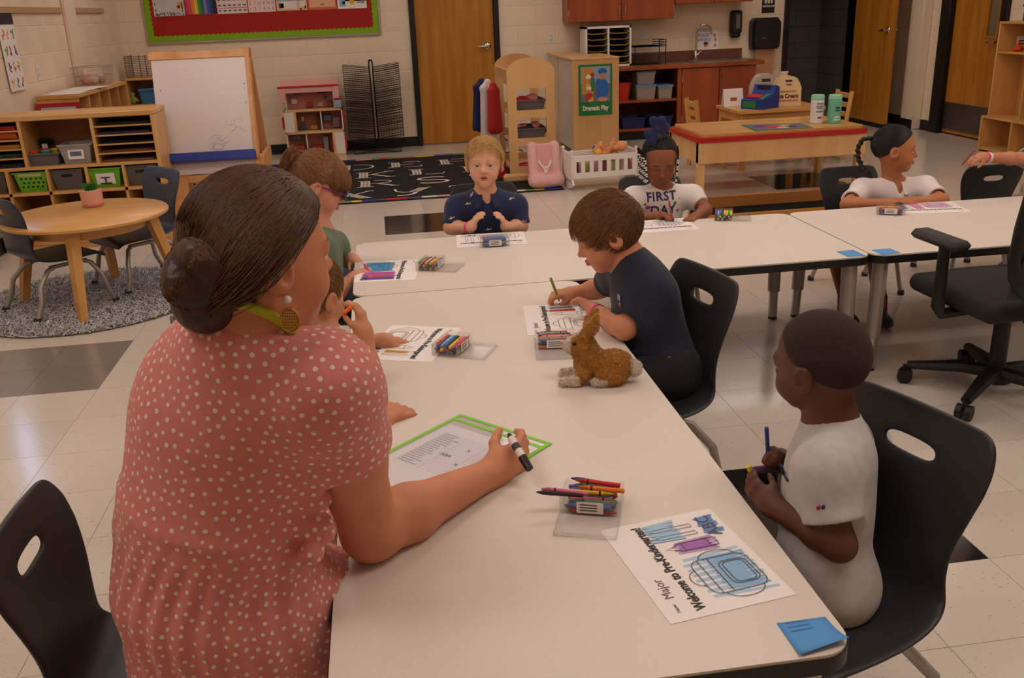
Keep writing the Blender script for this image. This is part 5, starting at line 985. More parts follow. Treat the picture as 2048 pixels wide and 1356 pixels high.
# ---- corner cupboard with wire tray
t = thing('corner_cubby', 'maple cubby in the room corner holding a blue bin', 'shelf', (0, 0, 0)); x0, x1 = P(248, 158, y=10.0)[0], P(248, 158, y=10.0)[0]+.62; zc = P(270, 156, y=10.0)[2]
b = MB(); b.bb(x0, x1, 10.0, YB-.04, zc-.025, zc, b=.003); b.build('top', m_maple, t)
for x in (x0, x1-.02): b = MB(); b.bb(x, x+.02, 10.0, YB-.04, 0, zc-.025); b.build('side_panel', m_maple_v, t)
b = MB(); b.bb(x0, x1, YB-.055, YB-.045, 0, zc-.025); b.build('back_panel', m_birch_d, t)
for z in (.02, zc-.28): b = MB(); b.bb(x0+.02, x1-.02, 10.01, YB-.055, z, z+.02); b.build('shelf', m_maple, t)
bin_('bin', 'blue bin with white label in the corner cubby', (x0+.22, 10.2, zc-.258), .22, .3, .13, flatc(60, 120, 170), lid=flatc(60, 130, 180)); b = MB(); b.bb(-.07, .07, -.140, -.138, .03, .08); b.build('label_card', m_paper, bpy.context.scene.collection.objects[-1] if 0 else None) if 0 else None
t = thing('wire_tray', 'grey wire paper tray standing on the corner cubby', 'tray', (x0+.22, 10.2, zc+.001)); b = MB()
for k in range(13): z = .012*k*1.4; b.tube([(-.2, -.14, z), (.2, -.14, z)], .0028, 5); b.tube([(-.2, -.14, z), (-.2, .14, z)], .0028, 5)
for x in (-.2, -.06, 0, .2): b.cyl((x, -.14, 0), (x, -.14, .21), .004, n=6)
b.cyl((-.2, .14, 0), (-.2, .14, .21), .004, n=6); b.build('wire_frame', mat('grey_wire', (90, 86, 96), .4, .5), t)
t = thing('figurine', 'small green and red toy figure beside the corner cubby bin', 'toy', (x0-.06, 9.95, 0)); 
s = SDF(.006).to(None, (x0+.04, 10.06, zc-.258)); s.el((0, 0, .04), (.03, .03, .04), k=.02); s.el((0, 0, .095), (.024, .024, .026), k=.015); s.rc((-.03, 0, .05), (-.05, -.02, .08), .01); s.rc((.03, 0, .05), (.05, -.02, .03), .01); t.location = (x0+.04, 10.06, zc-.258); s.build('body', flatc(130, 140, 60), t)
# ---- shag rug and round table
RC = (-1.64, 5.07); RR = .61
t = thing('shag_rug', 'round grey shag rug under the round table', 'rug', (RC[0], RC[1], 0)); b = MB(); b.lathe([(0, .0005), (RR-.02, .0005), (RR-.01, .006), (RR-.03, .010), (0, .010)], 48, capt=False, capb=False); b.build('backing', mat('grey_backing', (120, 118, 118), .95), t)
n = 7500; rr = RR*np.sqrt(rng.uniform(0, 1, n)); th = rng.uniform(0, 2*PI, n); bx_ = np.stack([RC[0]+rr*np.cos(th), RC[1]+rr*np.sin(th), np.full(n, .008)], 1); d1 = rng.normal(0, .014, (n, 3)); d1[:, 2] = .013; d2 = d1+rng.normal(0, .012, (n, 3)); d2[:, 2] = .014
strands('pile', mat('shag_fibre', (140, 140, 142), .95, vattr='Col'), t, np.stack([bx_, bx_+d1, bx_+d1+d2*.5], 1), .0035, .0018, lin(205, 204, 206))
TZ = .485
t = thing('round_table', 'small round maple table with four splayed legs on the shag rug', 'table', (-1.575, 5.06, .0)); b = MB(); b.lathe([(0, TZ-.028), (.395, TZ-.028), (.41, TZ-.02), (.412, TZ-.008), (.402, TZ), (0, TZ)], 56, capt=False, capb=False); b.build('table_top', m_maple, t)
b = MB(); b.lathe([(.29, TZ-.085), (.29, TZ-.028), (.27, TZ-.028), (.27, TZ-.085), (.29, TZ-.085)], 40, capt=False, capb=False); b.build('apron', m_maple, t)
for k in range(4):
    a = math.radians((-88, 5, 95, 175)[k]); d = Vector((math.cos(a), math.sin(a), 0)); b = MB(); Mk = Rz(a+PI/4*0); b.tube([d*.42+Vector((0, 0, .012)), d*.31+Vector((0, 0, TZ-.03))], [.026, .038], 4); b.build('leg', m_maple_v, t, 0)
p = P(187, 412, z=TZ); t = thing('potted_plant', 'blush pink pot with short green grass on the round table', 'plant', (p[0], p[1], TZ)); b = MB(); b.lathe([(0, 0), (.048, 0), (.054, .006), (.058, .09), (.054, .092), (.05, .08), (0, .078)], 32, capt=False, capb=False); b.build('pot', mat('blush_ceramic', (226, 166, 146), .5), t); b = MB(); b.lathe([(0, 0.0005), (.0485, .0005), (.0549, .006), (.0555, .018), (.0545, .018)], 32, capt=False, capb=False); b.build('pot_base', mat('terracotta', (208, 132, 104), .6), t)
tuft(t, 260, .055, .035, (p[0], p[1], TZ+.075), (70, 140, 44), .0035, 5)
# ---- shell chairs
def make_chair(name, label, mshell, hs=.31, sc=1.0, group='moulded shell chairs'):
    t = thing(name, label, 'chair', (0, 0, 0), 0, group)
    prof = [(.185, -.028), (.178, -.006), (.14, .004), (.06, -.004), (-.04, -.010), (-.12, .0), (-.162, .03), (-.178, .08), (-.182, .14), (-.19, .20), (-.202, .262), (-.206, .278), (-.213, .308), (-.217, .324), (-.228, .362), (-.232, .375)]
    wid = [.165, .178, .186, .188, .184, .176, .162, .146, .148, .166, .182, .185, .187, .186, .174, .146]; cup = [0, 0, .0, .006, .012, .014, .012, .012, .016, .02, .02, .019, .018, .017, .012, .01]
    us = [-1, -.8, -.5, -.32, 0, .32, .5, .8, 1]; vs = []; fs = []; n = len(us)
    for (y, z), w_, cu in zip(prof, wid, cup):
        for u in us:
            e = abs(u)**2; vs.append((u*w_, y+(cu*e if z > .05 else 0), hs+z+(cu*e if z <= .05 else 0)))
    for i in range(len(prof)-1):
        for j in range(n-1):
            if i == 11 and j in (3, 4): continue
            fs.append((i*n+j, i*n+j+1, (i+1)*n+j+1, (i+1)*n+j))
    b = MB(); b.add(vs, fs); o = b.build('shell', mshell, t, 180); m = o.modifiers.new('thickness', 'SOLIDIFY'); m.thickness = .012; m.offset = -1; m = o.modifiers.new('smooth', 'SUBSURF'); m.levels = 2; m.render_levels = 2
    o.data.polygons.foreach_set('use_smooth', [True]*len(o.data.polygons))
    for sx_ in (-1, 1):
        b = MB(); b.tube([(sx_*.11, .10, hs-.035), (sx_*.125, .125, hs-.05), (sx_*.155, .155, hs-.12), (sx_*.17, .165, .10), (sx_*.178, .19, .012)], .0125, 10); l = b.build('leg', m_silver, t); b = MB(); b.lathe([(.0, 0), (.019, 0), (.02, .012), (.016, .028)], 12, c=(sx_*.179, .192, 0), capt=True, capb=False); b.build('foot_cap', m_char, l)
        b = MB(); b.tube([(sx_*.11, -.06, hs-.035), (sx_*.125, -.10, hs-.045), (sx_*.15, -.16, hs-.12), (sx_*.165, -.175, .10), (sx_*.175, -.215, .012)], .0125, 10); l = b.build('leg', m_silver, t); b = MB(); b.lathe([(.0, 0), (.019, 0), (.02, .012), (.016, .028)], 12, c=(sx_*.176, -.217, 0), capt=True, capb=False); b.build('foot_cap', m_char, l)
        b = MB(); b.tube([(sx_*.11, .11, hs-.033), (sx_*.11, -.08, hs-.033)], .011, 8); b.build('seat_rail', m_silver, t)
    if sc != 1: t.scale = (sc, sc, sc)
    return t
ch_navy = make_chair('shell_chair', 'navy shell chair with its back toward the left wall at the round table', m_navyp, .30); ch_navy.location = (-1.75, 4.97, .012); ch_navy.scale = (1.02, 1.02, .92); ch_navy.rotation_euler.z = math.radians(43-90)
c2 = copy_tree(ch_navy, None, 'navy shell chair on the easel side of the round table'); c2.location = (-1.42, 5.36, .012); c2.scale = (1.05, 1.05, .92); c2.rotation_euler.z = math.radians(222-90)
# ================================================================== activity tables, chairs, work on the tables
TT = .4852
m_top = mat('grey_white_laminate', (226, 216, 206), .42, var=.03, vscale=250); m_edgeb = mat('black_edge_band', (24, 23, 25), .45)
def activity_table(label, x0, x1, y0, y1, r=.055, splay=.008):
    t = thing('activity_table', label, 'table', (0, 0, 0), 0, 'white activity tables'); b = MB(); b.prism(rrect(x0+.002, x1-.002, y0+.002, y1-.002, r, 8), TT-.006, TT); b.build('table_top', m_top, t)
    b = MB(); b.prism(rrect(x0, x1, y0, y1, r, 8), TT-.034, TT-.0055); b.build('edge_band', m_edgeb, t)
    for sx_, x in ((-1, x0+.062), (1, x1-.062)):
        for sy_, y in ((-1, y0+.062), (1, y1-.062)):
            f = (x+sx_*splay, y+sy_*splay, 0); k = .30; m = tuple(f[i]+(Vector((x, y, TT-.034))[i]-f[i])*k for i in range(3)); b = MB(); b.cyl(m, (x, y, TT-.034), .0275, .030, 18); l = b.build('leg', m_silver, t)
            b = MB(); b.cyl((f[0], f[1], .012), m, .0205, .0205, 16); b.build('leg_insert', m_steel, l); b = MB(); b.lathe([(0, 0), (.02, 0), (.021, .006), (.012, .016)], 14, c=f, capb=False); b.build('glide', m_char, l)
activity_table('white activity table nearest the camera, where the teacher sits', -.1495, .6505, 1.06, 3.129); activity_table('white activity table set crosswise in front of the boy in sharks', -.1495, 1.794, 3.1312, 3.93); activity_table('white activity table at the right, in front of the girl in white polo', 1.797, 3.75, 3.1312, 3.93)
# chairs
def chair(label, x, y, face, sc=1.0, m=m_char): 
    global CH0
    if CH0 is None: CH0 = make_chair('shell_chair', label, m, .31); c_ = CH0
    else: c_ = copy_tree(CH0, None, label)
    c_.location = (x, y, 0); c_.rotation_euler.z = math.radians(face-90); c_.scale = (sc, sc, sc); return c_
CH0 = None
# the printed colouring pages
m_lead = mat('print_line', (92, 86, 92), .7); m_title = mat('title_ink', (58, 54, 60), .7)
PW, PH = .296, .229
def line(b, pts, w=.0016, z=.0022):
    n = len(b.v); rib(b, pts, w); b.v = b.v[:n]+[(x, y, z) for x, y, _ in b.v[n:]]
def rr_(x0, x1, y0, y1, r, n=5): q = rrect(x0, x1, y0, y1, r, n); return q+[q[0]]
def scrib(b, x0, x1, y0, y1, n, w=.004, tilt=.0, z=.0009):
    last = None
    for i in range(n*2+1):
        u = i/(n*2); p = (x0+(x1-x0)*u, (y1 if i % 2 else y0)+random.uniform(-.005, .005))
        if last: line(b, [last, p], w, z+i*.000008)
        last = p
def page(label, c, rz, colours=(), name=None, dx=0):
    t = thing('colouring_page', label, 'paper', (c[0], c[1], TT+.0004), rz, 'colouring pages'); b = MB(); b.bb(-PW/2, PW/2, -PH/2, PH/2, 0, .0006); b.build('sheet', m_paper, t, 0)
    for k, (cc, x0, x1, y0, y1, n, w) in enumerate(colours):
        b = MB(); scrib(b, x0, x1, y0, y1, n, w, 0, .0007+.00025*k); b.build('crayon_colouring', flatc(*cc, .7), t, 0)
    b = MB(); bx = -.055
    line(b, rr_(bx-.05, bx+.05, -.095, .012, .02)); line(b, rr_(bx-.034, bx+.034, -.088, -.035, .014)); line(b, [(bx-.05, -.025), (bx+.05, -.025)]); line(b, rr_(bx-.03, bx+.03, -.082, -.042, .01)); line(b, arc(bx, .012, .022, .018, 0, 180)); line(b, arc(bx-.05, -.045, .02, .035, 90, 270)); line(b, arc(bx+.05, -.045, .02, .035, -90, 90)); line(b, [(bx-.05, -.005), (bx+.05, -.005)]); b.build('backpack_outline', m_lead, t, 0)
    b = MB(); line(b, [(.03, -.07), (.055, -.07), (.055, 0.0), (.048, .012), (.0425, .03), (.037, .012), (.03, 0.0), (.03, -.07)]); line(b, [(.03, -.055), (.055, -.055)]); line(b, [(.03, -.005), (.055, -.005)]); b.build('glue_outline', m_lead, t, 0)
    b = MB(); line(b, [(.075, -.05), (.085, -.05), (.085, .02), (.08, .036), (.075, .02), (.075, -.05)]); line(b, [(.10, -.05), (.11, -.05), (.11, .02), (.105, .034), (.10, .02), (.10, -.05)]); b.build('pencil_outline', m_lead, t, 0)
    text('abc_print', 'ABC', .036, m_lead, flat_on(.092, -.082, .0024), t, .0001)
    text('title', 'Welcome to Pre-Kindergarten!', .026, m_title, flat_on(0, .05, .0016), t, .0001, bold=.0006, sx=.97*PW*.93/.335)
    text('name_line', 'Name:', .009, m_lead, flat_on(-.115, .088, .0012), t, .0001)
    if name: text('handwriting', name, .024, flatc(120, 90, 90), flat_on(-.06, .085, .0012), t, .0001)
    return t
def page_px(label, a, b_, up, **k):
    """a, b_: photo pixels of the title-side corners in reading order; up = which side the page top lies"""
    A = P(*a, z=TT); B = P(*b_, z=TT); d = B-A; rz = math.atan2(d[1], d[0]); n = np.array([-math.sin(rz), math.cos(rz), 0]); c = (A+B)/2-n*PH/2; return page(label, c, rz, **k)
BLU = (110, 160, 214); PUR = (170, 110, 190)
page_px('colouring page with blue backpack and purple glue, named Major, nearest the camera', (1342, 1250), (1200, 1062), 0, name='Major', colours=[((176, 206, 232), -.115, .012, -.10, .02, 8, .007), ((140, 186, 226), -.10, .0, -.095, -.02, 11, .005), ((198, 160, 210), .022, .062, -.07, .01, 4, .006), ((172, 116, 192), .028, .056, -.06, .005, 5, .004), ((110, 150, 212), .07, .125, -.10, -.066, 7, .005), ((170, 204, 232), .07, .13, -.02, .04, 6, .007)])
page_px("colouring page with red and blue pencils under the navy shirt boy's hands", (1056, 672), (1045, 612), 0, name='Jonel', colours=[((220, 60, 40), .07, .09, -.05, .03, 4, .005), ((70, 140, 190), .098, .112, -.05, .03, 3, .004), ((230, 140, 50), .09, .10, -.09, -.075, 2, .004)])
page_px('colouring page with one orange pencil beside the hand on its corner', (924, 655), (862, 727), 0, colours=[((236, 160, 60), .073, .088, -.05, .02, 4, .005)])
page_px('colouring page crayoned blue and magenta in front of the girl in glasses', (843, 517), (830, 562), 0, colours=[((70, 160, 214), -.12, .01, -.10, .015, 14, .007), ((200, 80, 190), .02, .06, -.09, .03, 7, .007), ((230, 90, 80), .064, .085, -.08, .03, 5, .005), ((110, 80, 180), .09, .125, -.09, .03, 5, .005)])
page_px('uncoloured page in front of the blond boy', (1056, 488), (914, 496), 0); page_px('page with grey pencil shading under the hands of the girl with the bow', (1404, 458), (1262, 468), 0, colours=[((120, 110, 130), -.1, 0, -.09, .01, 6, .002)])
page_px('colouring page with pink backpack in front of the girl in white polo', (1940, 424), (1812, 428), 0, colours=[((226, 170, 212), -.11, .005, -.10, .015, 10, .006), ((226, 150, 200), .02, .06, -.08, .03, 6, .006), ((70, 110, 190), .09, .125, -.1, .02, 4, .006)])
# crayons and their clear boxes
CR = [((206, 40, 44), 'red'), ((236, 120, 40), 'orange'), ((240, 214, 60), 'yellow'), ((80, 160, 70), 'green'), ((70, 130, 190), 'blue'), ((110, 70, 150), 'purple'), ((226, 110, 150), 'pink'), ((60, 46, 44), 'black'), ((150, 90, 60), 'brown'), ((150, 200, 220), 'light blue'), ((60, 70, 130), 'navy'), ((240, 150, 110), 'peach')]
crm = {}
def crayon(k, M, label, group):
    cc, nm = CR[k]; t = bpy.data.objects.new('crayon', None); COL.objects.link(t); t.matrix_world = M; t.empty_display_size = .01; tag(t, label, 'crayon', group)
    if k not in crm:
        b = MB(); b.tube([(-.044, 0, 0), (.028, 0, 0)], .0046, 10); a = b.build('wrapper', flatc(*cc, .6), t); b = MB(); b.tube([(.028, 0, 0), (.036, 0, 0), (.037, 0, 0), (.047, 0, 0)], [.0046, .0044, .0036, .0014], 10); c_ = b.build('tip', flatc(*[int(q*.85) for q in cc], .5), t)
        b = MB(); b.tube([(.018, 0, 0), (.022, 0, 0)], .0048, 10, caps=False); d = b.build('band', m_ink, t); crm[k] = (a.data, c_.data, d.data)
    else:
        for nm2, me in zip(('wrapper', 'tip', 'band'), crm[k]): o = bpy.data.objects.new(nm2, me); COL.objects.link(o); o.parent = t
    return t
def crayon_box(label, where, px, py, rz, lid_side=1, ks=(0, 1, 2, 4, 5, 3, 6, 9), spill=False, closed=False):
    p = P(px, py, z=TT); t = thing('crayon_box', label, 'box', (p[0], p[1], TT), rz, 'clear crayon boxes'); w, d, h, th = .118, .078, .036, .002
    b = MB(); b.bb(-w/2, w/2, -d/2, d/2, .0005, th); b.bb(-w/2, w/2, -d/2, -d/2+th, th, h); b.bb(-w/2, w/2, d/2-th, d/2, th, h); b.bb(-w/2, -w/2+th, -d/2+th, d/2-th, th, h); b.bb(w/2-th, w/2, -d/2+th, d/2-th, th, h); b.build('tray', m_clear, t, 0)
    if closed: b = MB(); b.bb(-w/2-.001, w/2+.001, -d/2-.001, d/2+.001, h, h+.003); b.build('lid', m_clear, t, 0)
    else:
        s_ = lid_side; b = MB(); b.bb(-w/2, w/2, s_*(d/2+.003), s_*(d/2+.003+d), .0008, .003); b.bb(-w/2, w/2, s_*(d/2+d), s_*(d/2+d+.002), .0008, .009); b.bb(-w/2, -w/2+.002, s_*(d/2+.003), s_*(d/2+d), .0008, .009); b.bb(w/2-.002, w/2, s_*(d/2+.003), s_*(d/2+d), .0008, .009); b.build('lid', m_clear, t, 0)
    b = MB(); b.bb(-.026, .026, -d/2-.0006, -d/2, .006, .03); b.build('label_sticker', m_paper, t, 0)
    for j in range(3): b = MB(); b.bb(-.02, .014, -d/2-.0009, -d/2-.0006, .011+.006*j, .0135+.006*j); b.build('print', m_lead, t, 0)
    Mb_ = TR((p[0], p[1], TT), rz); n = len(ks)
    for row in range(3 if not closed else 3):
        for j, k in enumerate(ks):
            kk = ks[(j+row*3) % n]
            if spill and row == 2 and j < 4: continue
            y = -d/2+.0065+(d-.013)*j/(n-1)
            crayon(kk, Mb_ @ Matrix.Translation((random.uniform(-.006, .006), y, .0075+.0098*row)) @ (Rz(PI) if (j+row) % 2 else I4), '%s crayon lying in the %s' % (CR[kk][1], where), 'crayons in the '+where)
    if spill:
        for k, dx_, dy_, dz, a in ((6, -.05, -.025, .043, .10), (7, -.058, -.032, .041, .18), (0, .01, .012, .046, -.12), (10, .0, .02, .043, -.2), (1, .02, -.01, .045, -.05)):
            crayon(k, Mb_ @ Matrix.Translation((dx_, dy_, dz)) @ Rz(PI+a) @ Matrix.Rotation(-.1 if dx_ < -.02 else .0, 4, 'Y'), '%s crayon resting loose on top of the box beside the green pocket' % CR[k][1], 'loose crayons on the open box')
    return t
crayon_box('clear box heaped with loose crayons beside the green pocket', 'clear box beside the green pocket', 1185, 1012, -.35, -1, spill=True)
crayon_box('clear crayon box behind the plush rabbit', 'box behind the plush rabbit', 1110, 690, -.12, -1, ks=(1, 9, 1, 10, 9, 0, 4, 1)); crayon_box('clear crayon box on the page beside the pink wristband arm', 'box beside the raised pink wristband', 905, 700, 1.1, -1, ks=(2, 7, 4, 9, 5, 1, 0, 6)); crayon_box('clear crayon box beside the page of the girl in glasses', 'box beside the page of the girl in glasses', 862, 535, 1.15, -1, ks=(2, 5, 2, 5, 6, 3, 4, 1))
crayon_box('closed clear crayon box on the page of the blond boy', 'closed box in front of the blond boy', 989, 490, .0, closed=True, ks=(4, 10, 4, 9, 0, 4, 10, 4)); crayon_box('clear crayon box at the right hand of the girl with the bow', 'box at the right of the girl with the bow', 1447, 437, 1.2, -1, ks=(2, 2, 10, 4, 9, 5, 2, 3)); crayon_box('clear crayon box in front of the girl in white polo', 'box in front of the girl in white polo', 1781, 427, -.5, 1, ks=(4, 1, 2, 5, 0, 3, 1, 10))
# dry erase pocket
m_lime2 = flatc(140, 210, 70)
A = P(921, 830, z=TT); B = P(1104, 889, z=TT); rz = math.atan2(B[1]-A[1], B[0]-A[0]); Wd = float(np.linalg.norm(B-A)); Ld = .36; n = np.array([-math.sin(rz), math.cos(rz), 0]); c = (A+B)/2-n*Ld/2
t = thing('dry_erase_pocket', 'clear dry erase pocket with lime green edging around a checklist', 'pocket', (c[0], c[1], TT), rz, None); e = .0095
b = MB()
for q in ((-Wd/2, Wd/2, Ld/2-e, Ld/2), (-Wd/2, Wd/2, -Ld/2, -Ld/2+e), (-Wd/2, -Wd/2+e, -Ld/2+e, Ld/2-e), (Wd/2-e, Wd/2, -Ld/2+e, Ld/2-e), (-Wd/2+e, Wd/2-e, Ld/2-.034, Ld/2-.034+e)): b.bb(*q, .0005, .0035)
b.build('edging', m_lime2, t); b = MB(); b.bb(-Wd/2+e, Wd/2-e, -Ld/2+e, Ld/2-e, .0024, .0028); b.build('clear_front', mat('gloss_film', (240, 240, 240), .04, alpha=.22, spec=1), t, 0)
b = MB(); b.bb(-Wd/2+e, Wd/2-e, -Ld/2+e, Ld/2-e, .0005, .0009); b.build('back_film', flatc(196, 184, 178), t, 0); b = MB(); b.bb(-Wd/2+.016, Wd/2-.012, -Ld/2+.012, Ld/2-.055, .0012, .0016); pg = b.build('checklist', mat('cool_paper', (232, 228, 238), .7), t, 0)
b = MB()
for k in range(18): y = .085-k*.0095; line(b, [(-.10, y), (.10, y)], .0006, .0019)
for x in (-.10, -.03, .035, .10): line(b, [(x, .09), (x, -.085)], .0006, .0019)
b.build('table_lines', m_lead, pg, 0)['kind'] = 'stuff'
b = MB()
for k in range(17):
    y = .080-k*.0095
    line(b, [(-.097, y), (-.097+random.uniform(.03, .06), y)], .0028, .0019)
b.build('print_rows', m_lead, pg, 0)['kind'] = 'stuff'
for (x, y) in ((.01, .045), (-.02, -.0), (.03, -.02)): text('written_mark', 'ABA' if y == 0 else 'x', .016, m_ink, flat_on(x, y, .002), pg, .0001, bold=.0008)
t2 = P(935, 838, z=TT)
# sticky notes
def sticky(label, pxs, curl=0):
    q = [P(*p_, z=TT) for p_ in pxs]; t = thing('sticky_note', label, 'sticky note', (0, 0, TT), 0, 'blue sticky notes'); n = 6; vs = []; fs = []
    for i in range(n+1):
        for j in range(n+1):
            u, v = i/n, j/n; p_ = q[0]*(1-u)*(1-v)+q[1]*u*(1-v)+q[2]*u*v+q[3]*(1-u)*v; vs.append((p_[0], p_[1], .0008+curl*(v**3)*(.4+.6*u)))
    for i in range(n):
        for j in range(n): a = i*(n+1)+j; fs.append((a, a+1, a+n+2, a+n+1))
    b = MB(); b.add(vs, fs); o = b.build('note', mat('sticky_blue', (86, 156, 222), .7), t); m = o.modifiers.new('thickness', 'SOLIDIFY'); m.thickness = .0005
    b = MB(); c_ = (q[0]*.75+q[2]*.25)
    for k in range(3): line(b, [(c_[0]-.01+.0*k, c_[1]+.012-.01*k), (c_[0]+.028, c_[1]+.014-.01*k)], .0012, .0024)
    if curl > .005: b.build('handwriting', flatc(60, 100, 160), t, 0)
sticky('large blue sticky note with curled edge at the near table corner', ((1553, 1247), (1650, 1234), (1697, 1288), (1600, 1315)), .012); sticky('blue sticky note at the right corner of the crosswise table', ((1672, 503), (1707, 500), (1732, 512), (1695, 514))); sticky('blue sticky note at the left corner of the right table', ((1742, 500), (1780, 497), (1801, 506), (1765, 510)))
# ---- plush rabbit
RB = P(1205, 772, z=TT); RB = np.array([RB[0]+.0, RB[1]+.03, TT+.003]); ra = math.radians(168); RR3 = np.array(Matrix.Rotation(ra-PI/2, 3, 'Z'))
RS = .63
t = thing('plush_rabbit', 'brown and white plush rabbit crouching on the table', 'plush toy', tuple(RB))
s = SDF(.003).to(RR3, RB, RS)      # forward = +y local, right = +x
s.el((0, -.055, .068), (.062, .082, .066), k=.03); s.el((0, .045, .085), (.048, .062, .066), k=.03); s.el((0, .075, .165), (.044, .052, .047), k=.03); s.el((0, .122, .158), (.026, .03, .026), k=.025)
s.rc((0, .05, .12), (0, .07, .15), .042, .04, .03)
for x in (-1, 1):
    s.path([(x*.04, .07, .05), (x*.045, .10, .018), (x*.045, .155, .016)], [.028, .02, .018], .015); s.el((x*.045, -.045, .04), (.032, .06, .042), k=.02); s.el((x*.052, .005, .017), (.022, .036, .018), k=.012)
s.el((0, -.14, .055), (.035, .03, .032), k=.008)
for x in (-1, 1): s.path([(x*.022, .055, .20), (x*.032, .035, .25), (x*.04, .015, .30)], [.018, .026, .008], .01)
def rabc(v):
    q = ((v-RB) @ RR3)/RS; br = np.array(lin(196, 134, 52)); wh = np.array(lin(236, 222, 204)); c_ = np.repeat(br[None], len(v), 0)
    w_ = (q[:, 1] > .118) & (q[:, 2] > .10) | (q[:, 1] < -.122) & (q[:, 2] < .10) | (q[:, 2] < .034) & (np.abs(q[:, 0]) > .0) & (q[:, 1] > -.03) & (q[:, 1] < .045) | (q[:, 1] > .085) & (q[:, 2] < .045) | (q[:, 2] > .185) & (q[:, 1] > .085) & (np.abs(q[:, 0]) < .014)
    c_[w_] = wh; return c_
v, qd = s.mesh(); m_fur = mat('plush_fur', (176, 112, 40), .95, vattr='Col', bump=.5, bscale=200, sheen=.3); o = mesh_np('body', v, qd, m_fur, t, rabc)
n_ = np.zeros(len(v)*3, np.float32); o.data.vertices.foreach_get('normal', n_); n_ = n_.reshape(-1, 3); sel = rng.choice(len(v), 11000); pv = v[sel]; nn = n_[sel]; dn = nn*.5+((np.array([0, -1.0, -.4]) @ RR3.T)[None])*.6+rng.normal(0, .25, nn.shape); dn /= np.linalg.norm(dn, axis=1, keepdims=True)
paths = np.stack([pv-nn*.0005, pv+dn*.003+nn*.0008, pv+dn*.0065], 1); k_ = 3; base = np.repeat(rabc(pv)*rng.uniform(.7, 1.15, (len(pv), 1)), k_*3, 0)
fo = strands('fur', m_fur, t, paths, .0009, .0002); a = fo.data.color_attributes.new('Col', 'FLOAT_COLOR', 'POINT'); a.data.foreach_set('color', np.concatenate([base, np.ones((len(base), 1))], 1).astype(np.float32).ravel())
for x in (-1, 1):
    s = SDF(.0025).to(RR3, RB, RS); s.path([(x*.026, .062, .215), (x*.036, .045, .25), (x*.043, .023, .288)], [.008, .0155, .004], .006); s.build('inner_ear', mat('ear_pink', (206, 150, 140), .9), t)
    b = MB(); p_ = RR3 @ (np.array([x*.037, .103, .178])*RS); b.ball(tuple(p_), .006, 10); b.build('eye', mat('eye_black', (16, 12, 12), .1), t)
b = MB(); p_ = RR3 @ (np.array([0, .152, .168])*RS); b.ball(tuple(p_), (.006, .006, .004), 8); b.build('nose', flatc(190, 120, 120), t)
# ---- office chair
OCX, OCY = 2.17, 2.87
t = thing('office_chair', 'black mesh-back office chair with armrests on a five-star caster base', 'chair', (OCX, OCY, 0), math.radians(3)); m_fab = mat('black_fabric', (40, 37, 38), .9, bump=.3, bscale=500); m_bp = mat('office_black', (22, 21, 22), .5)
b = MB(); b.lathe([(.0, .03), (.055, .05), (.05, .10), (.03, .115), (.028, .34), (0, .34)], 20, capt=False, capb=False); b.build('gas_column', m_bp, t)
for k in range(5):
    a = 2*PI*k/5+2.50; d = Vector((math.cos(a), math.sin(a), 0)); b = MB(); b.tube([Vector((0, 0, .085)), d*.12+Vector((0, 0, .09)), d*.30+Vector((0, 0, .07))], [.035, .03, .02], 8, flat=.8); sp = b.build('base_spoke', m_bp, t)
    b = MB(); q = d*.305; side = Vector((-d.y, d.x, 0)); 
    for s_ in (-1, 1): b.cyl(q+side*s_*.006+Vector((0, 0, .028)), q+side*s_*.026+Vector((0, 0, .028)), .027, n=16)
    b.cyl(q+Vector((0, 0, .03)), q+Vector((0, 0, .07)), .01, n=8); b.build('caster', m_bp, sp)
L_ = np.array([OCX, OCY, 0]); R3 = np.array(Matrix.Rotation(math.radians(3), 3, 'Z'))
s = SDF(.007).to(R3, L_); s.bx((0, .02, .385), (.235, .235, .035), .034, k=.03); s.el((0, .02, .405), (.2, .2, .03), k=.03); s.build('seat', m_fab, t); b = MB(); b.box((0, .0, .345), (.30, .28, .03), b=.012); b.build('seat_pan', m_bp, t)
for x in (-1, 1):
    b = MB(); b.tube([(x*.14, 0, .34), (x*.26, 0, .335), (x*.275, 0, .36), (x*.275, 0, .585)], [.022, .024, .026, .022], 10, flat=.8); b.build('arm_post', m_bp, t); b = MB(); b.box((x*.275, .03, .60), (.08, .25, .034), b=.015); b.build('armrest', mat('soft_pad', (46, 42, 44), .6), t)
fr = []
for k in range(25):
    a = 2*PI*k/24; u = math.cos(a); v_ = math.sin(a); x = .22*np.sign(u)*abs(u)**.6; zz = .70+.255*np.sign(v_)*abs(v_)**.6; fr.append((x*(1-.12*(zz-.45)), -.245-.10*(zz-.45)-.04*(1-(x/.23)**2), zz))
b = MB(); b.tube(fr, .022, 10, caps=False); b.build('back_frame', m_bp, t)
vs = []; fs = []; n = 16
for i in range(n+1):
    for j in range(n+1): u = -1+2*i/n; v_ = -1+2*j/n; x = .205*u*(1-.1*(v_+1)/2); zz = .70+.245*v_; vs.append((x, -.245-.10*(zz-.45)-.04*(1-u*u), zz))
for i in range(n):
    for j in range(n): a = i*(n+1)+j; fs.append((a, a+1, a+n+2, a+n+1))
b = MB(); b.add(vs, fs); b.build('back_mesh', mat('mesh_fabric', (60, 56, 56), .8, alpha=.72), t)
b = MB(); b.tube([(0, -.12, .335), (0, -.25, .34), (0, -.285, .42), (0, -.285, .60)], [.03, .035, .035, .03], 10); b.build('back_support', m_bp, t); b = MB(); b.tube([(-.20, -.27, .60), (0, -.305, .59), (.20, -.27, .60)], .022, 8); b.build('lumbar_bar', m_bp, t)
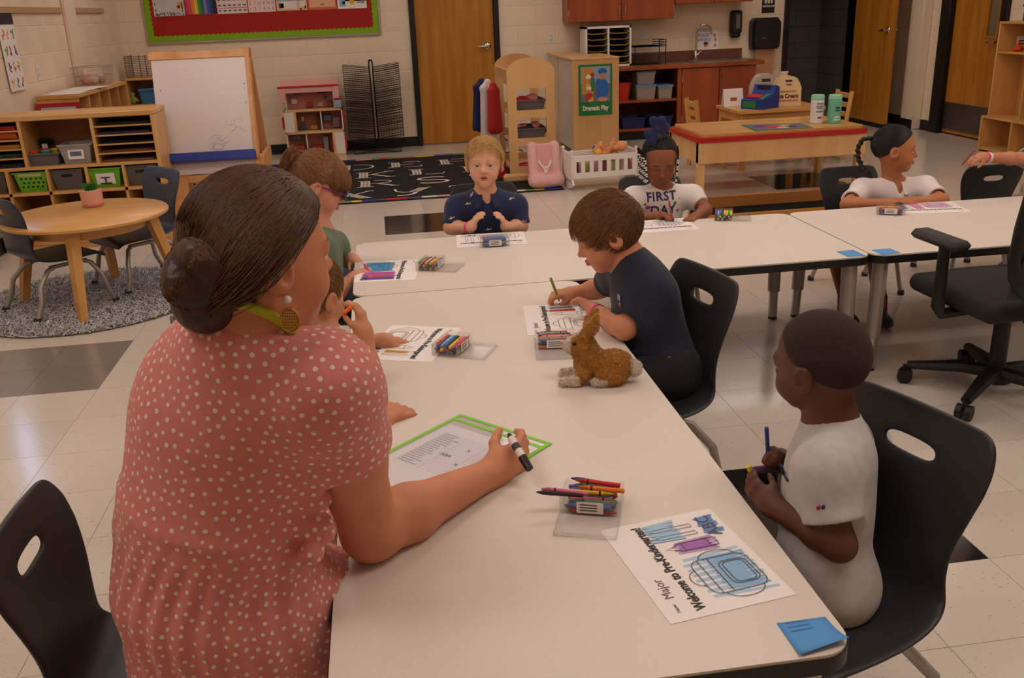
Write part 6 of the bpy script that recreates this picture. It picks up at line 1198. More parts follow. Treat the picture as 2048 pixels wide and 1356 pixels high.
# ================================================================== people
def V(*a): return np.array(a, float)
def head_prims(s, R, c, H, mouth=0, lid=.5, ear=1.0, adult=0):
    """canonical head, chin z=0, crown z=1, face towards +y, scaled by H"""
    s.to(R, c-R @ V(0, 0, .5)*H, H)
    s.el((0, -.05, .60), (.352, .43, .395), k=.05); s.el((0, .10, .40), (.295, .295, .33), k=.10); s.el((0, .16, .19), (.215, .20, .16), k=.10); s.el((0, .265, .085), (.085, .08, .08), k=.08)
    for x in (-1, 1): s.el((x*.155, .235, .29), (.12, .12, .12), k=.08); s.el((x*.13, .325, .55), (.10, .055, .04), k=.06)
    s.rc((0, .355, .50), (0, .425, .365), .030, .042, k=.05); s.el((0, .437, .352), (.044, .04, .038), k=.03)
    for x in (-1, 1): s.el((x*.048, .402, .338), (.03, .034, .027), k=.025); s.el((x*.135, .405, .465), (.078, .05, .052), k=.05, op='s'); s.el((x*.022, .435, .318), (.014, .02, .012), k=.01, op='s')
    for x in (-1, 1):
        s.el((x*.135, .303, .512-.03*lid), (.092, .083, .040+.016*lid), k=.02); s.el((x*.135, .308, .418), (.082, .066, .030), k=.02)
    s.el((0, .385, .236+.3*mouth), (.082, .045, .021), k=.02); s.el((0, .380, .196-.5*mouth), (.070, .048, .026), k=.02); s.el((0, .425, .2155), (.085-mouth, .05, .005+mouth), k=.008, op='s')
    for x in (-1, 1):
        Re = np.array(Matrix.Rotation(x*-.35, 3, 'Z')) @ np.array(Matrix.Rotation(-.15, 3, 'X'))
        s.el((x*.352, -.05, .43), (.030*ear, .088, .135), Re, k=.03); s.el((x*.378, -.075, .45), (.020*ear, .085, .13), Re, k=.02); s.el((x*.395, -.03, .45), (.026, .045, .07), Re, k=.02, op='s')
    s.to()
def head_color(skin, lip, brow, blush=.12):
    def f(v, R, c, H):
        q = ((v-c) @ R)/H+V(0, 0, .5); n = len(v); col = np.repeat(np.array(skin)[None], n, 0)
        def mix(w_, cc):
            nonlocal col
            w_ = np.clip(w_, 0, 1)[:, None]; col = col*(1-w_)+np.array(cc)[None]*w_
        fr = q[:, 1] > .2
        for x in (-1, 1): d = np.sqrt(((q[:, 0]-x*.17)/.12)**2+((q[:, 2]-.30)/.10)**2); mix(blush*np.clip(1.2-d, 0, 1)*fr, (skin[0]*1.0, skin[1]*.6, skin[2]*.55))
        d = np.sqrt((q[:, 0]/.085)**2+((q[:, 2]-.216)/.042)**2); mix(np.clip((1.08-d)*6, 0, .85)*(q[:, 1] > .33), lip)
        d = np.sqrt((q[:, 0]/.06)**2+((q[:, 2]-.2155)/.016)**2); mix(np.clip((1.0-d)*5, 0, .8)*(q[:, 1] > .30)*(q[:, 1] < .40), (lip[0]*.25, lip[1]*.2, lip[2]*.2))
        for x in (-1, 1):
            zb = .578-.9*(np.abs(q[:, 0])-.14)**2; d = np.sqrt(((q[:, 0]-x*.14)/.085)**2+((q[:, 2]-zb)/.016)**2); mix(np.clip((1.15-d)*3, 0, .75)*(q[:, 1] > .15), brow)
            d = np.sqrt(((q[:, 0]-x*.135)/.085)**2+((q[:, 2]-.477)/.012)**2); mix(np.clip((1.1-d)*3, 0, .55)*fr, (brow[0]*.5, brow[1]*.5, brow[2]*.5))
        return col
    return f
def eyes(parent, R, c, H, iris, gaze=(0, 1, 0)):
    g = R @ unit(gaze)
    for x in (-1, 1):
        ct = c+R @ (V(x*.135, .300, .468-.5)*H); b = MB(); b.ball((0, 0, 0), .076*H, 24); v = np.array(b.v); u = v/np.linalg.norm(v, axis=1, keepdims=True); a = np.arccos(np.clip(u @ g, -1, 1))
        col = np.repeat(np.array(lin(226, 214, 208))[None], len(v), 0); col[a < .55] = lin(*iris); col[a < .27] = (.004, .004, .004)
        me = bpy.data.meshes.new('eye'); me.from_pydata([tuple(p) for p in v+ct], [], b.f); me.materials.append(mat('eyeball', (230, 220, 214), .08, vattr='Col')); me.polygons.foreach_set('use_smooth', [True]*len(me.polygons))
        at = me.color_attributes.new('Col', 'FLOAT_COLOR', 'POINT'); at.data.foreach_set('color', np.concatenate([col, np.ones((len(col), 1))], 1).astype(np.float32).ravel())
        o = bpy.data.objects.new('eye', me); COL.objects.link(o); o.parent = parent; o.matrix_parent_inverse = parent_inv(parent)
def hand(s, wr, dirn, pn, side, L, curl=(.5, .5, .5, .5), thumb=.5, spread=.06, tdir=None):
    """palm and five fingers; pn = palm normal, side 'R' or 'L', curl per finger (radians at each joint)"""
    d = unit(dirn); n = unit(np.asarray(pn)-d*np.dot(pn, d)); lat = np.cross(d, n)*(1 if side == 'R' else -1); wr = np.asarray(wr, float); s.to()
    Rm = np.stack([lat, d, n], 1); s.bx(wr+d*.27*L, (.205*L, .27*L, .09*L), .085*L, Rm, k=.02); s.rc(wr-d*.08*L, wr+d*.1*L, .155*L, .16*L, k=.02)
    ln = (.43, .48, .45, .35)
    for i in range(4):
        p = wr+d*(.50-.015*abs(i-1))*L+lat*(.145-.097*i)*L; a = 0.0; dd = unit(d+lat*spread*(1.5-i)); r = (.058, .06, .057, .05)[i]*L
        for j, fr in enumerate((.44, .31, .25)):
            a += curl[i]*(.75 if j == 0 else 1.0); e = dd*math.cos(a)+n*math.sin(a); q = p+e*ln[i]*fr*L; s.rc(p, q, r*(1-.08*j), r*(.93-.08*j), k=.006); p = q
    p = wr+d*.12*L+lat*.15*L; td = unit(tdir) if tdir is not None else unit(d*.62+lat*(.75-.55*thumb)+n*(.25+.6*thumb))
    q = p+td*.24*L; s.rc(p, q, .085*L, .066*L, k=.015); e = unit(td*.8+d*.45-lat*.25*thumb+n*.1); r_ = q+e*.17*L; s.rc(q, r_, .064*L, .056*L, k=.006); s.rc(r_, r_+unit(e+d*.3)*.12*L, .056*L, .046*L, k=.006)
def arm(s, sh, el, wr, r=(.036, .031, .021), k=.02):
    s.to(); sh, el, wr = [np.asarray(q, float) for q in (sh, el, wr)]; m = sh+(el-sh)*.45; f = el+(wr-el)*.28
    s.rc(sh, m, r[0], r[0]*.97, k); s.rc(m, el, r[0]*.97, r[1], k); s.rc(el, f, r[1], r[1]*1.02, k); s.rc(f, wr, r[1]*1.02, r[2], k)
def sleeve(s, sh, el, frac, r0, r1, k=.03):
    """short sleeve with an open cuff; worked out before the rest of the garment so that the cuff cut leaves the torso whole"""
    sh, el = np.asarray(sh, float), np.asarray(el, float); e = sh+(el-sh)*frac; d = unit(el-sh); old = s.ops; s.ops = []; s.to(); s.rc(sh, e+d*.01, r0, r1, k)
    R = frame(d, V(0, 0, 1) if abs(d[2]) < .9 else V(1, 0, 0)); s.bx(e+d*(.05+.001), (r1*1.8, .05, r1*1.8), .002, R, k=.004, op='s'); s.rc(e-d*.008, e+d*.03, r1-.013, r1-.011, k=.004, op='s'); s.ops = s.ops+old
def torso(s, hip, neck, fwd, sw, dp, k=.05, belly=1.0, grow=0.0, neckr=.058, sh=None):
    hip, neck = np.asarray(hip, float), np.asarray(neck, float); up = neck-hip; L = np.linalg.norm(up); zz = up/L; rr = unit(np.cross(fwd, zz)); R = np.stack([rr, np.cross(zz, rr), zz], 1); s.to(R, hip); g = grow
    s.el((0, 0, .72*L), (sw*.40+g, dp*.50+g, .30*L), k=k); s.el((0, .01*L, .40*L), (sw*.385*belly+g, dp*.53*belly+g, .33*L), k=k); s.el((0, 0, .06*L), (sw*.41+g, dp*.56+g, .24*L), k=k); (s.rc((-sw*.33, 0, .86*L), (sw*.33, 0, .86*L), sw*.12+g, k=k) if sh is None else (s.to(), s.rc(sh[0], sh[1], .036+g, k=k), s.to(R, hip))); s.rc((0, -.01*L, .80*L), (0, 0, .985*L), sw*.24+g, neckr+g, k=.03); s.to(); return R, L
def hair_cap(H, R, c, line, thick, extra=None, vox=.0034, lift=.0):
    """skull cap above a hairline: line = list of (y, zmin) in head units"""
    s = SDF(vox); s.to(R, c-R @ V(0, 0, .5)*H, H); s.el((0, -.05, .60+lift), (.352+thick, .43+thick, .395+thick), k=.03)
    if thick > .02: s.el((0, .08, .66), (.30+thick*.6, .30+thick*.6, .29+thick*.6), k=.05)
    ys = np.array([q[0] for q in line]); zs = np.array([q[1] for q in line])
    def cut(F, ax):
        X, Y, Z = np.meshgrid(*ax, indexing='ij'); d = np.stack([X, Y, Z], -1)-c; y = (d @ R[:, 1])/H; z = (d @ R[:, 2])/H+.5; return -smin(-F, -((np.interp(y, ys, zs)-z)*H*.8), .05*H)
    s.fn(cut); s.to(R, c-R @ V(0, 0, .5)*H, H)
    if extra: extra(s)
    s.to(); return s
def hair_strands(parent, s, R, c, H, m, col, n, L, flow, lift=.01, jit=.25, r=.0012, k=4, name='hair_strands', emin=.02):
    """locks that grow from the cap surface along flow(q) (head units), hugging the skull"""
    v, qd = s.mesh(); q = ((v-c) @ R)/H+V(0, 0, .5); c0 = V(0, -.05, .60); rad = V(.352, .43, .395); q = q[np.linalg.norm((q-c0)/rad, axis=1) > 1.012+emin]; sel = rng.choice(len(q), n); p = q[sel]
    pts = [p]; cur = p.copy(); e0 = np.linalg.norm((p-c0)/rad, axis=1, keepdims=True); jd = rng.normal(0, jit, p.shape); LL = L*rng.uniform(.6, 1.2, (n, 1))
    for i in range(k-1):
        nr = (cur-c0)/rad**2; nr /= np.linalg.norm(nr, axis=1, keepdims=True); d = flow(cur)+jd; d = d-nr*np.sum(d*nr, 1, keepdims=True); d /= np.linalg.norm(d, axis=1, keepdims=True)+1e-9
        cur = cur+d*LL/(k-1); u = (cur-c0)/rad; ee = np.linalg.norm(u, axis=1, keepdims=True); cur = c0+u/ee*(e0+lift*(i+1)/(k-1)/.4)*rad; pts.append(cur)
    paths = np.stack(pts, 1); paths = (paths-V(0, 0, .5))*H @ R.T+c
    return strands(name, m, parent, paths, r, r*.35, col)
m_skin = mat('skin', (206, 150, 120), .52, vattr='Col', bump=.05, bscale=300, var=.08, vscale=25); m_hair = mat('hair', (90, 60, 40), .45, vattr='Col'); 
def hmat(name, cc): return mat(name, cc, .6, bump=.6, bscale=160, stretch=(1, 1, .3))
def cloth(name, cc, bump=.35, bs=14, var=.0, rough=.85): return mat(name, cc, rough, bump=bump, bscale=bs, var=var, vscale=40, sheen=.15)
def person(label, base): return thing('person', label, 'person', (base[0], base[1], 0))
def legs(s, hipc, right, knees, ankles, rt_=.058, rk=.046, ra=.034):
    s.to(); hipc = np.asarray(hipc, float); right = unit(right)
    for sg, kn, an in zip((1, -1), knees, ankles): h = hipc+right*sg*.055; s.rc(h, kn, rt_*1.05, rk, k=.04); s.rc(kn, an, rk, ra, k=.02)
def shoes(parent, ankles, fwd, m, L=.15):
    for an in ankles:
        s = SDF(.006); R = frame(fwd, (0, 0, 1)); s.to(R, V(an[0], an[1], 0)); s.el((0, .045, .028), (.032, L*.5, .03), k=.02); s.el((0, 0, .045), (.03, .045, .045), k=.02); s.cut((0, 0, .002), (0, 0, -1)); s.build('shoe', m, parent)
def band(parent, p, d, r, m, w=.012, name='wristband'):
    d = unit(d); R = frame(d, V(0, 0, 1) if abs(d[2]) < .9 else V(1, 0, 0)); b = MB(); Mb = Matrix.Identity(4)
    for i in range(3):
        Mb[i][0] = R[i, 0]; Mb[i][1] = R[i, 2]; Mb[i][2] = d[i]; Mb[i][3] = p[i]
    b.lathe([(r, -w/2), (r+.0012, -w/2), (r+.0012, w/2), (r, w/2), (r, -w/2)], 24, 0, Mb, capt=False, capb=False); return wpart(b.build(name, m), parent)
def wpart(o, parent): o.parent = parent; o.matrix_parent_inverse = parent_inv(parent); return o
m_pinkband = mat('pink_band', (240, 80, 150), .4)
def skin_body(parent, s, skin, R, c, H, lip, brow, blush=.12):
    hf = head_color(skin, lip, brow, blush); v, q = s.mesh()
    return mesh_np('body', v, q, m_skin, parent, hf(v, R, c, H))
def collar(parent, neck, R, r, m, w=.035, opening=.5, name='collar'):
    """fold-down polo collar: a band round the neck with a gap in front"""
    b = MB(); n = 20; vs = []; fs = []
    for i in range(n+1):
        a = math.radians(90)+opening+(2*PI-2*opening)*i/n; d = V(math.cos(a), math.sin(a), 0); tip = 1.0+.35*(abs(i-n/2)/(n/2))**3
        for rr, zz in ((r*.92, .022), (r*1.0, .030), (r*1.12, .022), (r*1.12+w*.55*tip, -w*.55*tip)): vs.append(tuple(neck+R @ (d*rr+V(0, 0, zz))))
    for i in range(n):
        for j in range(3): a = i*4+j; fs.append((a, a+1, a+5, a+4))
    b.add(vs, fs); o = b.build(name, m, None, 60); mo = o.modifiers.new('thickness', 'SOLIDIFY'); mo.thickness = .003; mo = o.modifiers.new('smooth', 'SUBSURF'); mo.levels = 1; mo.render_levels = 1; return wpart(o, parent)
def held(label, name, cat, a, b_, r, cc, tipc=None):
    """crayon, pencil or marker held from a (tip) to b_"""
    t = thing(name, label, cat, tuple(a)); a, b_ = np.asarray(a, float), np.asarray(b_, float); d = b_-a; o = MB(); o.cyl(tuple(d*.16), tuple(d), r, r, 12); o.build('barrel', flatc(*cc), t); o = MB(); o.cyl(tuple(d*0), tuple(d*.16), r*.3, r*.95, 12); o.build('tip', flatc(*(tipc or cc)), t); return t
W = lambda px, py, y: P(px, py, y=y)

from mathutils.bvhtree import BVHTree
def skin_cast(o, px, py=None, off=.001, origin=None, d=None):
    """point and normal where the line of sight of a pixel (or a given ray) meets a garment"""
    me = o.data; bv = _BV.get(o.name)
    if bv is None:
        a = np.empty(len(me.vertices)*3, np.float32); me.vertices.foreach_get('co', a); q = np.empty(len(me.loops), np.int32); me.loops.foreach_get('vertex_index', q); bv = _BV[o.name] = BVHTree.FromPolygons(a.reshape(-1, 3).tolist(), q.reshape(-1, 4).tolist())
    if origin is None: origin = Vector((0, 0, CH)); d = Vector(P(px, py, y=1.0))-origin
    h = bv.ray_cast(Vector(origin), Vector(d).normalized())
    return (None, None) if h[0] is None else (h[0]+h[1]*off, h[1])
_BV = {}
def decal(o, shirt, dirn, off=.0012):
    """lays a flat print on a garment along dirn"""
    d = Vector(dirn).normalized()
    for v in o.data.vertices:
        p, n = skin_cast(shirt, 0, 0, off, v.co-d*.25, d)
        if p is not None: v.co = p
    return o
# ---- blond boy in the navy shark shirt
def blond():
    hc = W(969, 326, 4.06); H = .212; R = frame(V(-.16, -.97, .10), V(.03, .10, 1)); neck = W(971, 388, 4.10); hip = V(neck[0], 4.135, .36)
    t = person('blond boy in a navy shirt with small sharks, hands raised over the table edge', hip); skin = lin(228, 172, 140)
    shR, shL = W(916, 415, 4.10), W(1030, 412, 4.10); elR, elL = W(901, 455, 4.06), W(1042, 452, 4.06); wrR, wrL = W(942, 455, 3.985), W(1012, 455, 3.985)
    s = SDF(.0032); head_prims(s, R, hc, H, mouth=.010, lid=.62); s.rc(hc-R[:, 2]*.12*H*2-R[:, 1]*.01, neck-V(0, 0, .03), .044, .05, k=.02); torso(s, hip, neck, V(-.05, -1, 0), .25, .15, grow=-.012, sh=(shR, shL)); arm(s, shR, elR, wrR, (.033, .029, .0215)); arm(s, shL, elL, wrL, (.033, .029, .0215))
    hand(s, wrR, W(955, 432, 3.97)-wrR+V(.0, 0, .0), V(.75, .25, -.35), 'R', .098, (.42, .42, .42, .42), .3); hand(s, wrL, W(1002, 432, 3.97)-wrL, V(-.75, .25, -.35), 'L', .098, (.42, .42, .42, .42), .3)
    skin_body(t, s, skin, R, hc, H, lin(190, 96, 84), lin(190, 146, 96)); eyes(t, R, hc, H, (70, 90, 110), (-.05, 1, .05))
    s = SDF(.0046); Rt, L = torso(s, hip, neck, V(-.05, -1, 0), .262, .165, sh=(shR, shL)); s.rc(neck+V(-.05, 0, -.03), shR, .045, .047, k=.04); s.rc(neck+V(.05, 0, -.03), shL, .045, .047, k=.04); sleeve(s, shR, elR, .93, .046, .046); sleeve(s, shL, elL, .93, .046, .046); s.rc(neck+V(0, -.006, -.012), neck+V(0, -.01, .08), .049, .053, k=.006, op='s'); s.rc(neck+V(0, -.090, -.055), neck+V(0, -.045, .03), .004, .028, k=.008, op='s')
    m = cloth('navy_shark_cotton', (34, 44, 82)); sh_ = s.build('shirt', m, t); collar(t, neck+V(0, -.006, -.010), frame(V(-.05, -1, -.1), V(0, -.12, 1)), .052, m, .050, .30)
    ms = flatc(196, 186, 176, .8)
    for px, py, yy, a in ((935, 408, 4.02, .1), (1022, 398, 4.02, .3), (1046, 443, 4.03, .0), (976, 459, 3.97, .1), (903, 437, 4.02, .4), (1000, 370, 4.04, 1.4), (944, 390, 4.03, 1.3)):
        p, nr = skin_cast(sh_, px, py, .001)
        if p is None: continue
        b = MB(); Ms = Matrix.Translation(p) @ nr.to_track_quat('Z', 'Y').to_matrix().to_4x4() @ Rz(a); b.prism([(-.013, 0), (-.004, .004), (.0, .010), (.003, .004), (.010, .001), (.016, .007), (.014, 0), (.016, -.005), (.010, -.001), (.0, -.004)], 0, .002, 0, Ms); wpart(b.build('shark_print', ms, None, 0), t)
    s = hair_cap(H, R, hc, [(-.6, .22), (-.3, .28), (-.12, .40), (.0, .52), (.12, .60), (.22, .74), (.32, .80), (.5, .80)], .022); cb = lin(206, 164, 100); s.build('hair', hmat('blond_hair', (214, 170, 108)), t)
    hair_strands(t, s, R, hc, H, m_hair, lin(236, 196, 132), 3600, .17, lambda q: V(.25, .25, .25)+(q-V(0, -.2, .90))*.9, .06, .45, .0010)
    s = SDF(.008); legs(s, hip+V(0, -.02, .02), V(1, 0, 0), (V(hip[0]+.09, 3.98, .33), V(hip[0]-.09, 3.98, .33)), (V(hip[0]+.09, 3.96, .08), V(hip[0]-.09, 3.96, .08))); s.build('shorts', cloth('khaki', (150, 130, 100)), t); shoes(t, (V(hip[0]+.09, 3.95, 0), V(hip[0]-.09, 3.95, 0)), V(0, -1, 0), flatc(60, 60, 66))
    band(t, wrR+unit(elR-wrR)*.016, elR-wrR, .0245, m_pinkband)
blond()
# ---- girl with the navy bow
def bowgirl():
    hc = W(1319, 318, 4.10); H = .212; R = frame(V(-.10, -.86, -.42), V(-.02, -.30, 1)); neck = W(1324, 378, 4.16); hip = V(neck[0], 4.185, .36)
    t = person('girl in a white FIRST DAY shirt with navy hair bow, drawing on her page', hip); skin = lin(146, 88, 58)
    shR, shL = W(1268, 396, 4.15), W(1384, 392, 4.15); elR, elL = W(1262, 440, 4.08), W(1412, 420, 4.06); wrR, wrL = W(1318, 432, 3.99), W(1392, 434, 3.96)
    s = SDF(.0032); head_prims(s, R, hc, H, lid=1.3); s.rc(hc-R[:, 2]*.22*H-R[:, 1]*.02, neck-V(0, 0, .03), .040, .046, k=.02); torso(s, hip, neck, V(-.02, -1, 0), .245, .145, grow=-.012, sh=(shR, shL)); arm(s, shR, elR, wrR, (.031, .027, .020)); arm(s, shL, elL, wrL, (.031, .027, .020))
    hand(s, wrR, W(1338, 430, 3.93)-wrR, V(.1, -.35, -.9), 'R', .10, (.55, .6, .6, .55), .9); hand(s, wrL, W(1372, 440, 3.88)-wrL, V(0, 0, -1), 'L', .10, (.14, .12, .12, .16), .15, .14)
    skin_body(t, s, skin, R, hc, H, lin(130, 66, 58), lin(30, 20, 16), .08); eyes(t, R, hc, H, (40, 24, 16), (0, .8, -.6))
    s = SDF(.0046); torso(s, hip, neck, V(-.02, -1, 0), .257, .16, sh=(shR, shL)); s.rc(neck+V(-.05, 0, -.03), shR, .042, .042, k=.04); s.rc(neck+V(.05, 0, -.03), shL, .042, .042, k=.04); sleeve(s, shR, elR, .60, .042, .043); sleeve(s, shL, elL, .60, .042, .043); s.rc(neck+V(0, -.006, -.006), neck+V(0, -.012, .08), .049, .053, k=.006, op='s')
    sh_ = s.build('shirt', cloth('white_tee', (236, 228, 226)), t)
    def chest(px, py, yy=3.0): p = W(px, py, 4.055); return p
    Mt = lambda p: Matrix.Translation(p) @ Matrix.Rotation(PI/2-.12, 4, 'X') @ Matrix.Rotation(.03, 4, 'Z')
    mp = flatc(50, 44, 100, .8); p = W(1327, 395, 4.058); wpart(decal(text('lettering', 'FIRST', .058, mp, Mt(p), None, .0, bold=.0014, sx=.92, spacing=1.12), sh_, (0, 1, -.1), .0032), t); p = W(1329, 421, 4.066); wpart(decal(text('lettering', 'DAY', .058, mp, Mt(p), None, .0, bold=.0014, sx=.92, spacing=1.12), sh_, (0, 1, -.1), .0032), t)
    for px, py, cc, r in ((1311, 383, (226, 230, 90), .009), (1350, 381, (230, 236, 120), .010), (1350, 405, (60, 140, 100), .009), (1296, 415, (200, 60, 110), .013), (1290, 409, (60, 110, 80), .007), (1355, 420, (214, 110, 150), .010), (1293, 385, (150, 190, 200), .006), (1330, 381, (160, 190, 210), .006), (1321, 408, (230, 220, 110), .006), (1359, 396, (170, 200, 210), .006)):
        p, nr = skin_cast(sh_, px, py, .0005)
        if p is None: continue
        b = MB(); b.ball((0, 0, 0), (r, r*.75, .0015), 10, 0, Matrix.Translation(p) @ nr.to_track_quat('Z', 'Y').to_matrix().to_4x4()); wpart(b.build('flower_print', flatc(*cc, .8)), t)
    s = hair_cap(H, R, hc, [(-.6, .22), (-.3, .26), (-.12, .40), (.0, .58), (.10, .74), (.2, .86), (.30, .92), (.5, .92)], .018); s.build('hair', mat('black_braids', (20, 16, 16), .5, bump=1.0, bscale=60), t)
    hair_strands(t, s, R, hc, H, m_hair, lin(30, 24, 24), 1500, .14, lambda q: V(0, -.9, .4)*np.ones((len(q), 1)), .02, .15, .0013)
    m_bead = mat('white_bead', (236, 230, 232), .2); m_beadb = mat('black_bead', (20, 20, 26), .2)
    for sx_ in (-1, 1):
        for k in range(6):
            top = hc+R @ (V(sx_*(.36+.015*k), .14-.09*k, .76-.5-.03*k)*H); L_ = .125+.012*(k % 3); pts = [top+V(sx_*.010*u-.003*k*sx_*0, -.004*u, -L_*u) for u in np.linspace(0, 1, 6)]; b = MB(); b.tube([tuple(p) for p in pts], .0035, 6); br = wpart(b.build('braid', flatc(24, 18, 18)), t)
            bw_ = MB(); bk = MB()
            for j in range(11): u = .22+.78*j/10; p = top+V(sx_*.010*u, -.004*u, -L_*u); (bw_ if (j+k) % 3 else bk).ball(tuple(p), .0052, 8)
            for nm, q, mm in (('beads', bw_, m_bead), ('beads', bk, m_beadb)): o = q.build(nm, mm); o.parent = br; o.matrix_parent_inverse = parent_inv(t) if 0 else Matrix.Identity(4); o.matrix_parent_inverse = (parent_inv(t)).inverted().inverted() if 0 else Matrix.Identity(4); o['kind'] = 'stuff'
    kb = W(1313, 258, 4.04); s = SDF(.003)
    for ox, oz, r0_, r1_ in ((-.014, .036, .008, .020), (.022, .034, .008, .022), (.040, .004, .008, .022), (.030, -.012, .008, .016), (-.036, -.018, .009, .022), (-.026, -.050, .010, .020), (-.012, -.066, .010, .010)): s.rc(kb, kb+V(ox, -.004 if oz < 0 else 0, oz), r0_, r1_, k=.004)
    s.el(kb+V(0, -.012, 0), (.012, .012, .013), k=.004); s.build('hair_bow', cloth('navy_ribbon', (26, 34, 82), .5, 40), t, post=lambda v: np.stack([v[:, 0], kb[1]+(v[:, 1]-kb[1])*.55, v[:, 2]], 1))
    s = SDF(.008); legs(s, hip+V(0, -.02, .02), V(1, 0, 0), (V(hip[0]+.08, 4.02, .33), V(hip[0]-.08, 4.02, .33)), (V(hip[0]+.08, 4.0, .08), V(hip[0]-.08, 4.0, .08))); s.build('leggings', cloth('navy_leggings', (40, 44, 70)), t); shoes(t, (V(hip[0]+.08, 4.0, 0), V(hip[0]-.08, 4.0, 0)), V(0, -1, 0), flatc(180, 170, 170))
    held('dark red pencil held by the girl with the bow', 'pencil', 'pencil', W(1346, 446, 3.905), W(1338, 402, 3.97), .0042, (150, 40, 44), (40, 30, 40))
bowgirl()
# ---- girl in the white polo, looking away to the right
def pologirl():
    hc = W(1790, 297, 4.18); H = .222; R = frame(V(.93, -.36, -.02), V(.02, .02, 1)); neck = W(1787, 366, 4.20); hip = V(neck[0]-.02, 4.235, .36)
    t = person('girl in a white polo with one braid, arms folded on the table, looking right', hip); skin = lin(190, 122, 80)
    shR, shL = W(1724, 380, 4.20), W(1850, 375, 4.16); elR, elL = W(1694, 409, 4.02), W(1884, 401, 3.98); wrR, wrL = W(1772, 407, 3.95), W(1828, 404, 3.95)
    s = SDF(.0032); head_prims(s, R, hc, H, lid=.5); s.rc(hc-R[:, 2]*.22*H-R[:, 1]*.02, neck-V(0, 0, .03), .040, .046, k=.02); torso(s, hip, neck, V(-.2, -1, 0), .26, .15, grow=-.012, sh=(shR, shL)); arm(s, shR, elR, wrR, (.033, .029, .0215)); arm(s, shL, elL, wrL, (.033, .029, .0215))
    hand(s, wrR, W(1806, 398, 3.93)-wrR, V(.2, .2, -.9), 'R', .105, (.35, .4, .4, .45), .4); hand(s, wrL, W(1790, 406, 3.91)-wrL, V(-.1, .5, -.8), 'L', .105, (.4, .45, .5, .5), .4)
    skin_body(t, s, skin, R, hc, H, lin(160, 84, 70), lin(30, 20, 16), .1); eyes(t, R, hc, H, (40, 24, 16))
    m = cloth('white_pique', (236, 226, 226)); s = SDF(.0046); torso(s, hip, neck, V(-.2, -1, 0), .275, .17, sh=(shR, shL)); s.rc(neck+V(-.05, 0, -.03), shR, .045, .046, k=.04); s.rc(neck+V(.05, 0, -.03), shL, .045, .046, k=.04); sleeve(s, shR, elR, .72, .046, .05); sleeve(s, shL, elL, .74, .046, .05); s.rc(neck+V(0, -.006, -.01), neck+V(0, -.01, .08), .048, .052, k=.006, op='s'); s.rc(neck+V(0, -.080, -.05), neck+V(0, -.045, .03), .004, .028, k=.008, op='s'); sh_ = s.build('polo_shirt', m, t)
    collar(t, neck+V(0, -.005, -.008), frame(V(-.2, -1, -.1), V(0, -.1, 1)), .050, m, .050, .32)
    for k in range(2): p = skin_cast(sh_, 1808, 380+9*k)[0]; b = MB(); b.ball((p[0], p[1], p[2]), (.005, .003, .005), 8); wpart(b.build('button', m_white), t)
    s = hair_cap(H, R, hc, [(-.6, .24), (-.3, .30), (-.12, .42), (.0, .54), (.10, .62), (.2, .72), (.30, .80), (.5, .80)], .02); s.build('hair', mat('black_hair', (22, 17, 16), .4, bump=.7, bscale=90), t)
    hair_strands(t, s, R, hc, H, m_hair, lin(34, 26, 24), 2200, .3, lambda q: (V(0, -.55, .74)-q), .012, .06, .0011)
    kn = hc+R @ (V(0, -.46, .72-.5)*H); pts = [kn, kn+V(-.045, .02, -.005), kn+V(-.066, .02, -.045), kn+V(-.066, .01, -.095), kn+V(-.045, 0, -.14), kn+V(-.018, -.01, -.165)]; pts = [np.array(q) for q in pts]; s = SDF(.003)
    dense = [pts[i]+(pts[i+1]-pts[i])*u for i in range(5) for u in (0, .25, .5, .75)]
    for i, p in enumerate(dense): s.el(p+V(.0045*(-1)**i, .003*(-1)**i, 0), .0115 if i < 16 else .0125, k=.004)
    s.rc(pts[-1], pts[-1]+V(.012, 0, -.03), .013, .016, k=.01); s.build('braid', MATS['black_hair'], t)
    s = SDF(.006); kR, kL = V(2.02, 3.90, .335), V(2.20, 3.86, .335); aR, aL = V(2.03, 3.74, .10), V(2.17, 3.70, .10); legs(s, hip+V(0, -.04, .02), V(-1, 0, 0), (kR, kL), (aR, aL), .052, .042, .030); s.build('legs', mat('leg_skin', (150, 90, 58), .55), t)
    s = SDF(.008); s.rc(hip+V(-.055, 0, .03), hip+(kR-hip)*.8, .068, .06, k=.03); s.rc(hip+V(.055, 0, .03), hip+(kL-hip)*.8, .068, .06, k=.03); s.build('shorts', cloth('navy_shorts', (40, 42, 60)), t)
    for an in (aR, aL): s = SDF(.003); s.rc(V(an[0], an[1], .05), V(an[0], an[1]+.01, .115), .036, .036); v, q = s.mesh(); stripe = np.where((np.floor(v[:, 2]/.013) % 2 == 0)[:, None], np.array(lin(200, 50, 90))[None], np.array(lin(60, 90, 96))[None]); mesh_np('sock', v, q, mat('striped_sock', (100, 90, 100), .9, vattr='Col'), t, stripe)
    shoes(t, (aR, aL), V(-.05, -1, 0), flatc(66, 78, 80), .16)
pologirl()
